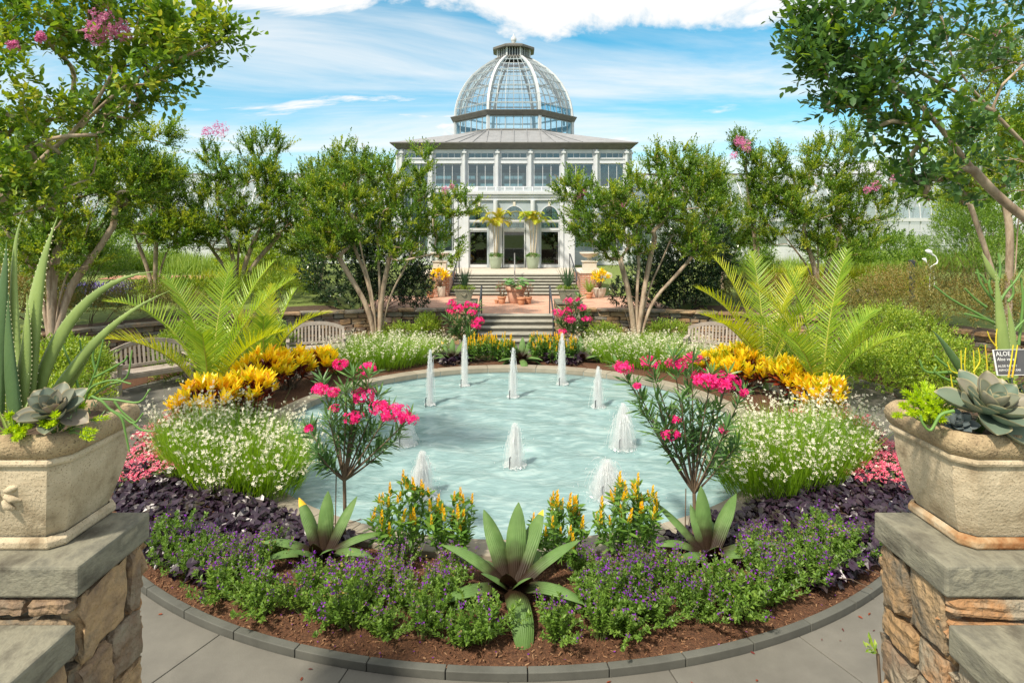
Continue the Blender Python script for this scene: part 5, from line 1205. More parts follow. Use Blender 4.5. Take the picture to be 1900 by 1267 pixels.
def plant_salvia():
    rg = np.random.default_rng(5); spots = []
    for r, n, a0, a1 in ((5.55, 28, -131, -49), (5.29, 23, -128, -52), (5.02, 15, -121, -59), (4.76, 5, -108, -72)):
        for k in range(n):
            a = math.radians(a0+(a1-a0)*(k+.5+rg.normal()*.18)/n); rr = r+rg.normal()*.05
            x, y = PC[0]+rr*math.cos(a), PC[1]+rr*math.sin(a)
            if abs(x) < .42 and 4.95 < y < 5.9: continue
            if abs(x-.08) < .16 and y < 5: continue
            if math.hypot(abs(x)-1.88, y-5.72) < .42: continue
            if r < 4.8 and abs(abs(x)-1.9) < .35: continue
            spots.append((x, y, bedz(rr)-.01, r))
    used = set(); rows = {}
    for i, (x, y, z, r) in enumerate(spots):
        k = int(rg.choice([0, 4, 2, 5, 0, 4] if r > 5.4 else [2, 5, 4, 1] if r > 5.2 else [1, 3, 5])); s = rg.uniform(.85, 1.2)*(1.12 if r > 5.2 else .95); s = (s*1.08, s*1.08, s*(.86 if r > 5.4 else .80)*rg.uniform(.75, 1.2))
        if k not in used: o = SAL[k]; used.add(k); o.location = (x, y, z); o.rotation_euler = (0, 0, rg.uniform(0, 6)); o.scale = s
        else: o = dup(SAL[k], (x, y, z), rg.uniform(0, 6), s)
        rows.setdefault(r, []).append(o)
    ordn = 'first second third fourth fifth sixth seventh eighth ninth tenth eleventh twelfth thirteenth fourteenth fifteenth sixteenth seventeenth eighteenth nineteenth twentieth'.split()+['twenty-'+w for w in 'first second third fourth fifth sixth seventh eighth ninth'.split()]
    for (r, obs), nm in zip(sorted(rows.items(), reverse=True), ('front row by the kerb', 'second row from the kerb', 'third row from the kerb', 'rear row by the pool')):
        for q, o in enumerate(sorted(obs, key=lambda o: o.location.x)): o['label'] = 'low purple salvia bush, %s from the left in the %s' % (ordn[q], nm)
    for k in range(6):
        if k not in used:
            for ch in list(SAL[k].children): bpy.data.objects.remove(ch)
            bpy.data.objects.remove(SAL[k])
plant_salvia()

# ------------------------------------------------------------------ bromeliads
def strap(mb, base, az, L, el0, el1, w, mi_tip=None, seg=12, cup=.30):
    """a long leaf that leaves the base at elevation el0 and ends at el1"""
    t = np.linspace(0, 1, seg+1); el = el0+(el1-el0)*t**1.3; ds = L/seg
    d = np.stack([np.cos(el)*math.cos(az), np.cos(el)*math.sin(az), np.sin(el)], -1)
    p = np.concatenate([[base], base+np.cumsum((d[:-1]+d[1:])/2*ds, 0)]); side = np.array([-math.sin(az), math.cos(az), 0.]); nrm = np.cross(d, side)*-1
    nrm = np.where(nrm[:, 2:3]*1 < -5, -nrm, nrm)
    W = w*np.clip(1.2*(.80+.30*np.sin(PI*t*.75))*np.clip((1-t**3.2), 0.015, 1)**.75, .02, 1.15)
    V = []; c = cup*(1-.5*t)
    for k in range(seg+1):
        for s in (-1, -.5, 0, .5, 1): V.append(p[k]+side*W[k]*.5*s+nrm[k]*W[k]*c[k]*(s*s))
    F = []; mi = []
    for k in range(seg):
        for s in range(4):
            a = k*5+s; F.append([a, a+5, a+6, a+1]); mi.append(1 if (mi_tip and k >= seg-mi_tip) else 0)
    mb.add(V, np.array(F), np.array(mi))
def bromeliad(label, c, z, sc, seed, leaves):
    root = thing('bromeliad', label, 'bromeliad', (*c, z), 'large bromeliads')
    rg = np.random.default_rng(seed)
    for az, L, e0, e1, w, tip in leaves:
        mb = MB(); strap(mb, np.array([c[0]+.035*sc*math.cos(math.radians(az)), c[1]+.035*sc*math.sin(math.radians(az)), z+.06*sc]), math.radians(az), L*sc*.93, math.radians((e0-14 if abs(az-90) < 60 else e0-20) if e0 > 40 else e0), math.radians(e1-22), w*sc*1.02, tip)
        o = mb.build('leaf', [L_brom, L_bromtip], root, smooth=True); nv = len(o.data.vertices)
        at = o.data.attributes.new('along', 'FLOAT', 'POINT'); at.data.foreach_set('value', np.repeat(np.linspace(0, 1, nv//5), 5).astype(np.float32))
        at = o.data.attributes.new('across', 'FLOAT', 'POINT'); at.data.foreach_set('value', np.tile([-1, -.5, 0, .5, 1], nv//5).astype(np.float32))
BL = [(-100, .30, 75, 60, .12, 0), (80, .62, 82, 72, .14, 0), (125, .62, 74, 55, .135, 0), (55, .64, 70, 50, .14, 1), (170, .66, 66, 20, .125, 0), (15, .66, 62, 28, .125, 0), (-30, .66, 48, -8, .13, 0), (205, .66, 42, -8, .13, 0), (-80, .78, 44, -78, .15, 1), (-15, .6, 18, -35, .13, 0), (192, .58, 12, -40, .13, 0), (-60, .34, 66, 48, .12, 0), (-140, .36, 66, 44, .12, 0), (100, .5, 50, 5, .13, 0), (60, .55, 35, -20, .13, 0), (140, .55, 30, -25, .13, 0)]
bromeliad('largest bromeliad with olive strap leaves at the front centre', (0.0, 5.22), .16, 1.12, 1, BL)
BL2 = [(-95, .28, 76, 62, .12, 0), (95, .58, 86, 80, .13, 0), (140, .62, 74, 52, .12, 2), (50, .60, 72, 58, .13, 0), (185, .64, 55, 5, .12, 1), (10, .66, 52, 12, .12, 0), (-20, .62, 30, -5, .12, 0), (205, .6, 30, -10, .12, 0), (-60, .42, 60, 40, .13, 0), (-125, .42, 58, 36, .13, 0), (75, .5, 40, -10, .12, 0), (120, .5, 36, -10, .12, 0)]
bromeliad('left bromeliad with a yellow tipped leaf below the oleander', (-1.85, 5.78), .14, 1.0, 2, BL2)
BL3 = [(-90, .30, 70, 52, .14, 0), (90, .62, 88, 84, .13, 0), (150, .68, 66, 46, .12, 0), (40, .68, 68, 50, .13, 0), (-5, .68, 46, 12, .12, 0), (180, .6, 35, -10, .12, 0), (-35, .5, 50, 20, .14, 0), (-140, .5, 48, 15, .14, 0), (-15, .58, 22, -22, .12, 0), (200, .55, 18, -25, .12, 0), (70, .5, 40, 0, .12, 0), (115, .45, 80, 70, .11, 0)]
bromeliad('right bromeliad with broad upright leaves below the oleander', (1.92, 5.78), .14, 1.02, 3, BL3)
bromeliad('small bromeliad on the far bank beside the left oleander trunk', (-1.5, 14.9), .12, .95, 4, BL2)
bromeliad('small bromeliad on the far bank beside the right oleander trunk', (1.75, 14.9), .12, 1.0, 5, BL3)
bromeliad('small bromeliad among the yellow flowers on the far bank', (.22, 14.85), .12, 1.0, 6, BL)

# ------------------------------------------------------------------ golden candle plants
def candle(mb, p, ax, h, rg):
    n = 22; t = np.linspace(0, 1, n); ph = np.arange(n)*2.399; ax = nz(ax); u = nz(np.cross(ax, [0.2, .9, .1])); w = np.cross(ax, u)
    r = .020*(1-t*.75)*(h/.11)**.5; lat = np.cos(ph)[:, None]*u+np.sin(ph)[:, None]*w
    place(mb, KITE, p+ax*(t*h)[:, None]+lat*(r*.25)[:, None], ax*.9+lat*(.55-.3*t)[:, None], lat, .034*(1-.35*t)*(h/.11), .026*(1-.5*t)*(h/.11)**.5)
def candle_plant(label, c, z, r, h, n, seed, group, big=1.0):
    rg = np.random.default_rng(seed); root = thing('golden_candle_plant', label, 'flowers', (*c, z), group)
    lf, fl, st = MB(), MB(), MB()
    for k in range(n):
        a = rg.uniform(0, 2*PI); q = r*math.sqrt(rg.uniform(0, 1)); hh = h*rg.uniform(.5, 1.0)*(1-.25*(q/r)**2); b = np.array([c[0]+q*.4*math.cos(a), c[1]+q*.4*math.sin(a), z]); e = np.array([c[0]+q*math.cos(a), c[1]+q*math.sin(a), z+hh])
        t = np.linspace(0, 1, 6); pts = b+(e-b)*t[:, None]+np.stack([np.cos(a)*.04*np.sin(PI*t), np.sin(a)*.04*np.sin(PI*t), 0*t], -1); tube(st, pts, np.linspace(.005, .003, 6), 4, cap=False)
        for j in range(1, 6):
            dd = np.tile(nz(pts[j]-pts[j-1]), (1, 1)); sprays(lf, pts[j:j+1], dd, .05, 7 if j > 2 else 5, .105, .036, LEAF6, rg, 1.15, -.02, jit=.3)
        fl = MB(); candle(fl, e+np.array([0, 0, .015]), nz(np.array([rg.normal()*.1, rg.normal()*.1, 1])), rg.uniform(.06, .13)*big, rg); fl.build('candle', L_candle, root)
    lf.build('foliage', L_lolly, root); st.build('stems', m_stem, root)
G1 = 'golden candle plants at the near pool edge'; G2 = 'golden candle plants before the lower steps'
candle_plant('tall golden candle plant right of the left bromeliad', (-1.10, 5.95), .11, .30, .70, 22, 1, G1, 1.3)
candle_plant('shorter golden candle plant second from the left oleander', (-.58, 5.92), .11, .26, .52, 17, 2, G1, 1.3)
candle_plant('golden candle plant behind the largest bromeliad', (.50, 5.90), .11, .32, .50, 22, 3, G1, 1.3)
candle_plant('tallest golden candle plant left of the right bromeliad', (1.16, 5.92), .11, .33, .66, 28, 4, G1, 1.3)
for k, x in enumerate((-1.0, -.62, -.25, .62, 1.0, 1.32)):
    candle_plant('yellow candle flowers on the far bank, %s from the left' % ('first', 'second', 'third', 'fourth', 'fifth', 'sixth')[k], (X0*.6+x-.05, 14.95+.12*(k % 2)), .11, .32, .62, 30, 20+k, G2, 1.4)

# ------------------------------------------------------------------ oleanders
def oleander(label, base, forkz, tips, seed, flowers, cl=.0, leafscale=1.0, group='standard oleanders'):
    """tips: list of crown shoot ends; flowers: list of (tip index or point, radius, n)"""
    rg = np.random.default_rng(seed); root = thing('oleander', label, 'oleander', base, group)
    b = np.array(base, float); f = np.array([b[0]+rg.normal()*.02, b[1], forkz]); tr, lf, fl = MB(), MB(), MB()
    tube(tr, [b, (b+f)/2+[.01, 0, 0], f], [.022, .019, .018], 8); tube(tr, [b+[-.09, .0, 0], f+[-.085, 0, .05]], [.007, .006], 5)
    for e in tips:
        e = np.array(e, float); q1 = f+(e-f)*.35+np.array([0, 0, -.02])+rg.normal(size=3)*.015; q2 = f+(e-f)*.7+rg.normal(size=3)*.015
        t = np.linspace(0, 1, 8)[:, None]; pts = (1-t)**3*f+3*(1-t)**2*t*q1+3*(1-t)*t*t*q2+t**3*e; tube(tr, pts, np.linspace(.012, .005, 8), 5, cap=False)
        n = len(pts)
        for j in range(3, n):
            dd = nz(pts[j]-pts[j-1])[None]; cnt = 9 if j < n-2 else 15
            sprays(lf, pts[j:j+1]-dd*.03, dd, .07, cnt, .165*leafscale, .025*leafscale, strip(3, lambda x: max(.03, math.sin(PI*min(1, x*.94+.03))), .1, .12), rg, 1.05, .05, jit=.18)
    for c, r, n in flowers:
        r *= 1.18; n = int(n*1.5)
        c = np.array(c, float); d = rdir(n, rg); d[:, 2] = d[:, 2]*.8+.2; d = nz(d); p = c+d*np.array([r, r, r*.62])*rg.uniform(.45, 1, n)[:, None]
        place(fl, FL5, p, np.cross(d, rdir(n, rg)), d, rg.uniform(.045, .062, n)*leafscale, rg.uniform(.045, .062, n)*leafscale)
    tr.build('trunk', m_brownstem, root, smooth=True); lf.build('crown', L_olea, root); fl.build('blossom', L_magenta, root)
def pp(l, Y, rg): return [P(x, y, Y+rg.uniform(-.28, .28)) for x, y in l]
rg_ = np.random.default_rng(77)
tl = pp([(600, 712), (660, 735), (655, 700), (685, 700), (720, 770), (755, 780), (575, 800), (610, 780), (650, 790), (690, 800), (625, 745), (700, 740), (590, 840), (600, 860), (705, 830), (670, 770), (735, 815), (640, 730)], 6.2, rg_)
oleander('standard oleander with hot pink blossom at the left pool edge', (-1.755, 6.18, .1), P(640, 890, 6.2)[2], tl, 1,
         [(P(632, 676, 6.4), .085, 26), (P(682, 684, 6.3), .09, 30), (P(592, 722, 6.2), .085, 28), (P(618, 727, 6.0), .07, 20), (P(675, 733, 6.1), .12, 46), (P(705, 755, 6.0), .10, 34), (P(732, 768, 5.95), .14, 60), (P(757, 778, 6.0), .09, 26), (P(572, 795, 6.1), .05, 10), (P(655, 775, 5.9), .09, 18), (P(622, 758, 6.2), .05, 9)])
tr_ = pp([(1150, 682), (1205, 678), (1190, 760), (1250, 668), (1285, 670), (1320, 700), (1350, 700), (1378, 730), (1235, 800), (1250, 780), (1345, 800), (1300, 770), (1265, 745), (1220, 745), (1335, 840), (1365, 830), (1275, 700), (1325, 760), (1290, 820), (1180, 720)], 6.2, rg_)
oleander('standard oleander with hot pink blossom at the right pool edge', (1.90, 6.2, .1), P(1287, 915, 6.2)[2], tr_, 2,
         [(P(1155, 682, 6.2), .095, 30), (P(1205, 674, 6.2), .10, 34), (P(1255, 676, 6.2), .10, 34), (P(1285, 665, 6.3), .09, 26), (P(1312, 706, 6.0), .15, 66), (P(1345, 710, 6.0), .15, 60), (P(1243, 805, 5.95), .085, 22), (P(1252, 778, 6.0), .05, 9), (P(1345, 797, 6.0), .06, 11), (P(1382, 728, 6.1), .05, 8), (P(1183, 716, 6.1), .04, 7)], leafscale=1.05)
tb = pp([(838, 570), (865, 575), (850, 600), (875, 590), (890, 600), (845, 620), (870, 620), (885, 570), (830, 590)], 16.2, rg_)
oleander('pink oleander before the left step pillar', (-1.35, 16.3, .1), P(865, 640, 16.2)[2], tb, 3, [(P(838, 562, 16.1), .14, 22), (P(850, 572, 16.0), .18, 34), (P(834, 578, 16.1), .12, 16), (P(868, 565, 16.1), .14, 22), (P(876, 580, 16.0), .13, 18), (P(889, 595, 15.9), .16, 26), (P(884, 605, 15.9), .15, 24), (P(882, 567, 16.1), .10, 12)], leafscale=1.5, group='far oleanders')
tb = pp([(1040, 600), (1060, 565), (1075, 555), (1055, 590), (1085, 580), (1065, 610), (1090, 595), (1045, 580)], 16.2, rg_)
oleander('pink oleander before the right step pillar', (1.66, 16.3, .1), P(1066, 635, 16.2)[2], tb, 4, [(P(1058, 560, 16.1), .16, 26), (P(1035, 580, 16.0), .16, 28), (P(1055, 577, 16.0), .14, 22), (P(1081, 571, 16.0), .12, 16), (P(1058, 593, 16.0), .16, 26), (P(1088, 592, 16.0), .13, 16), (P(1043, 615, 15.9), .12, 18), (P(1071, 556, 16.1), .08, 9)], leafscale=1.5, group='far oleanders')

# ------------------------------------------------------------------ feather palms
LFT = strip(4, lambda x: max(.04, (1-x)**.55), .22, .45)
def frond(mb_l, mb_r, base, az, L, el0, el1, nl, ll, lw, rg, bare=.28, vee=.5):
    t = np.linspace(0, 1, 16); el = el0+(el1-el0)*t**1.4; az_ = az+.15*rg.normal()*t
    d = np.stack([np.cos(el)*np.cos(az_), np.cos(el)*np.sin(az_), np.sin(el)], -1); p = np.concatenate([[base], base+np.cumsum((d[:-1]+d[1:])/2*(L/15), 0)])
    tube(mb_r, p, np.linspace(.017, .003, 16)*L/2, 5, cap=False)
    tt = np.linspace(bare, .995, nl)
    P_ = np.stack([np.interp(tt, t, p[:, k]) for k in range(3)], -1); D = nz(np.stack([np.interp(tt, t, d[:, k]) for k in range(3)], -1))
    side = nz(np.cross(D, [0, 0, 1.]) + 1e-6); up = np.cross(side, D)
    s = (tt-bare)/(1-bare); fwd = .45+.75*s; length = ll*np.clip(np.sin(PI*(s*.80+.17))**.65, .15, 1)
    for sg in (-1, 1):
        dd = D*fwd[:, None]+side*sg+up*vee+rg.normal(size=D.shape)*.07
        place(mb_l, LFT, P_, dd, up+rg.normal(size=D.shape)*.12, length*rg.uniform(.85, 1.1, nl), lw)
def palm(name, label, c, z, fronds, mats, seed, ll=.52, lw=.031, nl=36, group='feather palms', split=.55):
    rg = np.random.default_rng(seed); root = thing(name, label, 'palm', (*c, z), group)
    st = MB(); tube(st, [(c[0], c[1], z-.05), (c[0], c[1], z+.3)], [.07, .04], 8); st.build('stem', m_stem, root)
    for az, L, e0, e1 in fronds:
        l, r = MB(), MB(); b = np.array([c[0]+.04*math.cos(math.radians(az)), c[1]+.04*math.sin(math.radians(az)), z+.15])
        frond(l, r, b, math.radians(az), L, math.radians(e0), math.radians(e1), nl, ll, lw, rg)
        o = l.build('frond', mats[0] if rg.random() < split else mats[1], root); r.build('frond_rib', m_palmrib, root).parent = o
m_palmrib = M('palm rib', [(.30, .32, .05), (.42, .40, .08)], scale=4, rough=.5, bump=0)
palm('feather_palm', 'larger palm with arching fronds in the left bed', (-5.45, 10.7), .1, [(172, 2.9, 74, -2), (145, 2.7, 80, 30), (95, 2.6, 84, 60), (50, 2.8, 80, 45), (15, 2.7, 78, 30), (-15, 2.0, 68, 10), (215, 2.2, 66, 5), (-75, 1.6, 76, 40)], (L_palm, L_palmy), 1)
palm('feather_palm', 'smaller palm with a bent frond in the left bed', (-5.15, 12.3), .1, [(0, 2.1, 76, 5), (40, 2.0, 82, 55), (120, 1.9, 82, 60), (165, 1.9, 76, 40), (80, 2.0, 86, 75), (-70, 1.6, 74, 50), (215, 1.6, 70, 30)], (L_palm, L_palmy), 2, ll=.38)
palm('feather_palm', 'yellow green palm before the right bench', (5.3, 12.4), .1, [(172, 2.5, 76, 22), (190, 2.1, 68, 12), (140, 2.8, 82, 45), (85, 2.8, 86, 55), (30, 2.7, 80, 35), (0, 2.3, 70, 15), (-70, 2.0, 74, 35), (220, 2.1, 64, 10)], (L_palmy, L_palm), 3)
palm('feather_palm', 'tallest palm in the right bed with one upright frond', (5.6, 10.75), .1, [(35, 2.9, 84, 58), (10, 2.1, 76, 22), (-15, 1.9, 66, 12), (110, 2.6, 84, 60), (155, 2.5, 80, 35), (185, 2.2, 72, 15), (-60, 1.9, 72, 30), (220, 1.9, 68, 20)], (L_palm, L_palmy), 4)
# foxtail palms in the celadon pots
def foxtail(label, c, z, seed, hs, mats):
    rg = np.random.default_rng(seed); root = thing('foxtail_palm', label, 'palm', (*c, z), 'foxtail palms by the doors')
    for k, (dx, dy, h) in enumerate(hs):
        mb = MB(); b = np.array([c[0]+dx*.4, c[1]+dy, z-.02]); e = np.array([c[0]+dx, c[1]+dy, z+h]); tube(mb, [b, (b+e)/2+[.03, 0, 0], e], [.045, .035, .03], 8); mb.build('trunk', m_palmtrunk, root, smooth=True)
        for q in range(8):
            l, r = MB(), MB(); az = q*2*PI/8+rg.uniform(-.3, .3); frond(l, r, e, az, rg.uniform(1.0, 1.35), math.radians(rg.uniform(45, 75)), math.radians(rg.uniform(-75, -35)), 46, .24, .024, rg, .12, .1)
            o = l.build('frond', mats[(q+k) % len(mats)], root); r.build('frond_rib', m_palmrib, root).parent = o
m_palmtrunk = M('palm trunk', [(.36, .30, .22), (.50, .44, .34)], scale=10, rough=.8, bump=.2, stretch=(1, 1, 3))
foxtail('yellowing foxtail palm in the left celadon pot', (BX-1.0, 32.05), FZ+.6, 1, [(-.16, .0, 1.75), (.16, .05, 2.05), (.02, -.1, 1.6)], (L_fox, L_fox, L_palmy))
foxtail('greener foxtail palm in the right celadon pot', (BX+1.0, 32.05), FZ+.6, 2, [(-.2, .0, 2.0), (.02, .05, 1.9), (.22, -.05, 1.75)], (L_palm, L_fox, L_palmy))

# ------------------------------------------------------------------ plants in the terrace pots
def blades(name, label, c, z, n, L, w, mat, seed, spread=.6, cat='potted plant', group=None, droop=.35, rad=.05):
    rg = np.random.default_rng(seed); root = thing(name, label, cat, (*c, z), group); mb = MB()
    a = rg.uniform(0, 2*PI, n); d = nz(np.stack([np.cos(a)*spread*rg.uniform(.1, 1, n), np.sin(a)*spread*rg.uniform(.1, 1, n), np.ones(n)], -1))
    p = np.array([*c, z])+np.stack([np.cos(a)*rad, np.sin(a)*rad, 0*a], -1)*rg.uniform(0, 1, n)[:, None]
    out = np.stack([np.cos(a), np.sin(a), 0*a], -1); up = nz(np.array([0, 0, 1.])-out*.3)
    place(mb, strip(4, lambda x: 1-x**2*.97, .2, droop*L/w*.12), p, d, -out+np.array([0, 0, .9]), L*rg.uniform(.55, 1.1, n), w); mb.build('blades', mat, root); return root
blades('spiky_pot_plant', 'spiky blue green plant in the left pillar planter', (X0-1.58, 18.15), 1.60, 70, .75, .035, L_spiky, 1, .55, group='spiky plants on the pillars')
blades('spiky_pot_plant', 'spiky blue green plant in the right pillar planter', (X0+1.58, 18.15), 1.60, 46, .80, .05, L_spiky, 2, .6, group='spiky plants on the pillars')
for k, s in enumerate((-1, 1)):
    c = (X0+s*1.58, 18.15, 1.64); shrub('trailing_edging', 'low bright green edging plant in the %s pillar planter' % ('left' if s < 0 else 'right'), [((c[0]-.15, c[1]-.14, c[2]), (.17, .14, .08)), ((c[0]+.15, c[1]-.14, c[2]), (.17, .14, .08))], 160, .05, 6, .035, .02, L_shrub, c, 60+k, cat='potted plant', stems=0)
LOT = strip(4, lambda x: math.sin(PI*min(1, .08+.86*x))**.6, .08, .25)
def lotus():
    rg = np.random.default_rng(3); c = np.array([X0+.02, 22.5, TZ+.58]); root = thing('broad_leaf_plant', 'broad leaved green plant in the largest terracotta pot', 'potted plant', c); mb, st = MB(), MB()
    for k in range(34):
        a = rg.uniform(0, 2*PI); r = rg.uniform(.1, .55); h = rg.uniform(.05, .42)*(1-.3*r); e = c+np.array([r*math.cos(a), r*math.sin(a), h]); tube(st, [c+[.05*math.cos(a), .05*math.sin(a), 0], (c+e)/2+[0, 0, .1], e], .006, 4, cap=False)
        place(mb, LOT, e[None], np.array([[math.cos(a), math.sin(a), rg.uniform(-.3, .2)]]), np.array([[0, -.2, 1.]]), rg.uniform(.18, .30), rg.uniform(.16, .26))
    mb.build('leaves', L_lotus, root); st.build('stems', m_stem, root)
lotus()
L_red = LEAFM('reddish pot foliage', [(.10, .10, .03), (.28, .12, .07), (.36, .20, .12)], .25)
shrub('pot_shrub', 'reddish feathery plant in the small pot left of the largest pot', [((X0-.50, 22.25, 1.22), (.19, .17, .24))], 120, .09, 8, .035, .012, L_red, (X0-.5, 22.25, .96), 71, cat='potted plant', stems=8)
shrub('pot_shrub', 'reddish feathery plant in the right small pot', [((X0+.46, 22.2, 1.18), (.18, .16, .22))], 120, .09, 8, .035, .012, L_red, (X0+.48, 22.2, .95), 72, cat='potted plant', stems=8)
blades('strappy_pot_plant', 'strappy green leaves in the left terracotta pot by the brick pier', (X0-3.45, 24.3), .93, 60, .62, .03, L_grass, 5, .8, group='strappy plants by the piers')
blades('strappy_pot_plant', 'strappy green leaves in the right terracotta pot by the brick pier', (X0+3.02, 24.1), .93, 70, .66, .03, L_grass, 6, .8, group='strappy plants by the piers')
def pot_croton(label, c, z, seed):
    rg = np.random.default_rng(seed); root = thing('potted_croton', label, 'croton', (*c, z), 'potted yellow crotons'); mb = MB(); st = MB()
    n = 26; d = nz(np.stack([rg.normal(size=n), rg.normal(size=n), np.abs(rg.normal(size=n))+.4], -1)); tips = np.array([*c, z+.25])+d*np.array([.3, .3, .35])
    for e in tips: tube(st, [(c[0], c[1], z-.02), e], [.01, .006], 4, cap=False)
    sprays(mb, tips, d, .14, 10, .17, .05, CROT, rg, .8, .2); mb.build('leaves', L_croty, root); st.build('stems', m_brownstem, root)
pot_croton('yellow croton in the slim cream pot by the left brick pier', (X0-3.1, 24.6), 1.10, 1)
pot_croton('yellow croton in the round cream pot by the right brick pier', (X0+3.5, 24.5), 1.06, 2)
for k, x in enumerate((-1.0, 1.0)):
    shrub('pot_underplanting', 'low mixed flowers round the palm in the %s celadon pot' % ('left' if k == 0 else 'right'), [((BX+x, 32.0, 2.12), (.36, .34, .13))], 200, .06, 6, .06, .03, L_lolly, (BX+x, 32.05, 2.08), 75+k, cat='potted plant', stems=0)
for k, (x, y, r, h) in enumerate(((-2.0, 33.7, .55, .9), (2.0, 33.7, .55, .9), (-.5, 34.6, .6, 1.0), (.6, 34.9, .6, 1.1), (-2.6, 35.0, .6, 1.1), (2.5, 35.0, .6, 1.2))):
    shrub('indoor_plant', ('leafy plant in the pot behind the left door', 'leafy plant in the pot behind the right door', 'dark leafy plant behind the glass of the middle door, left side', 'dark leafy plant behind the glass of the middle door, right side', 'dark leafy plant deep inside the left door', 'dark leafy plant deep inside the right door')[k], [((BX+x, y, FZ+.45+h*.55), (r, r, h*.7))], 220, .25, 7, .24, .06, L_holly, (BX+x, y, FZ+.02), 80+k, T=LEAF6, cat='indoor plant', stems=8, zmin=-.8)

# ------------------------------------------------------------------ succulents in the two big planters
def fleshy(mb, pts, w, th, teeth=None, mi=0):
    """thick leaf along pts, widths w, curved in section, optional small thorns on the edges"""
    pts = np.asarray(pts, float); t = np.linspace(0, 1, 15); s = np.linspace(0, 1, len(pts))
    if len(pts) == 3: p = (1-t)[:, None]**2*pts[0]+2*((1-t)*t)[:, None]*pts[1]+(t*t)[:, None]*pts[2]
    else:
        p = (1-t)[:, None]**3*pts[0]+3*((1-t)**2*t)[:, None]*pts[1]+3*((1-t)*t*t)[:, None]*pts[2]+(t**3)[:, None]*pts[3]
    d = nz(np.gradient(p, axis=0)); view = nz(p-np.array([0, 0, CAMZ]))
    side = nz(np.cross(d, np.array([0.25, 1.0, .12]))); nrm = np.cross(side, d)
    W = w*np.clip((1-t**1.6), .03, 1)*(.9+.25*np.sin(PI*t)); T = th*np.clip(1-t**1.5, .05, 1)
    a = np.linspace(0, 2*PI, 10, endpoint=False); ca, sa = np.cos(a), np.sin(a); sa = np.where(sa > 0, sa*.25, sa)
    V = p[:, None]+side[:, None]*(W[:, None]*.5*ca)[..., None]+nrm[:, None]*(T[:, None]*sa)[..., None]
    n = 10; i = np.arange(14)[:, None]*n; j = np.arange(n)[None]; mb.add(V.reshape(-1, 3), np.stack([i+j, i+(j+1) % n, i+n+(j+1) % n, i+n+j], -1).reshape(-1, 4), mi)
    if teeth is not None:
        k = 26; tt = np.linspace(.05, .93, k)
        for sg in (-1, 1):
            q = np.stack([np.interp(tt, t, (p+side*(W*.5*sg)[:, None])[:, c]) for c in range(3)], -1); sd = np.stack([np.interp(tt, t, side[:, c]) for c in range(3)], -1)*sg; dd = np.stack([np.interp(tt, t, d[:, c]) for c in range(3)], -1)
            place(teeth, KITE, q-sd*.002, sd+dd*.5, np.array([0, -1., 0]), w*.09, w*.07)
def aloe(label, c, leaves, group='aloes in the planters'):
    root = thing('aloe', label, 'aloe', c, group)
    for pts, Y, w, th, dk in leaves:
        mb, tm = MB(), MB(); q = [P(x, y, Y+dy) for (x, y), dy in zip(pts, np.linspace(0, 0, len(pts)))]
        fleshy(mb, q, w, th, tm); o = mb.build('leaf', L_aloedk if dk else L_aloe, root, smooth=True); tm.build('thorns', L_thorn, root, kind='stuff').parent = o
aloe('tall aloe with long arching leaves in the left planter', (-2.28, 2.92, 2.38), [
    ([(45, 785), (62, 600), (62, 520), (107, 402)], 2.86, .115, .030, 0), ([(40, 760), (28, 600), (15, 450), (44, 398)], 2.95, .060, .020, 0),
    ([(-5, 800), (-10, 650), (12, 520), (12, 448)], 2.92, .110, .030, 1), ([(35, 800), (20, 700), (14, 620), (16, 545)], 2.78, .085, .026, 1),
    ([(62, 775), (80, 650), (150, 515), (285, 504)], 2.90, .080, .024, 0), ([(75, 770), (130, 690), (190, 590), (316, 539)], 2.95, .062, .020, 0), ([(90, 770), (125, 715), (160, 675), (176, 640)], 3.0, .045, .018, 0),
    ([(30, 790), (45, 700), (55, 640), (50, 545)], 2.82, .095, .028, 0), ([(-40, 790), (-60, 650), (-50, 560), (-20, 500)], 2.95, .10, .03, 0)])
aloe('upright aloe behind the label in the right planter', (2.30, 2.95, 2.38), [([(1866, 700), (1862, 620), (1850, 560), (1848, 497)], 3.02, .062, .020, 0), ([(1880, 700), (1876, 640), (1880, 600), (1868, 560)], 3.05, .05, .018, 0), ([(1795, 700), (1770, 670), (1750, 630), (1728, 612)], 3.02, .040, .016, 1), ([(1850, 520), (1838, 505), (1826, 480), (1822, 466)], 3.06, .035, .012, 0)])
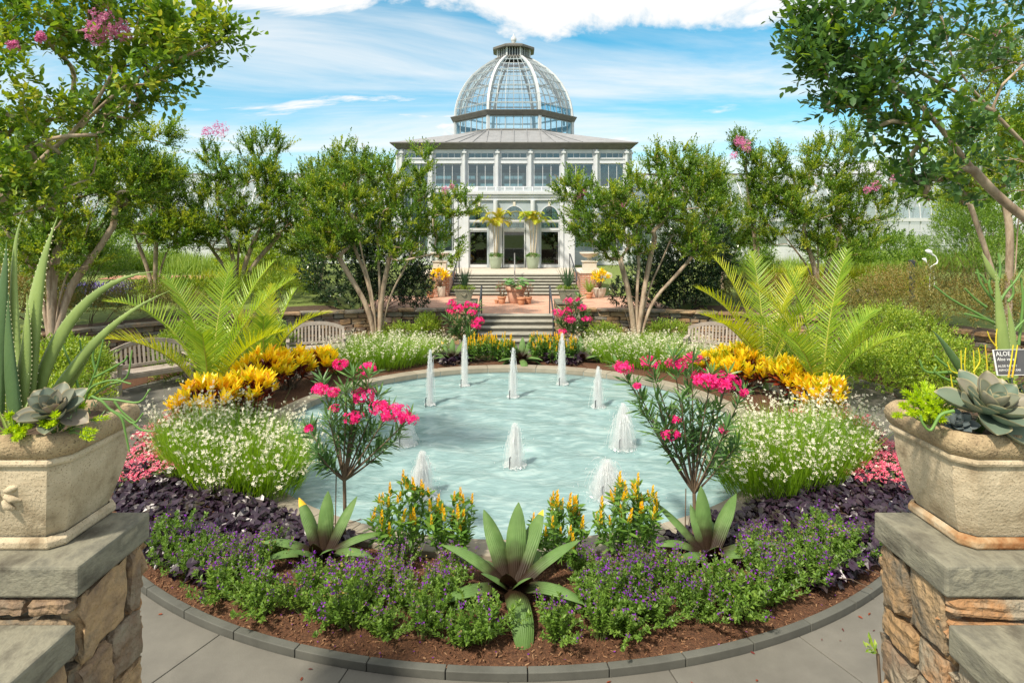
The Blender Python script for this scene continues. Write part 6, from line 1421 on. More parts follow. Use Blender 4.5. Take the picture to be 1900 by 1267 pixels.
def echev_mat(name, base, edge):
    m, nt, N, L = new_mat(name)
    out = N.new('ShaderNodeOutputMaterial'); b = N.new('ShaderNodeBsdfPrincipled'); L.new(b.outputs[0], out.inputs[0]); b.inputs['Roughness'].default_value = .5
    oi = N.new('ShaderNodeObjectInfo'); g = N.new('ShaderNodeNewGeometry'); n = N.new('ShaderNodeTexNoise'); n.inputs['Scale'].default_value = 14; n.inputs['Detail'].default_value = 6; L.new(g.outputs['Position'], n.inputs['Vector'])
    f = N.new('ShaderNodeMix'); f.inputs['Factor'].default_value = .6; L.new(n.outputs['Fac'], f.inputs['A']); L.new(oi.outputs['Random'], f.inputs['B'])
    r = N.new('ShaderNodeValToRGB'); set_ramp(r, base); L.new(f.outputs['Result'], r.inputs[0])
    at = N.new('ShaderNodeAttribute'); at.attribute_name = 'edge'; mr = N.new('ShaderNodeMapRange'); mr.inputs['From Min'].default_value = .84; mr.inputs['From Max'].default_value = .99; L.new(at.outputs['Fac'], mr.inputs['Value'])
    mx = N.new('ShaderNodeMix'); mx.data_type = 'RGBA'; L.new(mr.outputs[0], mx.inputs['Factor']); L.new(r.outputs[0], mx.inputs['A']); mx.inputs['B'].default_value = (*edge, 1); L.new(mx.outputs['Result'], b.inputs['Base Color'])
    return m
L_echev = echev_mat('grey pink succulent', [(.11, .155, .12), (.17, .20, .15), (.24, .20, .16), (.27, .17, .14)], (.42, .34, .20))
L_echevg = echev_mat('grey green succulent', [(.10, .155, .115), (.15, .20, .145), (.21, .22, .16), (.25, .18, .14)], (.44, .38, .22))
L_echevb = echev_mat('blue grey succulent', [(.09, .12, .125), (.14, .17, .18)], (.26, .27, .26))
def rosette(label, c, R, tilt, seed, n=22, mat=None, group='rosette succulents', stem=True):
    rg = np.random.default_rng(seed); root = thing('rosette_succulent', label, 'succulent', c, group); c = np.array(c, float)
    ax = nz(np.array(tilt, float)); u = nz(np.cross(ax, [.2, 1., .1])); w = np.cross(ax, u)
    tx = np.linspace(0, 1, 11); wd = np.array([.16, .22, .30, .39, .47, .53, .56, .54, .45, .28, .02]); sy = np.linspace(-1, 1, 9)
    for k in range(n):
        f = k/(n-1); a = k*2.399+seed+rg.normal()*.08; el = math.radians(86-80*f**.8+rg.normal()*3); L = R*(.42+.66*f**.55)*rg.uniform(.94, 1.06); lat = math.cos(a)*u+math.sin(a)*w
        d = lat*math.cos(el)+ax*math.sin(el); nr = ax*math.cos(el)-lat*math.sin(el); sd = np.cross(nr, d); b = c+ax*(R*.06*(1-f))
        V, E = [], []
        for face in (0, 1):
            for t, ww in zip(tx, wd):
                for s_ in sy:
                    cup = .22*ww*s_*s_+.16*(t-.5)**2*(1 if t > .5 else .4)-.03
                    th = 0 if face == 0 else -.085*(1-s_*s_)**.6*math.sin(PI*min(1, t*.92+.06))
                    V.append(b+d*L*t+sd*(L*ww*.5*s_)+nr*L*(cup+th)); E.append(max(abs(s_), (t-.5)*2 if t > .8 else 0))
        F = []
        for i in range(10):
            for j in range(8):
                q = i*9+j; F.append([q, q+1, q+10, q+9]); q += 99; F.append([q+9, q+10, q+1, q])
        mb = MB(); mb.add(V, np.array(F)); o = mb.build('leaf', mat or L_echev, root, smooth=True)
        at = o.data.attributes.new('edge', 'FLOAT', 'POINT'); at.data.foreach_set('value', np.array(E, np.float32))
    if stem:
        mb = MB(); tube(mb, [c-ax*R*.55, c+ax*R*.05], [R*.10, R*.12], 8); mb.build('stem', m_stem, root)
p = P(104, 768, 2.66); rosette('grey pink rosette succulent in the left planter', p, .150, (.08, -.55, .85), 3, 22)
p = P(1833, 765, 2.70); rosette('largest grey green rosette succulent in the right planter', p, .205, (.02, -.50, .87), 5, 26, L_echevg)
p = P(1776, 790, 2.72); rosette('small blue grey rosette beside the largest rosette', p, .085, (-.3, -.6, .75), 7, 18, L_echevb, stem=False)
NEED = (np.array([[0, 0, 0], [.5, -.5, .1], [1, 0, 0], [.5, .5, .1]]), np.array([[0, 1, 2], [0, 2, 3]]))
def sedum(label, c, shoots, seed, group='lime sedums'):
    rg = np.random.default_rng(seed); root = thing('sedum', label, 'succulent', c, group); mb = MB(); st = MB(); c = np.array(c, float)
    for e in shoots:
        e = np.array(e, float); b = c+(e-c)*.15; b[2] = min(b[2], c[2]+.02); m = (b+e)/2+np.array([0, 0, .02]); tube(st, [b, m, e], [.006, .005, .004], 5, cap=False); ax = nz(e-m); sprays(mb, (e-ax*.055)[None], ax[None], .065, 90, .027, .0062, NEED, rg, 1.0, .05, jit=.12)
        sprays(mb, b[None], nz(m-b)[None], .06, 22, .02, .004, NEED, rg, 1.0, .05)
    mb.build('foliage', L_sedum, root); st.build('stems', m_stem, root)
rs = np.random.default_rng(9)
def rim_pt(px, py, Y): return P(px, py, Y)
sedum('cushion of lime sedum spilling from the left side of the right planter', (1.98, 2.80, 2.40), [rim_pt(x, y, Y) for x, y, Y in ((1700, 735, 2.8), (1712, 752, 2.7), (1728, 750, 2.72), (1745, 748, 2.74), (1718, 728, 2.86), (1690, 745, 2.72), (1750, 735, 2.82), (1735, 772, 2.63), (1712, 774, 2.62), (1750, 778, 2.62), (1760, 722, 2.95), (1775, 740, 2.85), (1662, 770, 2.62), (1675, 752, 2.68), (1682, 730, 2.78), (1700, 722, 2.84), (1715, 716, 2.9), (1705, 745, 2.72), (1722, 740, 2.76), (1735, 732, 2.84), (1745, 725, 2.92), (1752, 745, 2.78), (1740, 760, 2.68), (1722, 762, 2.66), (1703, 766, 2.64), (1765, 735, 2.88), (1690, 765, 2.62), (1758, 765, 2.66), (1730, 720, 2.95), (1770, 755, 2.75))], 1)
sedum('lime sedum at the front rim of the left planter', (-2.22, 2.68, 2.40), [rim_pt(x, y, Y) for x, y, Y in ((18, 772, 2.6), (28, 795, 2.56), (40, 803, 2.55), (12, 800, 2.56), (40, 775, 2.62), (55, 790, 2.58), (30, 812, 2.54))], 2)
sedum('green needle sedum below the left grey rosette', (-2.05, 2.66, 2.40), [rim_pt(x, y, Y) for x, y, Y in ((103, 770, 2.56), (98, 785, 2.55), (88, 790, 2.56), (150, 755, 2.7), (172, 800, 2.62), (195, 775, 2.7), (165, 812, 2.6), (80, 785, 2.57))], 3)
def sticks(label, base, segs, r, mat, seed, name='pencil_cactus', group='pencil cacti'):
    root = thing(name, label, 'succulent', base, group)
    for pts, Y in segs:
        mb = MB()
        q = np.array([P(x, y, Y) for x, y in pts]); n = len(q); t = np.linspace(0, 1, (n-1)*4+1)*(n-1); i = np.clip(t.astype(int), 0, n-2); f = (t-i)[:, None]
        m0 = np.gradient(q, axis=0); h = lambda a: a
        pts_ = (2*f**3-3*f**2+1)*q[i]+(f**3-2*f**2+f)*m0[i]+(-2*f**3+3*f**2)*q[i+1]+(f**3-f**2)*m0[i+1]
        tube(mb, pts_, np.linspace(r, r*.62, len(pts_)), 7); mb.build('branch', mat, root, smooth=True)
sticks('green pencil cactus branching above the right planter', (2.3, 3.05, 2.4), [([(1880, 740), (1866, 640), (1855, 560), (1850, 510)], 3.1), ([(1862, 610), (1810, 580), (1765, 555), (1733, 530)], 3.1), ([(1858, 575), (1830, 540), (1818, 520), (1813, 500)], 3.1), ([(1830, 570), (1810, 555), (1790, 535)], 3.1), ([(1855, 560), (1868, 540), (1885, 520), (1897, 500)], 3.12), ([(1850, 530), (1856, 500), (1852, 470)], 3.1), ([(1868, 640), (1885, 610), (1905, 590)], 3.12), ([(1840, 545), (1835, 525), (1842, 510)], 3.08), ([(1850, 600), (1820, 590), (1790, 582)], 3.1), ([(1870, 560), (1880, 545), (1876, 520)], 3.12), ([(1830, 525), (1822, 512), (1810, 506)], 3.1), ([(1890, 640), (1898, 560), (1894, 515)], 3.15),
                                                                                       ([(1800, 720), (1770, 690), (1745, 670), (1735, 660)], 3.0), ([(1805, 715), (1760, 705), (1735, 690), (1738, 680)], 2.98), ([(1770, 690), (1720, 690), (1706, 668)], 3.0), ([(1770, 762), (1745, 770), (1727, 798), (1712, 785), (1708, 770)], 2.60)], .0075, L_pencil, 1)
sticks('green pencil cactus sprawling from the right side of the left planter', (-2.0, 2.95, 2.4), [([(150, 765), (165, 720), (180, 680), (192, 630)], 2.92), ([(165, 740), (200, 715), (235, 700), (245, 650)], 2.9), ([(175, 700), (195, 690), (230, 670), (236, 660)], 2.92), ([(185, 740), (215, 742), (258, 746), (278, 722)], 2.8), ([(170, 735), (190, 745), (205, 760), (225, 770), (248, 785), (266, 766)], 2.72), ([(205, 760), (225, 775), (232, 800), (240, 838)], 2.7), ([(212, 744), (228, 765), (250, 783)], 2.78), ([(248, 786), (262, 797), (282, 800)], 2.72), ([(160, 730), (175, 715), (210, 705), (243, 712)], 2.88), ([(150, 745), (140, 700), (120, 650), (108, 620)], 3.0), ([(135, 700), (150, 660), (148, 630)], 3.0), ([(178, 690), (172, 660), (182, 628)], 2.95)], .0062, L_pencil, 2)
sticks('yellow stick cactus beside the label in the right planter', (2.25, 2.95, 2.4), [([(1800, 745), (1795, 710), (1790, 680), (1792, 645)], 2.98), ([(1795, 700), (1785, 690), (1783, 650)], 2.98), ([(1805, 740), (1808, 700), (1806, 650)], 2.97), ([(1806, 690), (1818, 670), (1815, 645)], 2.97), ([(1830, 740), (1832, 690), (1828, 640)], 2.98), ([(1850, 660), (1848, 630), (1850, 610)], 3.0), ([(1850, 645), (1838, 630), (1832, 615)], 3.0), ([(1770, 730), (1766, 710), (1764, 695)], 2.95), ([(1785, 695), (1765, 688), (1758, 672)], 2.97), ([(1871, 700), (1876, 670), (1880, 640)], 2.76), ([(1878, 700), (1884, 665), (1888, 640)], 2.76)], .0040, L_stick, 3, 'stick_cactus', None)
for k, (px, py, Y, lab) in enumerate(((25, 770, 2.66, 'grassy green blades beside the left lime sedum'),)):
    q = P(px, py, Y); blades('grass_tuft', lab, (q[0], q[1]), 2.38, 9, .22, .014, L_grass, 90+k, 1.0, 'grass', droop=1.2)
shrub('planter_filler', 'dark green filler foliage behind the right grey rosette', [((2.42, 2.78, 2.42), (.14, .12, .08))], 60, .08, 6, .06, .025, L_holly, (2.42, 2.8, 2.38), 95, T=LEAF6, cat='potted plant', stems=0)
shrub('planter_filler', 'small silver green trailing herb over the left planter rim', [((-1.99, 2.72, 2.43), (.05, .07, .04)), ((-1.96, 2.66, 2.38), (.03, .04, .05))], 26, .06, 8, .030, .009, LEAFM('silver herb leaf', [(.14, .22, .10), (.26, .33, .18)], .2), (-2.0, 2.72, 2.38), 96, cat='potted plant', stems=0)
# ------------------------------------------------------------------ trees
L_myrtle = LEAFM('crape myrtle leaf', [(0.045, 0.099, 0.016), (0.090, 0.182, 0.022), (0.167, 0.288, 0.037), (0.303, 0.423, 0.052)], .34)
L_myrtley = LEAFM('young crape myrtle leaf', [(0.094, 0.173, 0.019), (0.188, 0.280, 0.027), (0.343, 0.421, 0.046), (0.499, 0.468, 0.077)], .35)
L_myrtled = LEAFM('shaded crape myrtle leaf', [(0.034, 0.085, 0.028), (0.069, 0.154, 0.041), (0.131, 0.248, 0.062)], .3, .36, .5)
L_bloom = LEAFM('crape myrtle blossom', [(.50, .08, .26), (.68, .20, .42), (.80, .42, .58)], .3, .7, .2)
L_pod = LEAFM('spent myrtle panicle', [(.30, .16, .09), (.42, .28, .13), (.40, .22, .16)], .2, .7)
def tree(name, label, base, stems, clumps, ntips, seed, leaf=(.06, .03), twig=.38, m=16, mats=(None, None), T=KITE, r0=.07, bark=None, blooms=(), seg=.35, spread=.8, group=None, cat='tree', upr=.5, young=.3, tipr=.004, pods=0, fine=1, dens=9):
    """stems: polylines from the base; clumps: (centre, radii, weight) ellipsoids that shoots reach for"""
    rg = np.random.default_rng(seed); root = thing(name, label, cat, base, group)
    pos, par = [], []
    for st in stems:
        st = np.asarray(st, float); prev = -1
        q = resample(st, seg*.6) if len(st) > 2 else st
        q = np.concatenate([q, st[-1:]])
        for p in q: pos.append(p); par.append(prev); prev = len(pos)-1
    nstem = len(pos); w = np.array([c[2] for c in clumps], float); w /= w.sum(); T_ = []; Dn = []
    for (c, r, _), f in zip(clumps, w):
        n = max(4, int(ntips*f)); d = nz(rg.normal(size=(n, 3))); k = rg.uniform(.25, 1, n)**.5; T_.append(np.array(c)+d*np.array(r)*k[:, None]); Dn.append(nz(d*np.array(r)))
    T_ = np.concatenate(T_); Dn = np.concatenate(Dn); b = np.asarray(base, float)
    order = np.argsort(np.linalg.norm(T_-np.array(pos)[:nstem].mean(0), axis=1)); tipdir = []; tipn = []
    for i in order:
        p = T_[i]; A = np.array(pos); dv = p-A; dist = np.linalg.norm(dv, axis=1); cost = dist+.9*np.maximum(0, A[:, 2]-p[2]+.15*dist); cost[dist < .06] += 5
        if nstem > 6: cost[:nstem][A[:nstem, 2] < b[2]+.45] += 3
        j = int(np.argmin(cost)); a = A[j]; n = max(2, int(dist[j]/seg)+1); inc = nz(a-A[par[j]]) if par[j] >= 0 else np.array([0, 0, 1.]); L = dist[j]
        c1 = a+inc*L*.35; t = np.linspace(0, 1, n+1)[1:, None]; pts = (1-t)**2*a+2*(1-t)*t*c1+t*t*p+(rg.normal(size=(n, 3))*.025*L)*(t < .99)
        prev = j
        for q in pts: pos.append(q); par.append(prev); prev = len(pos)-1
        tipn.append(prev); tipdir.append(nz(nz(p-a)*.6+Dn[i]*.5+np.array([0, 0, upr])+rg.normal(size=3)*.2))
    A = np.array(pos); par = np.array(par); N = len(A); wt = np.zeros(N); ch = [[] for _ in range(N)]
    for k in range(N-1, -1, -1):
        if not ch[k]: wt[k] = max(wt[k], 1)
        if par[k] >= 0: wt[par[k]] += wt[k]; ch[par[k]].append(k)
    wm = max(wt[k] for k in range(N) if par[k] < 0); ex = math.log(r0/tipr)/math.log(max(2, wm)); R = tipr*wt**ex
    trk = MB(); done = set()
    for k in range(N):                                   # chains of main children become tubes
        if par[k] >= 0 and max(ch[par[k]], key=lambda q: wt[q]) == k: continue
        chain = [k]
        while ch[chain[-1]]: chain.append(max(ch[chain[-1]], key=lambda q: wt[q]))
        pts = A[chain]; rr = R[chain]
        if par[k] >= 0: pts = np.concatenate([A[par[k]][None], pts]); rr = np.concatenate([[rr[0]], rr])
        if len(pts) < 2: continue
        if par[k] < 0: rr = rr.copy(); rr[0] *= 1.35
        tube(trk, pts, rr, 9 if rr[0] > .04 else 6 if rr[0] > .012 else 4, cap=False)
    trk.build('trunk', bark or m_bark, root, smooth=True)
    tipn = np.array(tipn); tipdir = np.array(tipdir); tips = A[tipn]
    cr = MB(); yg = MB()
    sel = rg.random(len(tips)) < young
    k3 = dens
    for q in range(k3):
        dd = nz(tipdir+rg.normal(size=tipdir.shape)*(.35 if q else .1)); off = tips-dd*twig*(.35 if q == 0 else .5*rg.uniform(0, 1))
        ln = twig*rg.uniform(.65, 1.35, len(tips)); 
        for msk, tgt in ((~sel, cr), (sel, yg)):
            if msk.any(): sprays(tgt, off[msk], dd[msk], ln[msk], m, leaf[0], leaf[1], T, rg, spread, .1, jit=.28)
        if fine:
            tw = cr if False else trk
    sub = [k for k in range(nstem, N) if wt[k] <= 4 and par[k] >= 0]
    if sub:
        sub = np.array(sub); sprays(cr, A[sub], nz(A[sub]-A[par[sub]]+rg.normal(size=(len(sub), 3))*.1), twig*.6, max(4, m//2), leaf[0], leaf[1], T, rg, spread+.15, .05, jit=.3)
    cr.build('crown', mats[0], root)
    if yg.n: yg.build('young_shoots', mats[1], root)
    if len(blooms):
        bl = MB(); st_ = MB()
        for c, r in blooms:
            n = int(170*max(.5, (r/.2)**1.3)); d = rdir(n, rg); p = np.array(c)+d*np.array([r, r, r*1.15])*(rg.uniform(.2, 1, n)**.6)[:, None]; s = rg.uniform(.5, 1.1, n)*leaf[0]*.62
            place(bl, FL5, p, rdir(n, rg), rg.normal(size=(n, 3)), s, s)
        bl.build('blossom', L_bloom, root)
    if pods:
        pd = MB(); idx = rg.choice(len(tips), min(pods, len(tips)), replace=False)
        for k in idx:
            e = tips[k]+tipdir[k]*twig*.8; n = 26; p = e+tipdir[k]*(rg.uniform(-.12, .14, n))[:, None]+rg.normal(size=(n, 3))*.035; place(pd, KITE, p, rdir(n, rg), rg.normal(size=(n, 3)), leaf[0]*.4, leaf[0]*.3)
        pd.build('seed_heads', L_pod, root, kind='stuff')
    return root
def stems_fan(b, ends, rg, mid=.45):
    out = []
    for e in ends:
        e = np.array(e, float); b2 = np.array(b)+np.array([(e[0]-b[0])*.05, (e[1]-b[1])*.05, 0])
        m = b2+(e-b2)*mid; m[:2] = b2[:2]+(e[:2]-b2[:2])*(mid*.55); m2 = b2+(e-b2)*.75; m2[:2] = b2[:2]+(e[:2]-b2[:2])*.68; m2 += rg.normal(size=3)*.05
        out.append([b2, m+rg.normal(size=3)*.04, m2, e])
    return out
rg = np.random.default_rng(4)
MY = 'crape myrtles around the sunken garden'
# left and right myrtles in front of the wall
b = (-4.05, 17.9, .05)
ends = [P(630, 480, 17.9), P(665, 430, 17.6), P(700, 420, 18.2), P(735, 420, 17.9), P(775, 440, 18.2), P(640, 400, 18.4)]
tree('crape_myrtle', 'multi stemmed crape myrtle before the wall left of the steps', b, stems_fan(b, ends, rg), [(P(640, 400, 17.9), (1.25, 1.1, 1.0), 3), (P(700, 350, 18.2), (1.2, 1.1, .95), 3), (P(760, 400, 18.2), (1.3, 1.0, .95), 3), (P(600, 450, 17.8), (.8, .8, .55), 1.6), (P(590, 370, 18.1), (.6, .7, .7), 1.4), (P(850, 385, 18.0), (.8, .5, .45), 1.0), (P(780, 310, 18.2), (.4, .4, .65), .5), (P(650, 300, 18.1), (.7, .5, .5), .7), (P(830, 460, 18.0), (.6, .6, .45), .6), (P(735, 470, 17.7), (.8, .6, .35), .8)], 460, 1,
     leaf=(.082, .043), mats=(L_myrtle, L_myrtley), r0=.075, blooms=[(P(826, 353, 17.8), .13), (P(838, 346, 17.8), .09)], group=MY, young=.34, pods=26, twig=.42)
b = (3.75, 17.9, .05)
ends = [P(1105, 490, 17.9), P(1140, 430, 17.7), P(1180, 420, 18.2), P(1215, 440, 17.9), P(1250, 430, 18.2), P(1290, 470, 18.0)]
tree('crape_myrtle', 'multi stemmed crape myrtle before the wall right of the steps', b, stems_fan(b, ends, rg), [(P(1110, 400, 18.0), (1.05, 1.0, .95), 2.6), (P(1190, 380, 18.0), (1.25, 1.1, 1.05), 3), (P(1270, 380, 18.2), (1.15, 1.0, 1.05), 3), (P(1250, 300, 18.3), (.9, .7, .5), 1.2), (P(1320, 330, 18.4), (.5, .5, .7), .8), (P(1060, 350, 17.9), (.4, .4, .5), .6), (P(1150, 460, 17.8), (.9, .6, .4), 1), (P(1290, 455, 17.9), (.7, .7, .5), .9)], 460, 2,
     leaf=(.082, .043), mats=(L_myrtle, L_myrtley), r0=.08, blooms=[(P(1072, 364, 17.6), .12), (P(1084, 357, 17.6), .08), (P(1155, 382, 17.4), .07)], group=MY, young=.34, pods=26, twig=.42)
# myrtles on the upper ground
def upper_tree(label, px, Y, ends, clumps, seed, n=300, **k):
    x = (px-950)*Y/1100; b = (x, Y, float(gz(x, Y))-.05); tree('crape_myrtle', label, b, stems_fan(b, [P(*e) for e in ends], rg), [(P(*c), r, w) for c, r, w in clumps], n, seed, leaf=k.pop('leaf', (.09, .046)), mats=k.pop('mats', (L_myrtle, L_myrtley)), group=MY, twig=k.pop('twig', .5), **k)
upper_tree('crape myrtle behind the wall with a magenta flower tuft, left of centre', 440, 21.5, [(380, 440, 21.5), (420, 400, 21.2), (450, 390, 21.8), (490, 410, 21.5), (530, 420, 21.9)], [((400, 390, 21.5), (1.0, 1.0, 1.2), 2.4), ((470, 370, 21.6), (1.2, 1.1, 1.4), 3.2), ((540, 380, 21.8), (1.0, .9, 1.1), 2.2), ((490, 290, 21.6), (.9, .7, .9), 1.4), ((395, 310, 21.5), (.5, .5, .8), .8), ((600, 330, 22), (.8, .6, .8), 1.2), ((440, 440, 21.3), (1.4, .8, .6), 1.6), ((350, 430, 21.4), (.8, .8, .6), 1)], 3, 470, r0=.085, blooms=[(P(408, 240, 21.4), .32), (P(384, 245, 21.4), .2)], young=.25, pods=14)
upper_tree('crape myrtle behind the wall with lilac blossom, right of centre', 1520, 21.5, [(1450, 430, 21.5), (1490, 410, 21.2), (1520, 400, 21.8), (1560, 420, 21.5), (1610, 430, 21.9)], [((1440, 400, 21.5), (1.2, 1.0, 1.1), 2.4), ((1510, 370, 21.6), (1.3, 1.1, 1.4), 3.2), ((1590, 390, 21.8), (1.3, 1.0, 1.2), 2.6), ((1550, 290, 21.6), (1.1, .8, .8), 1.6), ((1430, 310, 21.5), (.8, .6, .6), 1), ((1650, 350, 22), (1.0, .8, .9), 1.4), ((1580, 250, 21.7), (.25, .25, .4), .3), ((1560, 455, 21.3), (1.7, .8, .45), 1.3)], 4, 500, r0=.09, blooms=[(P(1372, 262, 21.4), .22), (P(1384, 270, 21.3), .2), (P(1361, 290, 21.4), .16), (P(1625, 345, 20.6), .17), (P(1662, 331, 20.6), .18), (P(1609, 352, 20.6), .14)], young=.42, pods=20)
upper_tree('slim crape myrtle shoot with violet blossom beside the right glasshouse ridge', 1405, 22.5, [(1400, 380, 22.4), (1385, 320, 22.3), (1415, 330, 22.6)], [((1395, 320, 22.4), (.5, .4, .9), 1.5), ((1375, 270, 22.4), (.25, .25, .4), .6), ((1415, 380, 22.5), (.7, .6, .8), 1.4)], 14, 90, r0=.05, blooms=[(P(1373, 262, 22.2), .2), (P(1388, 278, 22.2), .14)], young=.1)
upper_tree('crape myrtle between the two left trees before the glasshouse', 290, 20.5, [(250, 440, 20.5), (290, 420, 20.3), (320, 430, 20.7)], [((270, 400, 20.5), (1.1, 1.0, 1.0), 2), ((300, 340, 20.6), (.8, .8, .9), 1.5), ((320, 430, 20.4), (1.0, .7, .6), 1.2), ((230, 330, 20.6), (.9, .8, .8), 1.4)], 5, 330, r0=.07, blooms=[(P(246, 317, 20.2), .16)], young=.4)
upper_tree('crape myrtle at the left with a peeling trunk by the wall', 95, 14.2, [(30, 440, 14.2), (80, 400, 13.9), (120, 380, 14.4), (170, 400, 14.2), (210, 420, 14.5)], [((60, 380, 14.2), (1.2, 1.1, 1.2), 3), ((150, 360, 14.3), (1.2, 1.1, 1.2), 3), ((230, 330, 14.5), (.9, .8, .8), 1.8), ((290, 250, 14.6), (.45, .4, .35), .5), ((20, 300, 14.5), (1.2, 1.0, 1.1), 2.4), ((190, 270, 14.4), (.8, .7, .6), 1.2), ((280, 330, 14.6), (.6, .5, .5), .8), ((110, 470, 14.0), (1.1, .8, .5), 1.5)], 6, 520, leaf=(.075, .040), r0=.10, blooms=[(P(250, 195, 14.2), .14), (P(205, 153, 14), .12)], young=.4, twig=.42)
upper_tree('crape myrtle with pale pink blossom at the far right edge', 1870, 14.0, [(1800, 380, 14.0), (1860, 350, 13.8), (1900, 330, 14.3)], [((1830, 280, 14.2), (.9, .9, 1.2), 2.4), ((1890, 200, 14.3), (.9, .9, 1.3), 2.6), ((1850, 110, 14.2), (.7, .7, .7), 1.4), ((1800, 340, 14.0), (.7, .7, .6), 1), ((1930, 330, 14), (1, 1, 1), 1)], 7, 280, leaf=(.075, .040), r0=.08, blooms=[(P(1850, 62, 14), .16), (P(1875, 72, 14), .12)], young=.55)
upper_tree('crape myrtle filling the gap behind the left palm', 590, 23.5, [(560, 430, 23.5), (590, 410, 23.3), (630, 420, 23.7)], [((590, 400, 23.5), (1.4, 1.0, 1.3), 2), ((640, 340, 23.6), (1.3, 1.0, 1.1), 2), ((560, 450, 23.4), (1.1, .8, .7), 1)], 15, 210, r0=.07, blooms=[(P(620, 295, 23.3), .14)], young=.3)
upper_tree('crape myrtle filling the gap behind the right dark holly', 1340, 24, [(1300, 430, 24), (1340, 410, 23.8), (1380, 430, 24.2)], [((1310, 400, 24), (1.3, 1.0, 1.3), 2), ((1360, 420, 24), (1.2, 1.0, 1.0), 2), ((1300, 320, 24), (.8, .7, .8), 1)], 16, 200, r0=.07, young=.3)
# foreground overhanging trees
b = (-9.0, 7.0, .0)
tree('crape_myrtle', 'nearest crape myrtle overhanging the upper left corner', b, [[b, (-8.0, 6.95, 1.6), P(-60, 440, 6.9), P(70, 300, 6.8), P(150, 235, 6.75), P(215, 130, 6.7), P(250, 60, 6.7), P(285, -40, 6.7)], [P(150, 235, 6.75), P(205, 180, 6.6), P(285, 125, 6.5), P(370, 95, 6.4), P(440, 60, 6.35)], [(-8.6, 6.98, .6), (-8.4, 7.1, 2.6), (-7.2, 7.2, 4.6), (-6.4, 7.1, 5.6)]],
     [(P(80, 150, 6.8), (.95, .8, .75), 3), (P(-60, 260, 6.9), (.9, .8, .9), 1.8), (P(230, 60, 6.7), (.75, .7, .5), 2.6), (P(60, 290, 6.8), (.65, .6, .5), 1.8), (P(335, 70, 6.5), (.40, .4, .36), 1.5), (P(270, 140, 6.6), (.42, .4, .32), 1.1), (P(405, 62, 6.35), (.22, .2, .16), .5), (P(130, 20, 6.8), (.9, .7, .5), 2), (P(180, 210, 6.7), (.5, .5, .35), 1.0), (P(20, 360, 6.6), (.45, .4, .3), 1.0), (P(100, -120, 6.9), (1.2, .9, .6), 1.2)],
     470, 8, leaf=(.090, .050), twig=.32, m=9, mats=(L_myrtle, L_myrtley), T=LEAF6, r0=.08, seg=.22, dens=3, blooms=[(P(195, 45, 6.3), .17), (P(175, 62, 6.25), .12), (P(222, 55, 6.3), .11), (P(25, 85, 6.3), .06), (P(75, 70, 6.3), .05)], group=MY, young=.38, tipr=.003, spread=.95)
b = (8.6, 6.8, .0)
tree('crape_myrtle', 'nearest crape myrtle with two bare limbs reaching in at the upper right', b, [[b, (7.6, 6.7, 1.8), P(1960, 330, 6.4), P(1895, 262, 6.3), P(1840, 205, 6.2), P(1790, 150, 6.2), P(1757, 90, 6.2), P(1745, 10, 6.2), P(1735, -60, 6.2)], [(8.4, 6.7, .5), (7.2, 6.4, 2.0), P(1960, 440, 6.0), P(1900, 405, 5.9), P(1830, 345, 5.85), P(1770, 270, 5.8), P(1720, 205, 5.8), P(1640, 140, 5.7), P(1560, 90, 5.65)], [P(1840, 205, 6.2), P(1780, 175, 6.1), P(1700, 130, 6.0)]],
     [(P(1600, 70, 5.75), (.60, .55, .42), 2.6), (P(1680, 60, 5.9), (.6, .6, .5), 2.2), (P(1650, 180, 5.8), (.55, .5, .42), 2.2), (P(1730, 250, 5.8), (.42, .4, .34), 1.5), (P(1540, 110, 5.65), (.32, .3, .24), 1.4), (P(1510, 50, 5.7), (.25, .2, .22), 1.0), (P(1500, 110, 5.65), (.2, .18, .16), .6), (P(1570, 190, 5.65), (.25, .2, .15), .6), (P(1720, 330, 5.85), (.32, .3, .22), 1.0), (P(1850, 60, 6.4), (.7, .6, .5), 2), (P(1840, 330, 6.3), (.4, .4, .3), .8), (P(1650, -60, 6), (.9, .6, .4), 1), (P(1590, 190, 5.7), (.3, .25, .18), .8)],
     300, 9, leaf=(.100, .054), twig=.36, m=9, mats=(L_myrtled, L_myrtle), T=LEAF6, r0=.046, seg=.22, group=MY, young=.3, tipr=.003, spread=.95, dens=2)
# dark hollies beside the terrace
HOL = 'dark evergreen shrubs beside the terrace'
def at(px, py, Y): return P(px, py, Y)
shrub('dark_holly', 'dark glossy evergreen shrub left of the terrace behind the wall', [(at(640, 500, 20.6), (1.5, 1.1, 1.3)), (at(720, 500, 20.7), (1.3, 1.0, 1.15)), (at(770, 535, 20.6), (.6, .7, .65)), (at(680, 430, 21), (1.0, .8, .8))], 3000, .18, 9, .10, .05, L_holly, (-5.2, 20.7, .6), 1, T=LEAF6, cat='shrub', group=HOL, stems=16, zmin=-.9)
shrub('dark_holly', 'dark glossy evergreen shrub right of the terrace behind the wall', [(at(1270, 500, 20.6), (1.2, 1.1, 1.4)), (at(1215, 515, 20.7), (.9, .9, 1.0)), (at(1310, 470, 21), (.9, .8, 1.2)), (at(1160, 545, 20.6), (.5, .6, .45))], 3000, .18, 9, .10, .05, L_holly, (5.9, 20.7, .6), 2, T=LEAF6, cat='shrub', group=HOL, stems=16, zmin=-.9)
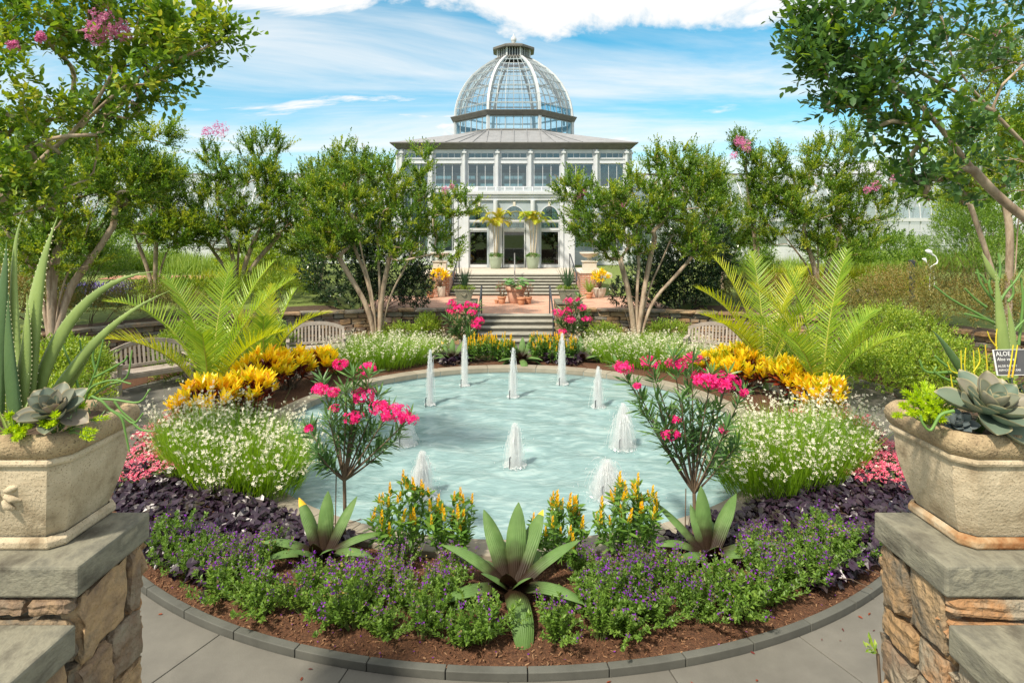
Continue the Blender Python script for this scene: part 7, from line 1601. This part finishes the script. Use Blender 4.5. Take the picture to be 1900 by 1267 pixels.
# shrubs inside the wall and on the upper ground: (label, blobs in pixels, n, material, seed)
def mass(name, label, blobs, n, mat, seed, leaf=(.06, .029), tl=.18, m=9, T=KITE, base=None, group=None, **k):
    bb = [(P(px, py, Y), r) for px, py, Y, r in blobs]; c = np.mean([q[0] for q in bb], 0); z = base if base is not None else min(q[0][2]-q[1][2] for q in bb)
    return shrub(name, label, bb, int(n*2.1) if n > 100 else n, tl, m, leaf[0], leaf[1], mat, (c[0], c[1], max(-.02, z)), seed, T=T, group=group, **k)
AZ = 'low green shrubs around the path'
mass('azalea', 'green shrub between the near left bench and the planter', [(110, 745, 9.6, (.7, .7, .34)), (90, 690, 10.4, (.9, .8, .5)), (150, 690, 11.4, (.5, .5, .5))], 800, L_shrub, 11, group=AZ, base=0)
mass('azalea', 'rounded yellow green shrub behind the larger left palm', [(350, 650, 14.2, (.75, .7, .55)), (420, 655, 14.6, (.8, .7, .5)), (330, 690, 13.4, (.5, .5, .35))], 800, L_shrub, 12, group=AZ, base=0)
mass('azalea', 'yellow green shrub left of the bench behind the crotons', [(500, 640, 15.2, (.55, .6, .5)), (450, 680, 13.6, (.6, .6, .4))], 520, L_shrub, 13, group=AZ, base=0)
mass('azalea', 'small shrub at the foot of the left retaining wall', [(745, 625, 18.0, (.7, .5, .30)), (795, 612, 18.4, (.3, .4, .40))], 330, L_shrub, 14, group=AZ, base=0)
mass('azalea', 'dark green shrub at the foot of the right retaining wall', [(1120, 625, 17.8, (.5, .5, .30)), (1240, 622, 18.0, (.7, .5, .32))], 420, L_shrub, 15, group=AZ, base=0)
mass('azalea', 'large yellow green shrub right of the tallest palm', [(1670, 690, 12.2, (.9, .8, .55)), (1730, 670, 12.4, (.8, .8, .55)), (1620, 700, 12.0, (.6, .7, .45)), (1780, 720, 11.4, (.8, .7, .45))], 1300, L_shrub, 16, group=AZ, base=0)
mass('azalea', 'upper tier of green shrub against the right wall', [(1640, 620, 14.0, (.8, .7, .6)), (1700, 625, 14.2, (.8, .6, .5)), (1560, 650, 13.8, (.7, .6, .6))], 800, L_shrub, 17, group=AZ, base=0)
mass('azalea', 'dark green shrub in the gap between the right palms', [(1480, 690, 13.2, (.8, .7, .55)), (1420, 670, 14.2, (.6, .6, .5))], 560, L_shrub, 18, group=AZ, base=0)
mass('bronze_shrub', 'broad bronzed shrub above the right retaining wall', [(1640, 560, 16.4, (1.2, 1.0, .6)), (1730, 545, 16.2, (1.5, 1.0, .75)), (1800, 560, 15.2, (1.0, .9, .6)), (1560, 575, 17.2, (.8, .8, .4)), (1680, 530, 17.5, (1.3, 1.0, .5)), (1700, 575, 15.4, (1.2, .7, .45)), (1790, 585, 14.4, (1.2, .7, .5)), (1880, 570, 13.6, (1.0, .7, .6)), (1600, 580, 16.6, (1.0, .7, .4))], 2300, L_brownshrub, 19, leaf=(.055, .024), group='shrubs above the walls')
mass('bronze_shrub', 'low bronzed hedge above the left retaining wall', [(40, 560, 15.2, (1.1, .9, .7)), (-40, 560, 14.2, (1.1, .9, .8)), (190, 570, 16.6, (1.0, .9, .45)), (260, 560, 17.6, (1.2, .9, .5)), (330, 565, 18.2, (1.0, .8, .4)), (130, 560, 16, (.8, .8, .5))], 1500, L_brownshrub, 20, leaf=(.055, .024), group='shrubs above the walls')
mass('green_bush', 'green bush with pale tips left of the dark evergreen', [(530, 540, 20.8, (1.0, .8, .55)), (490, 525, 21.4, (.9, .8, .5))], 620, L_shrub, 21, leaf=(.06, .026), group='shrubs above the walls')
mass('green_bush', 'rounded dark bush under the left myrtle', [(165, 500, 16.5, (1.0, .9, .85)), (120, 480, 16.8, (.9, .9, .9))], 900, L_myrtle, 22, leaf=(.06, .028), group='shrubs above the walls')
mass('green_bush', 'tall rounded bush at the right edge behind the bronzed shrub', [(1810, 460, 20, (1.4, 1.2, 1.1)), (1860, 430, 20.5, (1.4, 1.2, 1.4)), (1880, 490, 18.5, (1.2, 1.0, 1.0)), (1790, 420, 21, (.9, .9, .9))], 2000, L_myrtle, 23, leaf=(.07, .03), group='shrubs above the walls', tl=.2)
mass('green_bush', 'yellow green tree beyond the right glasshouse end', [(1840, 370, 30, (2.6, 2, 1.6)), (1900, 330, 31, (2.8, 2, 2.4)), (1800, 410, 29, (1.4, 1.2, 1.2))], 1300, L_shrub, 25, leaf=(.14, .07), tl=.4, group='trees beyond the glasshouse')
mass('green_bush', 'leafy green hedge behind the left wall below the myrtles', [(360, 545, 20.5, (1.2, .8, .55)), (430, 548, 20.8, (1.2, .8, .5)), (300, 540, 21, (.9, .8, .5))], 800, L_shrub, 31, leaf=(.065, .03), group='shrubs above the walls')
mass('green_bush', 'dark bush below the right myrtle stems behind the wall', [(1400, 545, 20.5, (1.2, .8, .6)), (1470, 548, 20.2, (1.2, .8, .5)), (1540, 545, 20.2, (1.0, .8, .5))], 800, L_brownshrub, 32, leaf=(.065, .03), group='shrubs above the walls')
mass('green_bush', 'broad dark bush behind the tall aloe at the left edge', [(30, 500, 17, (1.5, 1.1, 1.1)), (-60, 480, 16.5, (1.5, 1.1, 1.3)), (80, 540, 16.4, (.8, .8, .6))], 1300, L_myrtle, 33, leaf=(.07, .034), group='shrubs above the walls')
mass('green_bush', 'rounded bushes before the left glasshouse wing', [(230, 465, 30, (2.0, 1.4, 1.3)), (130, 460, 29, (2.4, 1.4, 1.6)), (20, 450, 28, (2.6, 1.5, 1.9))], 1100, L_myrtle, 34, leaf=(.13, .065), tl=.35, group='shrubs above the walls')
mass('green_bush', 'green bushes before the left glasshouse wing behind the second palm', [(540, 475, 29, (1.9, 1.3, 1.0)), (620, 470, 28, (1.5, 1.3, 1.2)), (460, 485, 29.5, (1.4, 1.2, .8))], 1000, L_shrub, 35, leaf=(.12, .06), tl=.3, group='shrubs above the walls')
mass('green_bush', 'green bushes before the right glasshouse wing', [(1370, 480, 28, (1.6, 1.3, 1.0)), (1650, 475, 27, (1.6, 1.2, .9)), (1560, 478, 27.5, (1.4, 1.2, .8))], 1000, L_myrtle, 36, leaf=(.12, .06), tl=.3, group='shrubs above the walls')
mass('green_bush', 'small bright bush by the bollard light', [(1620, 530, 18.6, (.4, .4, .3))], 120, L_shrub, 26, leaf=(.06, .03), group='shrubs above the walls')
mass('hanging_shrub', 'leafy sprig at the foot of the right foreground pier', [(1643, 1215, 3.25, (.05, .06, .07))], 12, L_shrub, 27, leaf=(.045, .018), tl=.06, m=7, group=None, stems=6, base=.3)
# ornamental grasses, lavender and a red path on the upper ground
def grass_bed(label, px0, px1, py, Y, depth, h, mat, seed, n=2200, name='ornamental_grass', flowers=None):
    rg = np.random.default_rng(seed); xs = (np.array([px0, px1])-950)*Y/1100; x = rg.uniform(*xs, n); y = Y+rg.uniform(-depth/2, depth/2, n); z = gz(x, y)
    root = thing(name, label, 'grass', (xs.mean(), Y, float(gz(xs.mean(), Y))), 'grasses on the upper ground'); mb = MB()
    d = nz(np.stack([rg.normal(size=n)*.28, rg.normal(size=n)*.28, np.ones(n)], -1)); bump = 1+.25*np.sin(x*2.3)*np.cos(y*2.1)
    place(mb, strip(3, lambda t: 1-t**2*.95, .1, 4.0), np.stack([x, y, z], -1), d, rg.normal(size=(n, 3)), h*rg.uniform(.6, 1.15, n)*bump, .024*h/.6)
    mb.build('blades', mat, root, kind='stuff')
    if flowers is not None:
        f = MB(); k = n; place(f, KITE, np.stack([x, y, z+h*rg.uniform(.7, 1.25, n)], -1), rdir(k, rg)+np.array([0, 0, 1.]), rg.normal(size=(k, 3)), .10, .035); f.build('flower_spikes', flowers, root, kind='stuff')
grass_bed('bed of pale ornamental grass before the left glasshouse', 185, 330, 480, 33, 4, 1.1, L_grass, 1)
grass_bed('bed of pale ornamental grass behind the left palm', 330, 560, 490, 31, 4, .9, L_grass, 2, 2600)
grass_bed('yellow green grasses between the left myrtle stems', 390, 560, 505, 25, 3, .75, L_grassy, 3, 2000)
grass_bed('yellow green grasses on the lawn edge behind the left wall', 250, 420, 515, 23.5, 1.6, .5, L_grassy, 9, 1500)
grass_bed('chartreuse grass clump left of the white wire bird', 1600, 1690, 490, 23, 2.2, .85, L_grassy, 4, 1700)
grass_bed('chartreuse grasses between the right myrtle stems', 1440, 1610, 500, 25, 3, .75, L_grassy, 5, 2200)
grass_bed('tall grass before the right glasshouse wing', 1560, 1790, 470, 32, 4, 1.2, L_grass, 6, 2600)
grass_bed('grass before the glasshouse between the right trees', 1340, 1500, 490, 30, 4, .8, L_grass, 7, 1600)
grass_bed('strip of violet lavender above the left retaining wall', 110, 235, 540, 20, 1.2, .55, L_spiky, 8, 1500, 'lavender', L_lav)
def red_path():
    m_red = M('red clay path', [(.34, .16, .10), (.44, .23, .15)], scale=6, rough=.9, bump=.3)
    for s, px0, px1, Y0, Y1 in ((-1, 180, 470, 26.8, 28.2), (1, 1430, 1700, 22.0, 23.2)):
        mb = MB(); n = 24; x = np.linspace((px0-950)*Y0/1100, (px1-950)*Y0/1100, n); V = []
        for xx in x:
            for yy in (Y0, Y1): V.append((xx, yy+.02*(xx-x[0])*0, float(gz(xx, yy))+.03))
        mb.add(V, [[2*i, 2*i+2, 2*i+3, 2*i+1] for i in range(n-1)]); structure(mb.build('clay_path', m_red))
red_path()

def litter():
    rg = np.random.default_rng(12); n = 170; a = rg.uniform(-PI*.95, -PI*.05, n); r = np.where(rg.random(n) < .55, rg.uniform(5.9, 6.5, n), rg.uniform(5.9, 8.4, n))
    p = np.stack([PC[0]+r*np.cos(a), PC[1]+r*np.sin(a), np.full(n, .008)], -1); d = rdir(n, rg); d[:, 2] = 0
    mb = MB(); place(mb, LEAF6, p, d, np.array([0, 0, 1.])+rg.normal(size=(n, 3))*.25, rg.uniform(.015, .05, n), rg.uniform(.008, .022, n))
    tag(mb.build('fallen_leaves', L_crotr, kind='stuff'), 'few dry leaves and petals fallen on the path', 'litter')
    n = 160; a = rg.uniform(-PI*.9, -PI*.1, n); r = rg.uniform(5.3, 5.78, n); p = np.stack([PC[0]+r*np.cos(a), PC[1]+r*np.sin(a), bedz(r)+.014], -1); d = rdir(n, rg); d[:, 2] = 0
    mb = MB(); place(mb, KITE, p, d, np.array([0, 0, 1.])+rg.normal(size=(n, 3))*.3, rg.uniform(.012, .025, n), rg.uniform(.008, .018, n)); tag(mb.build('fallen_petals', L_purple, kind='stuff'), 'purple petals fallen on the bark mulch', 'litter')
litter()
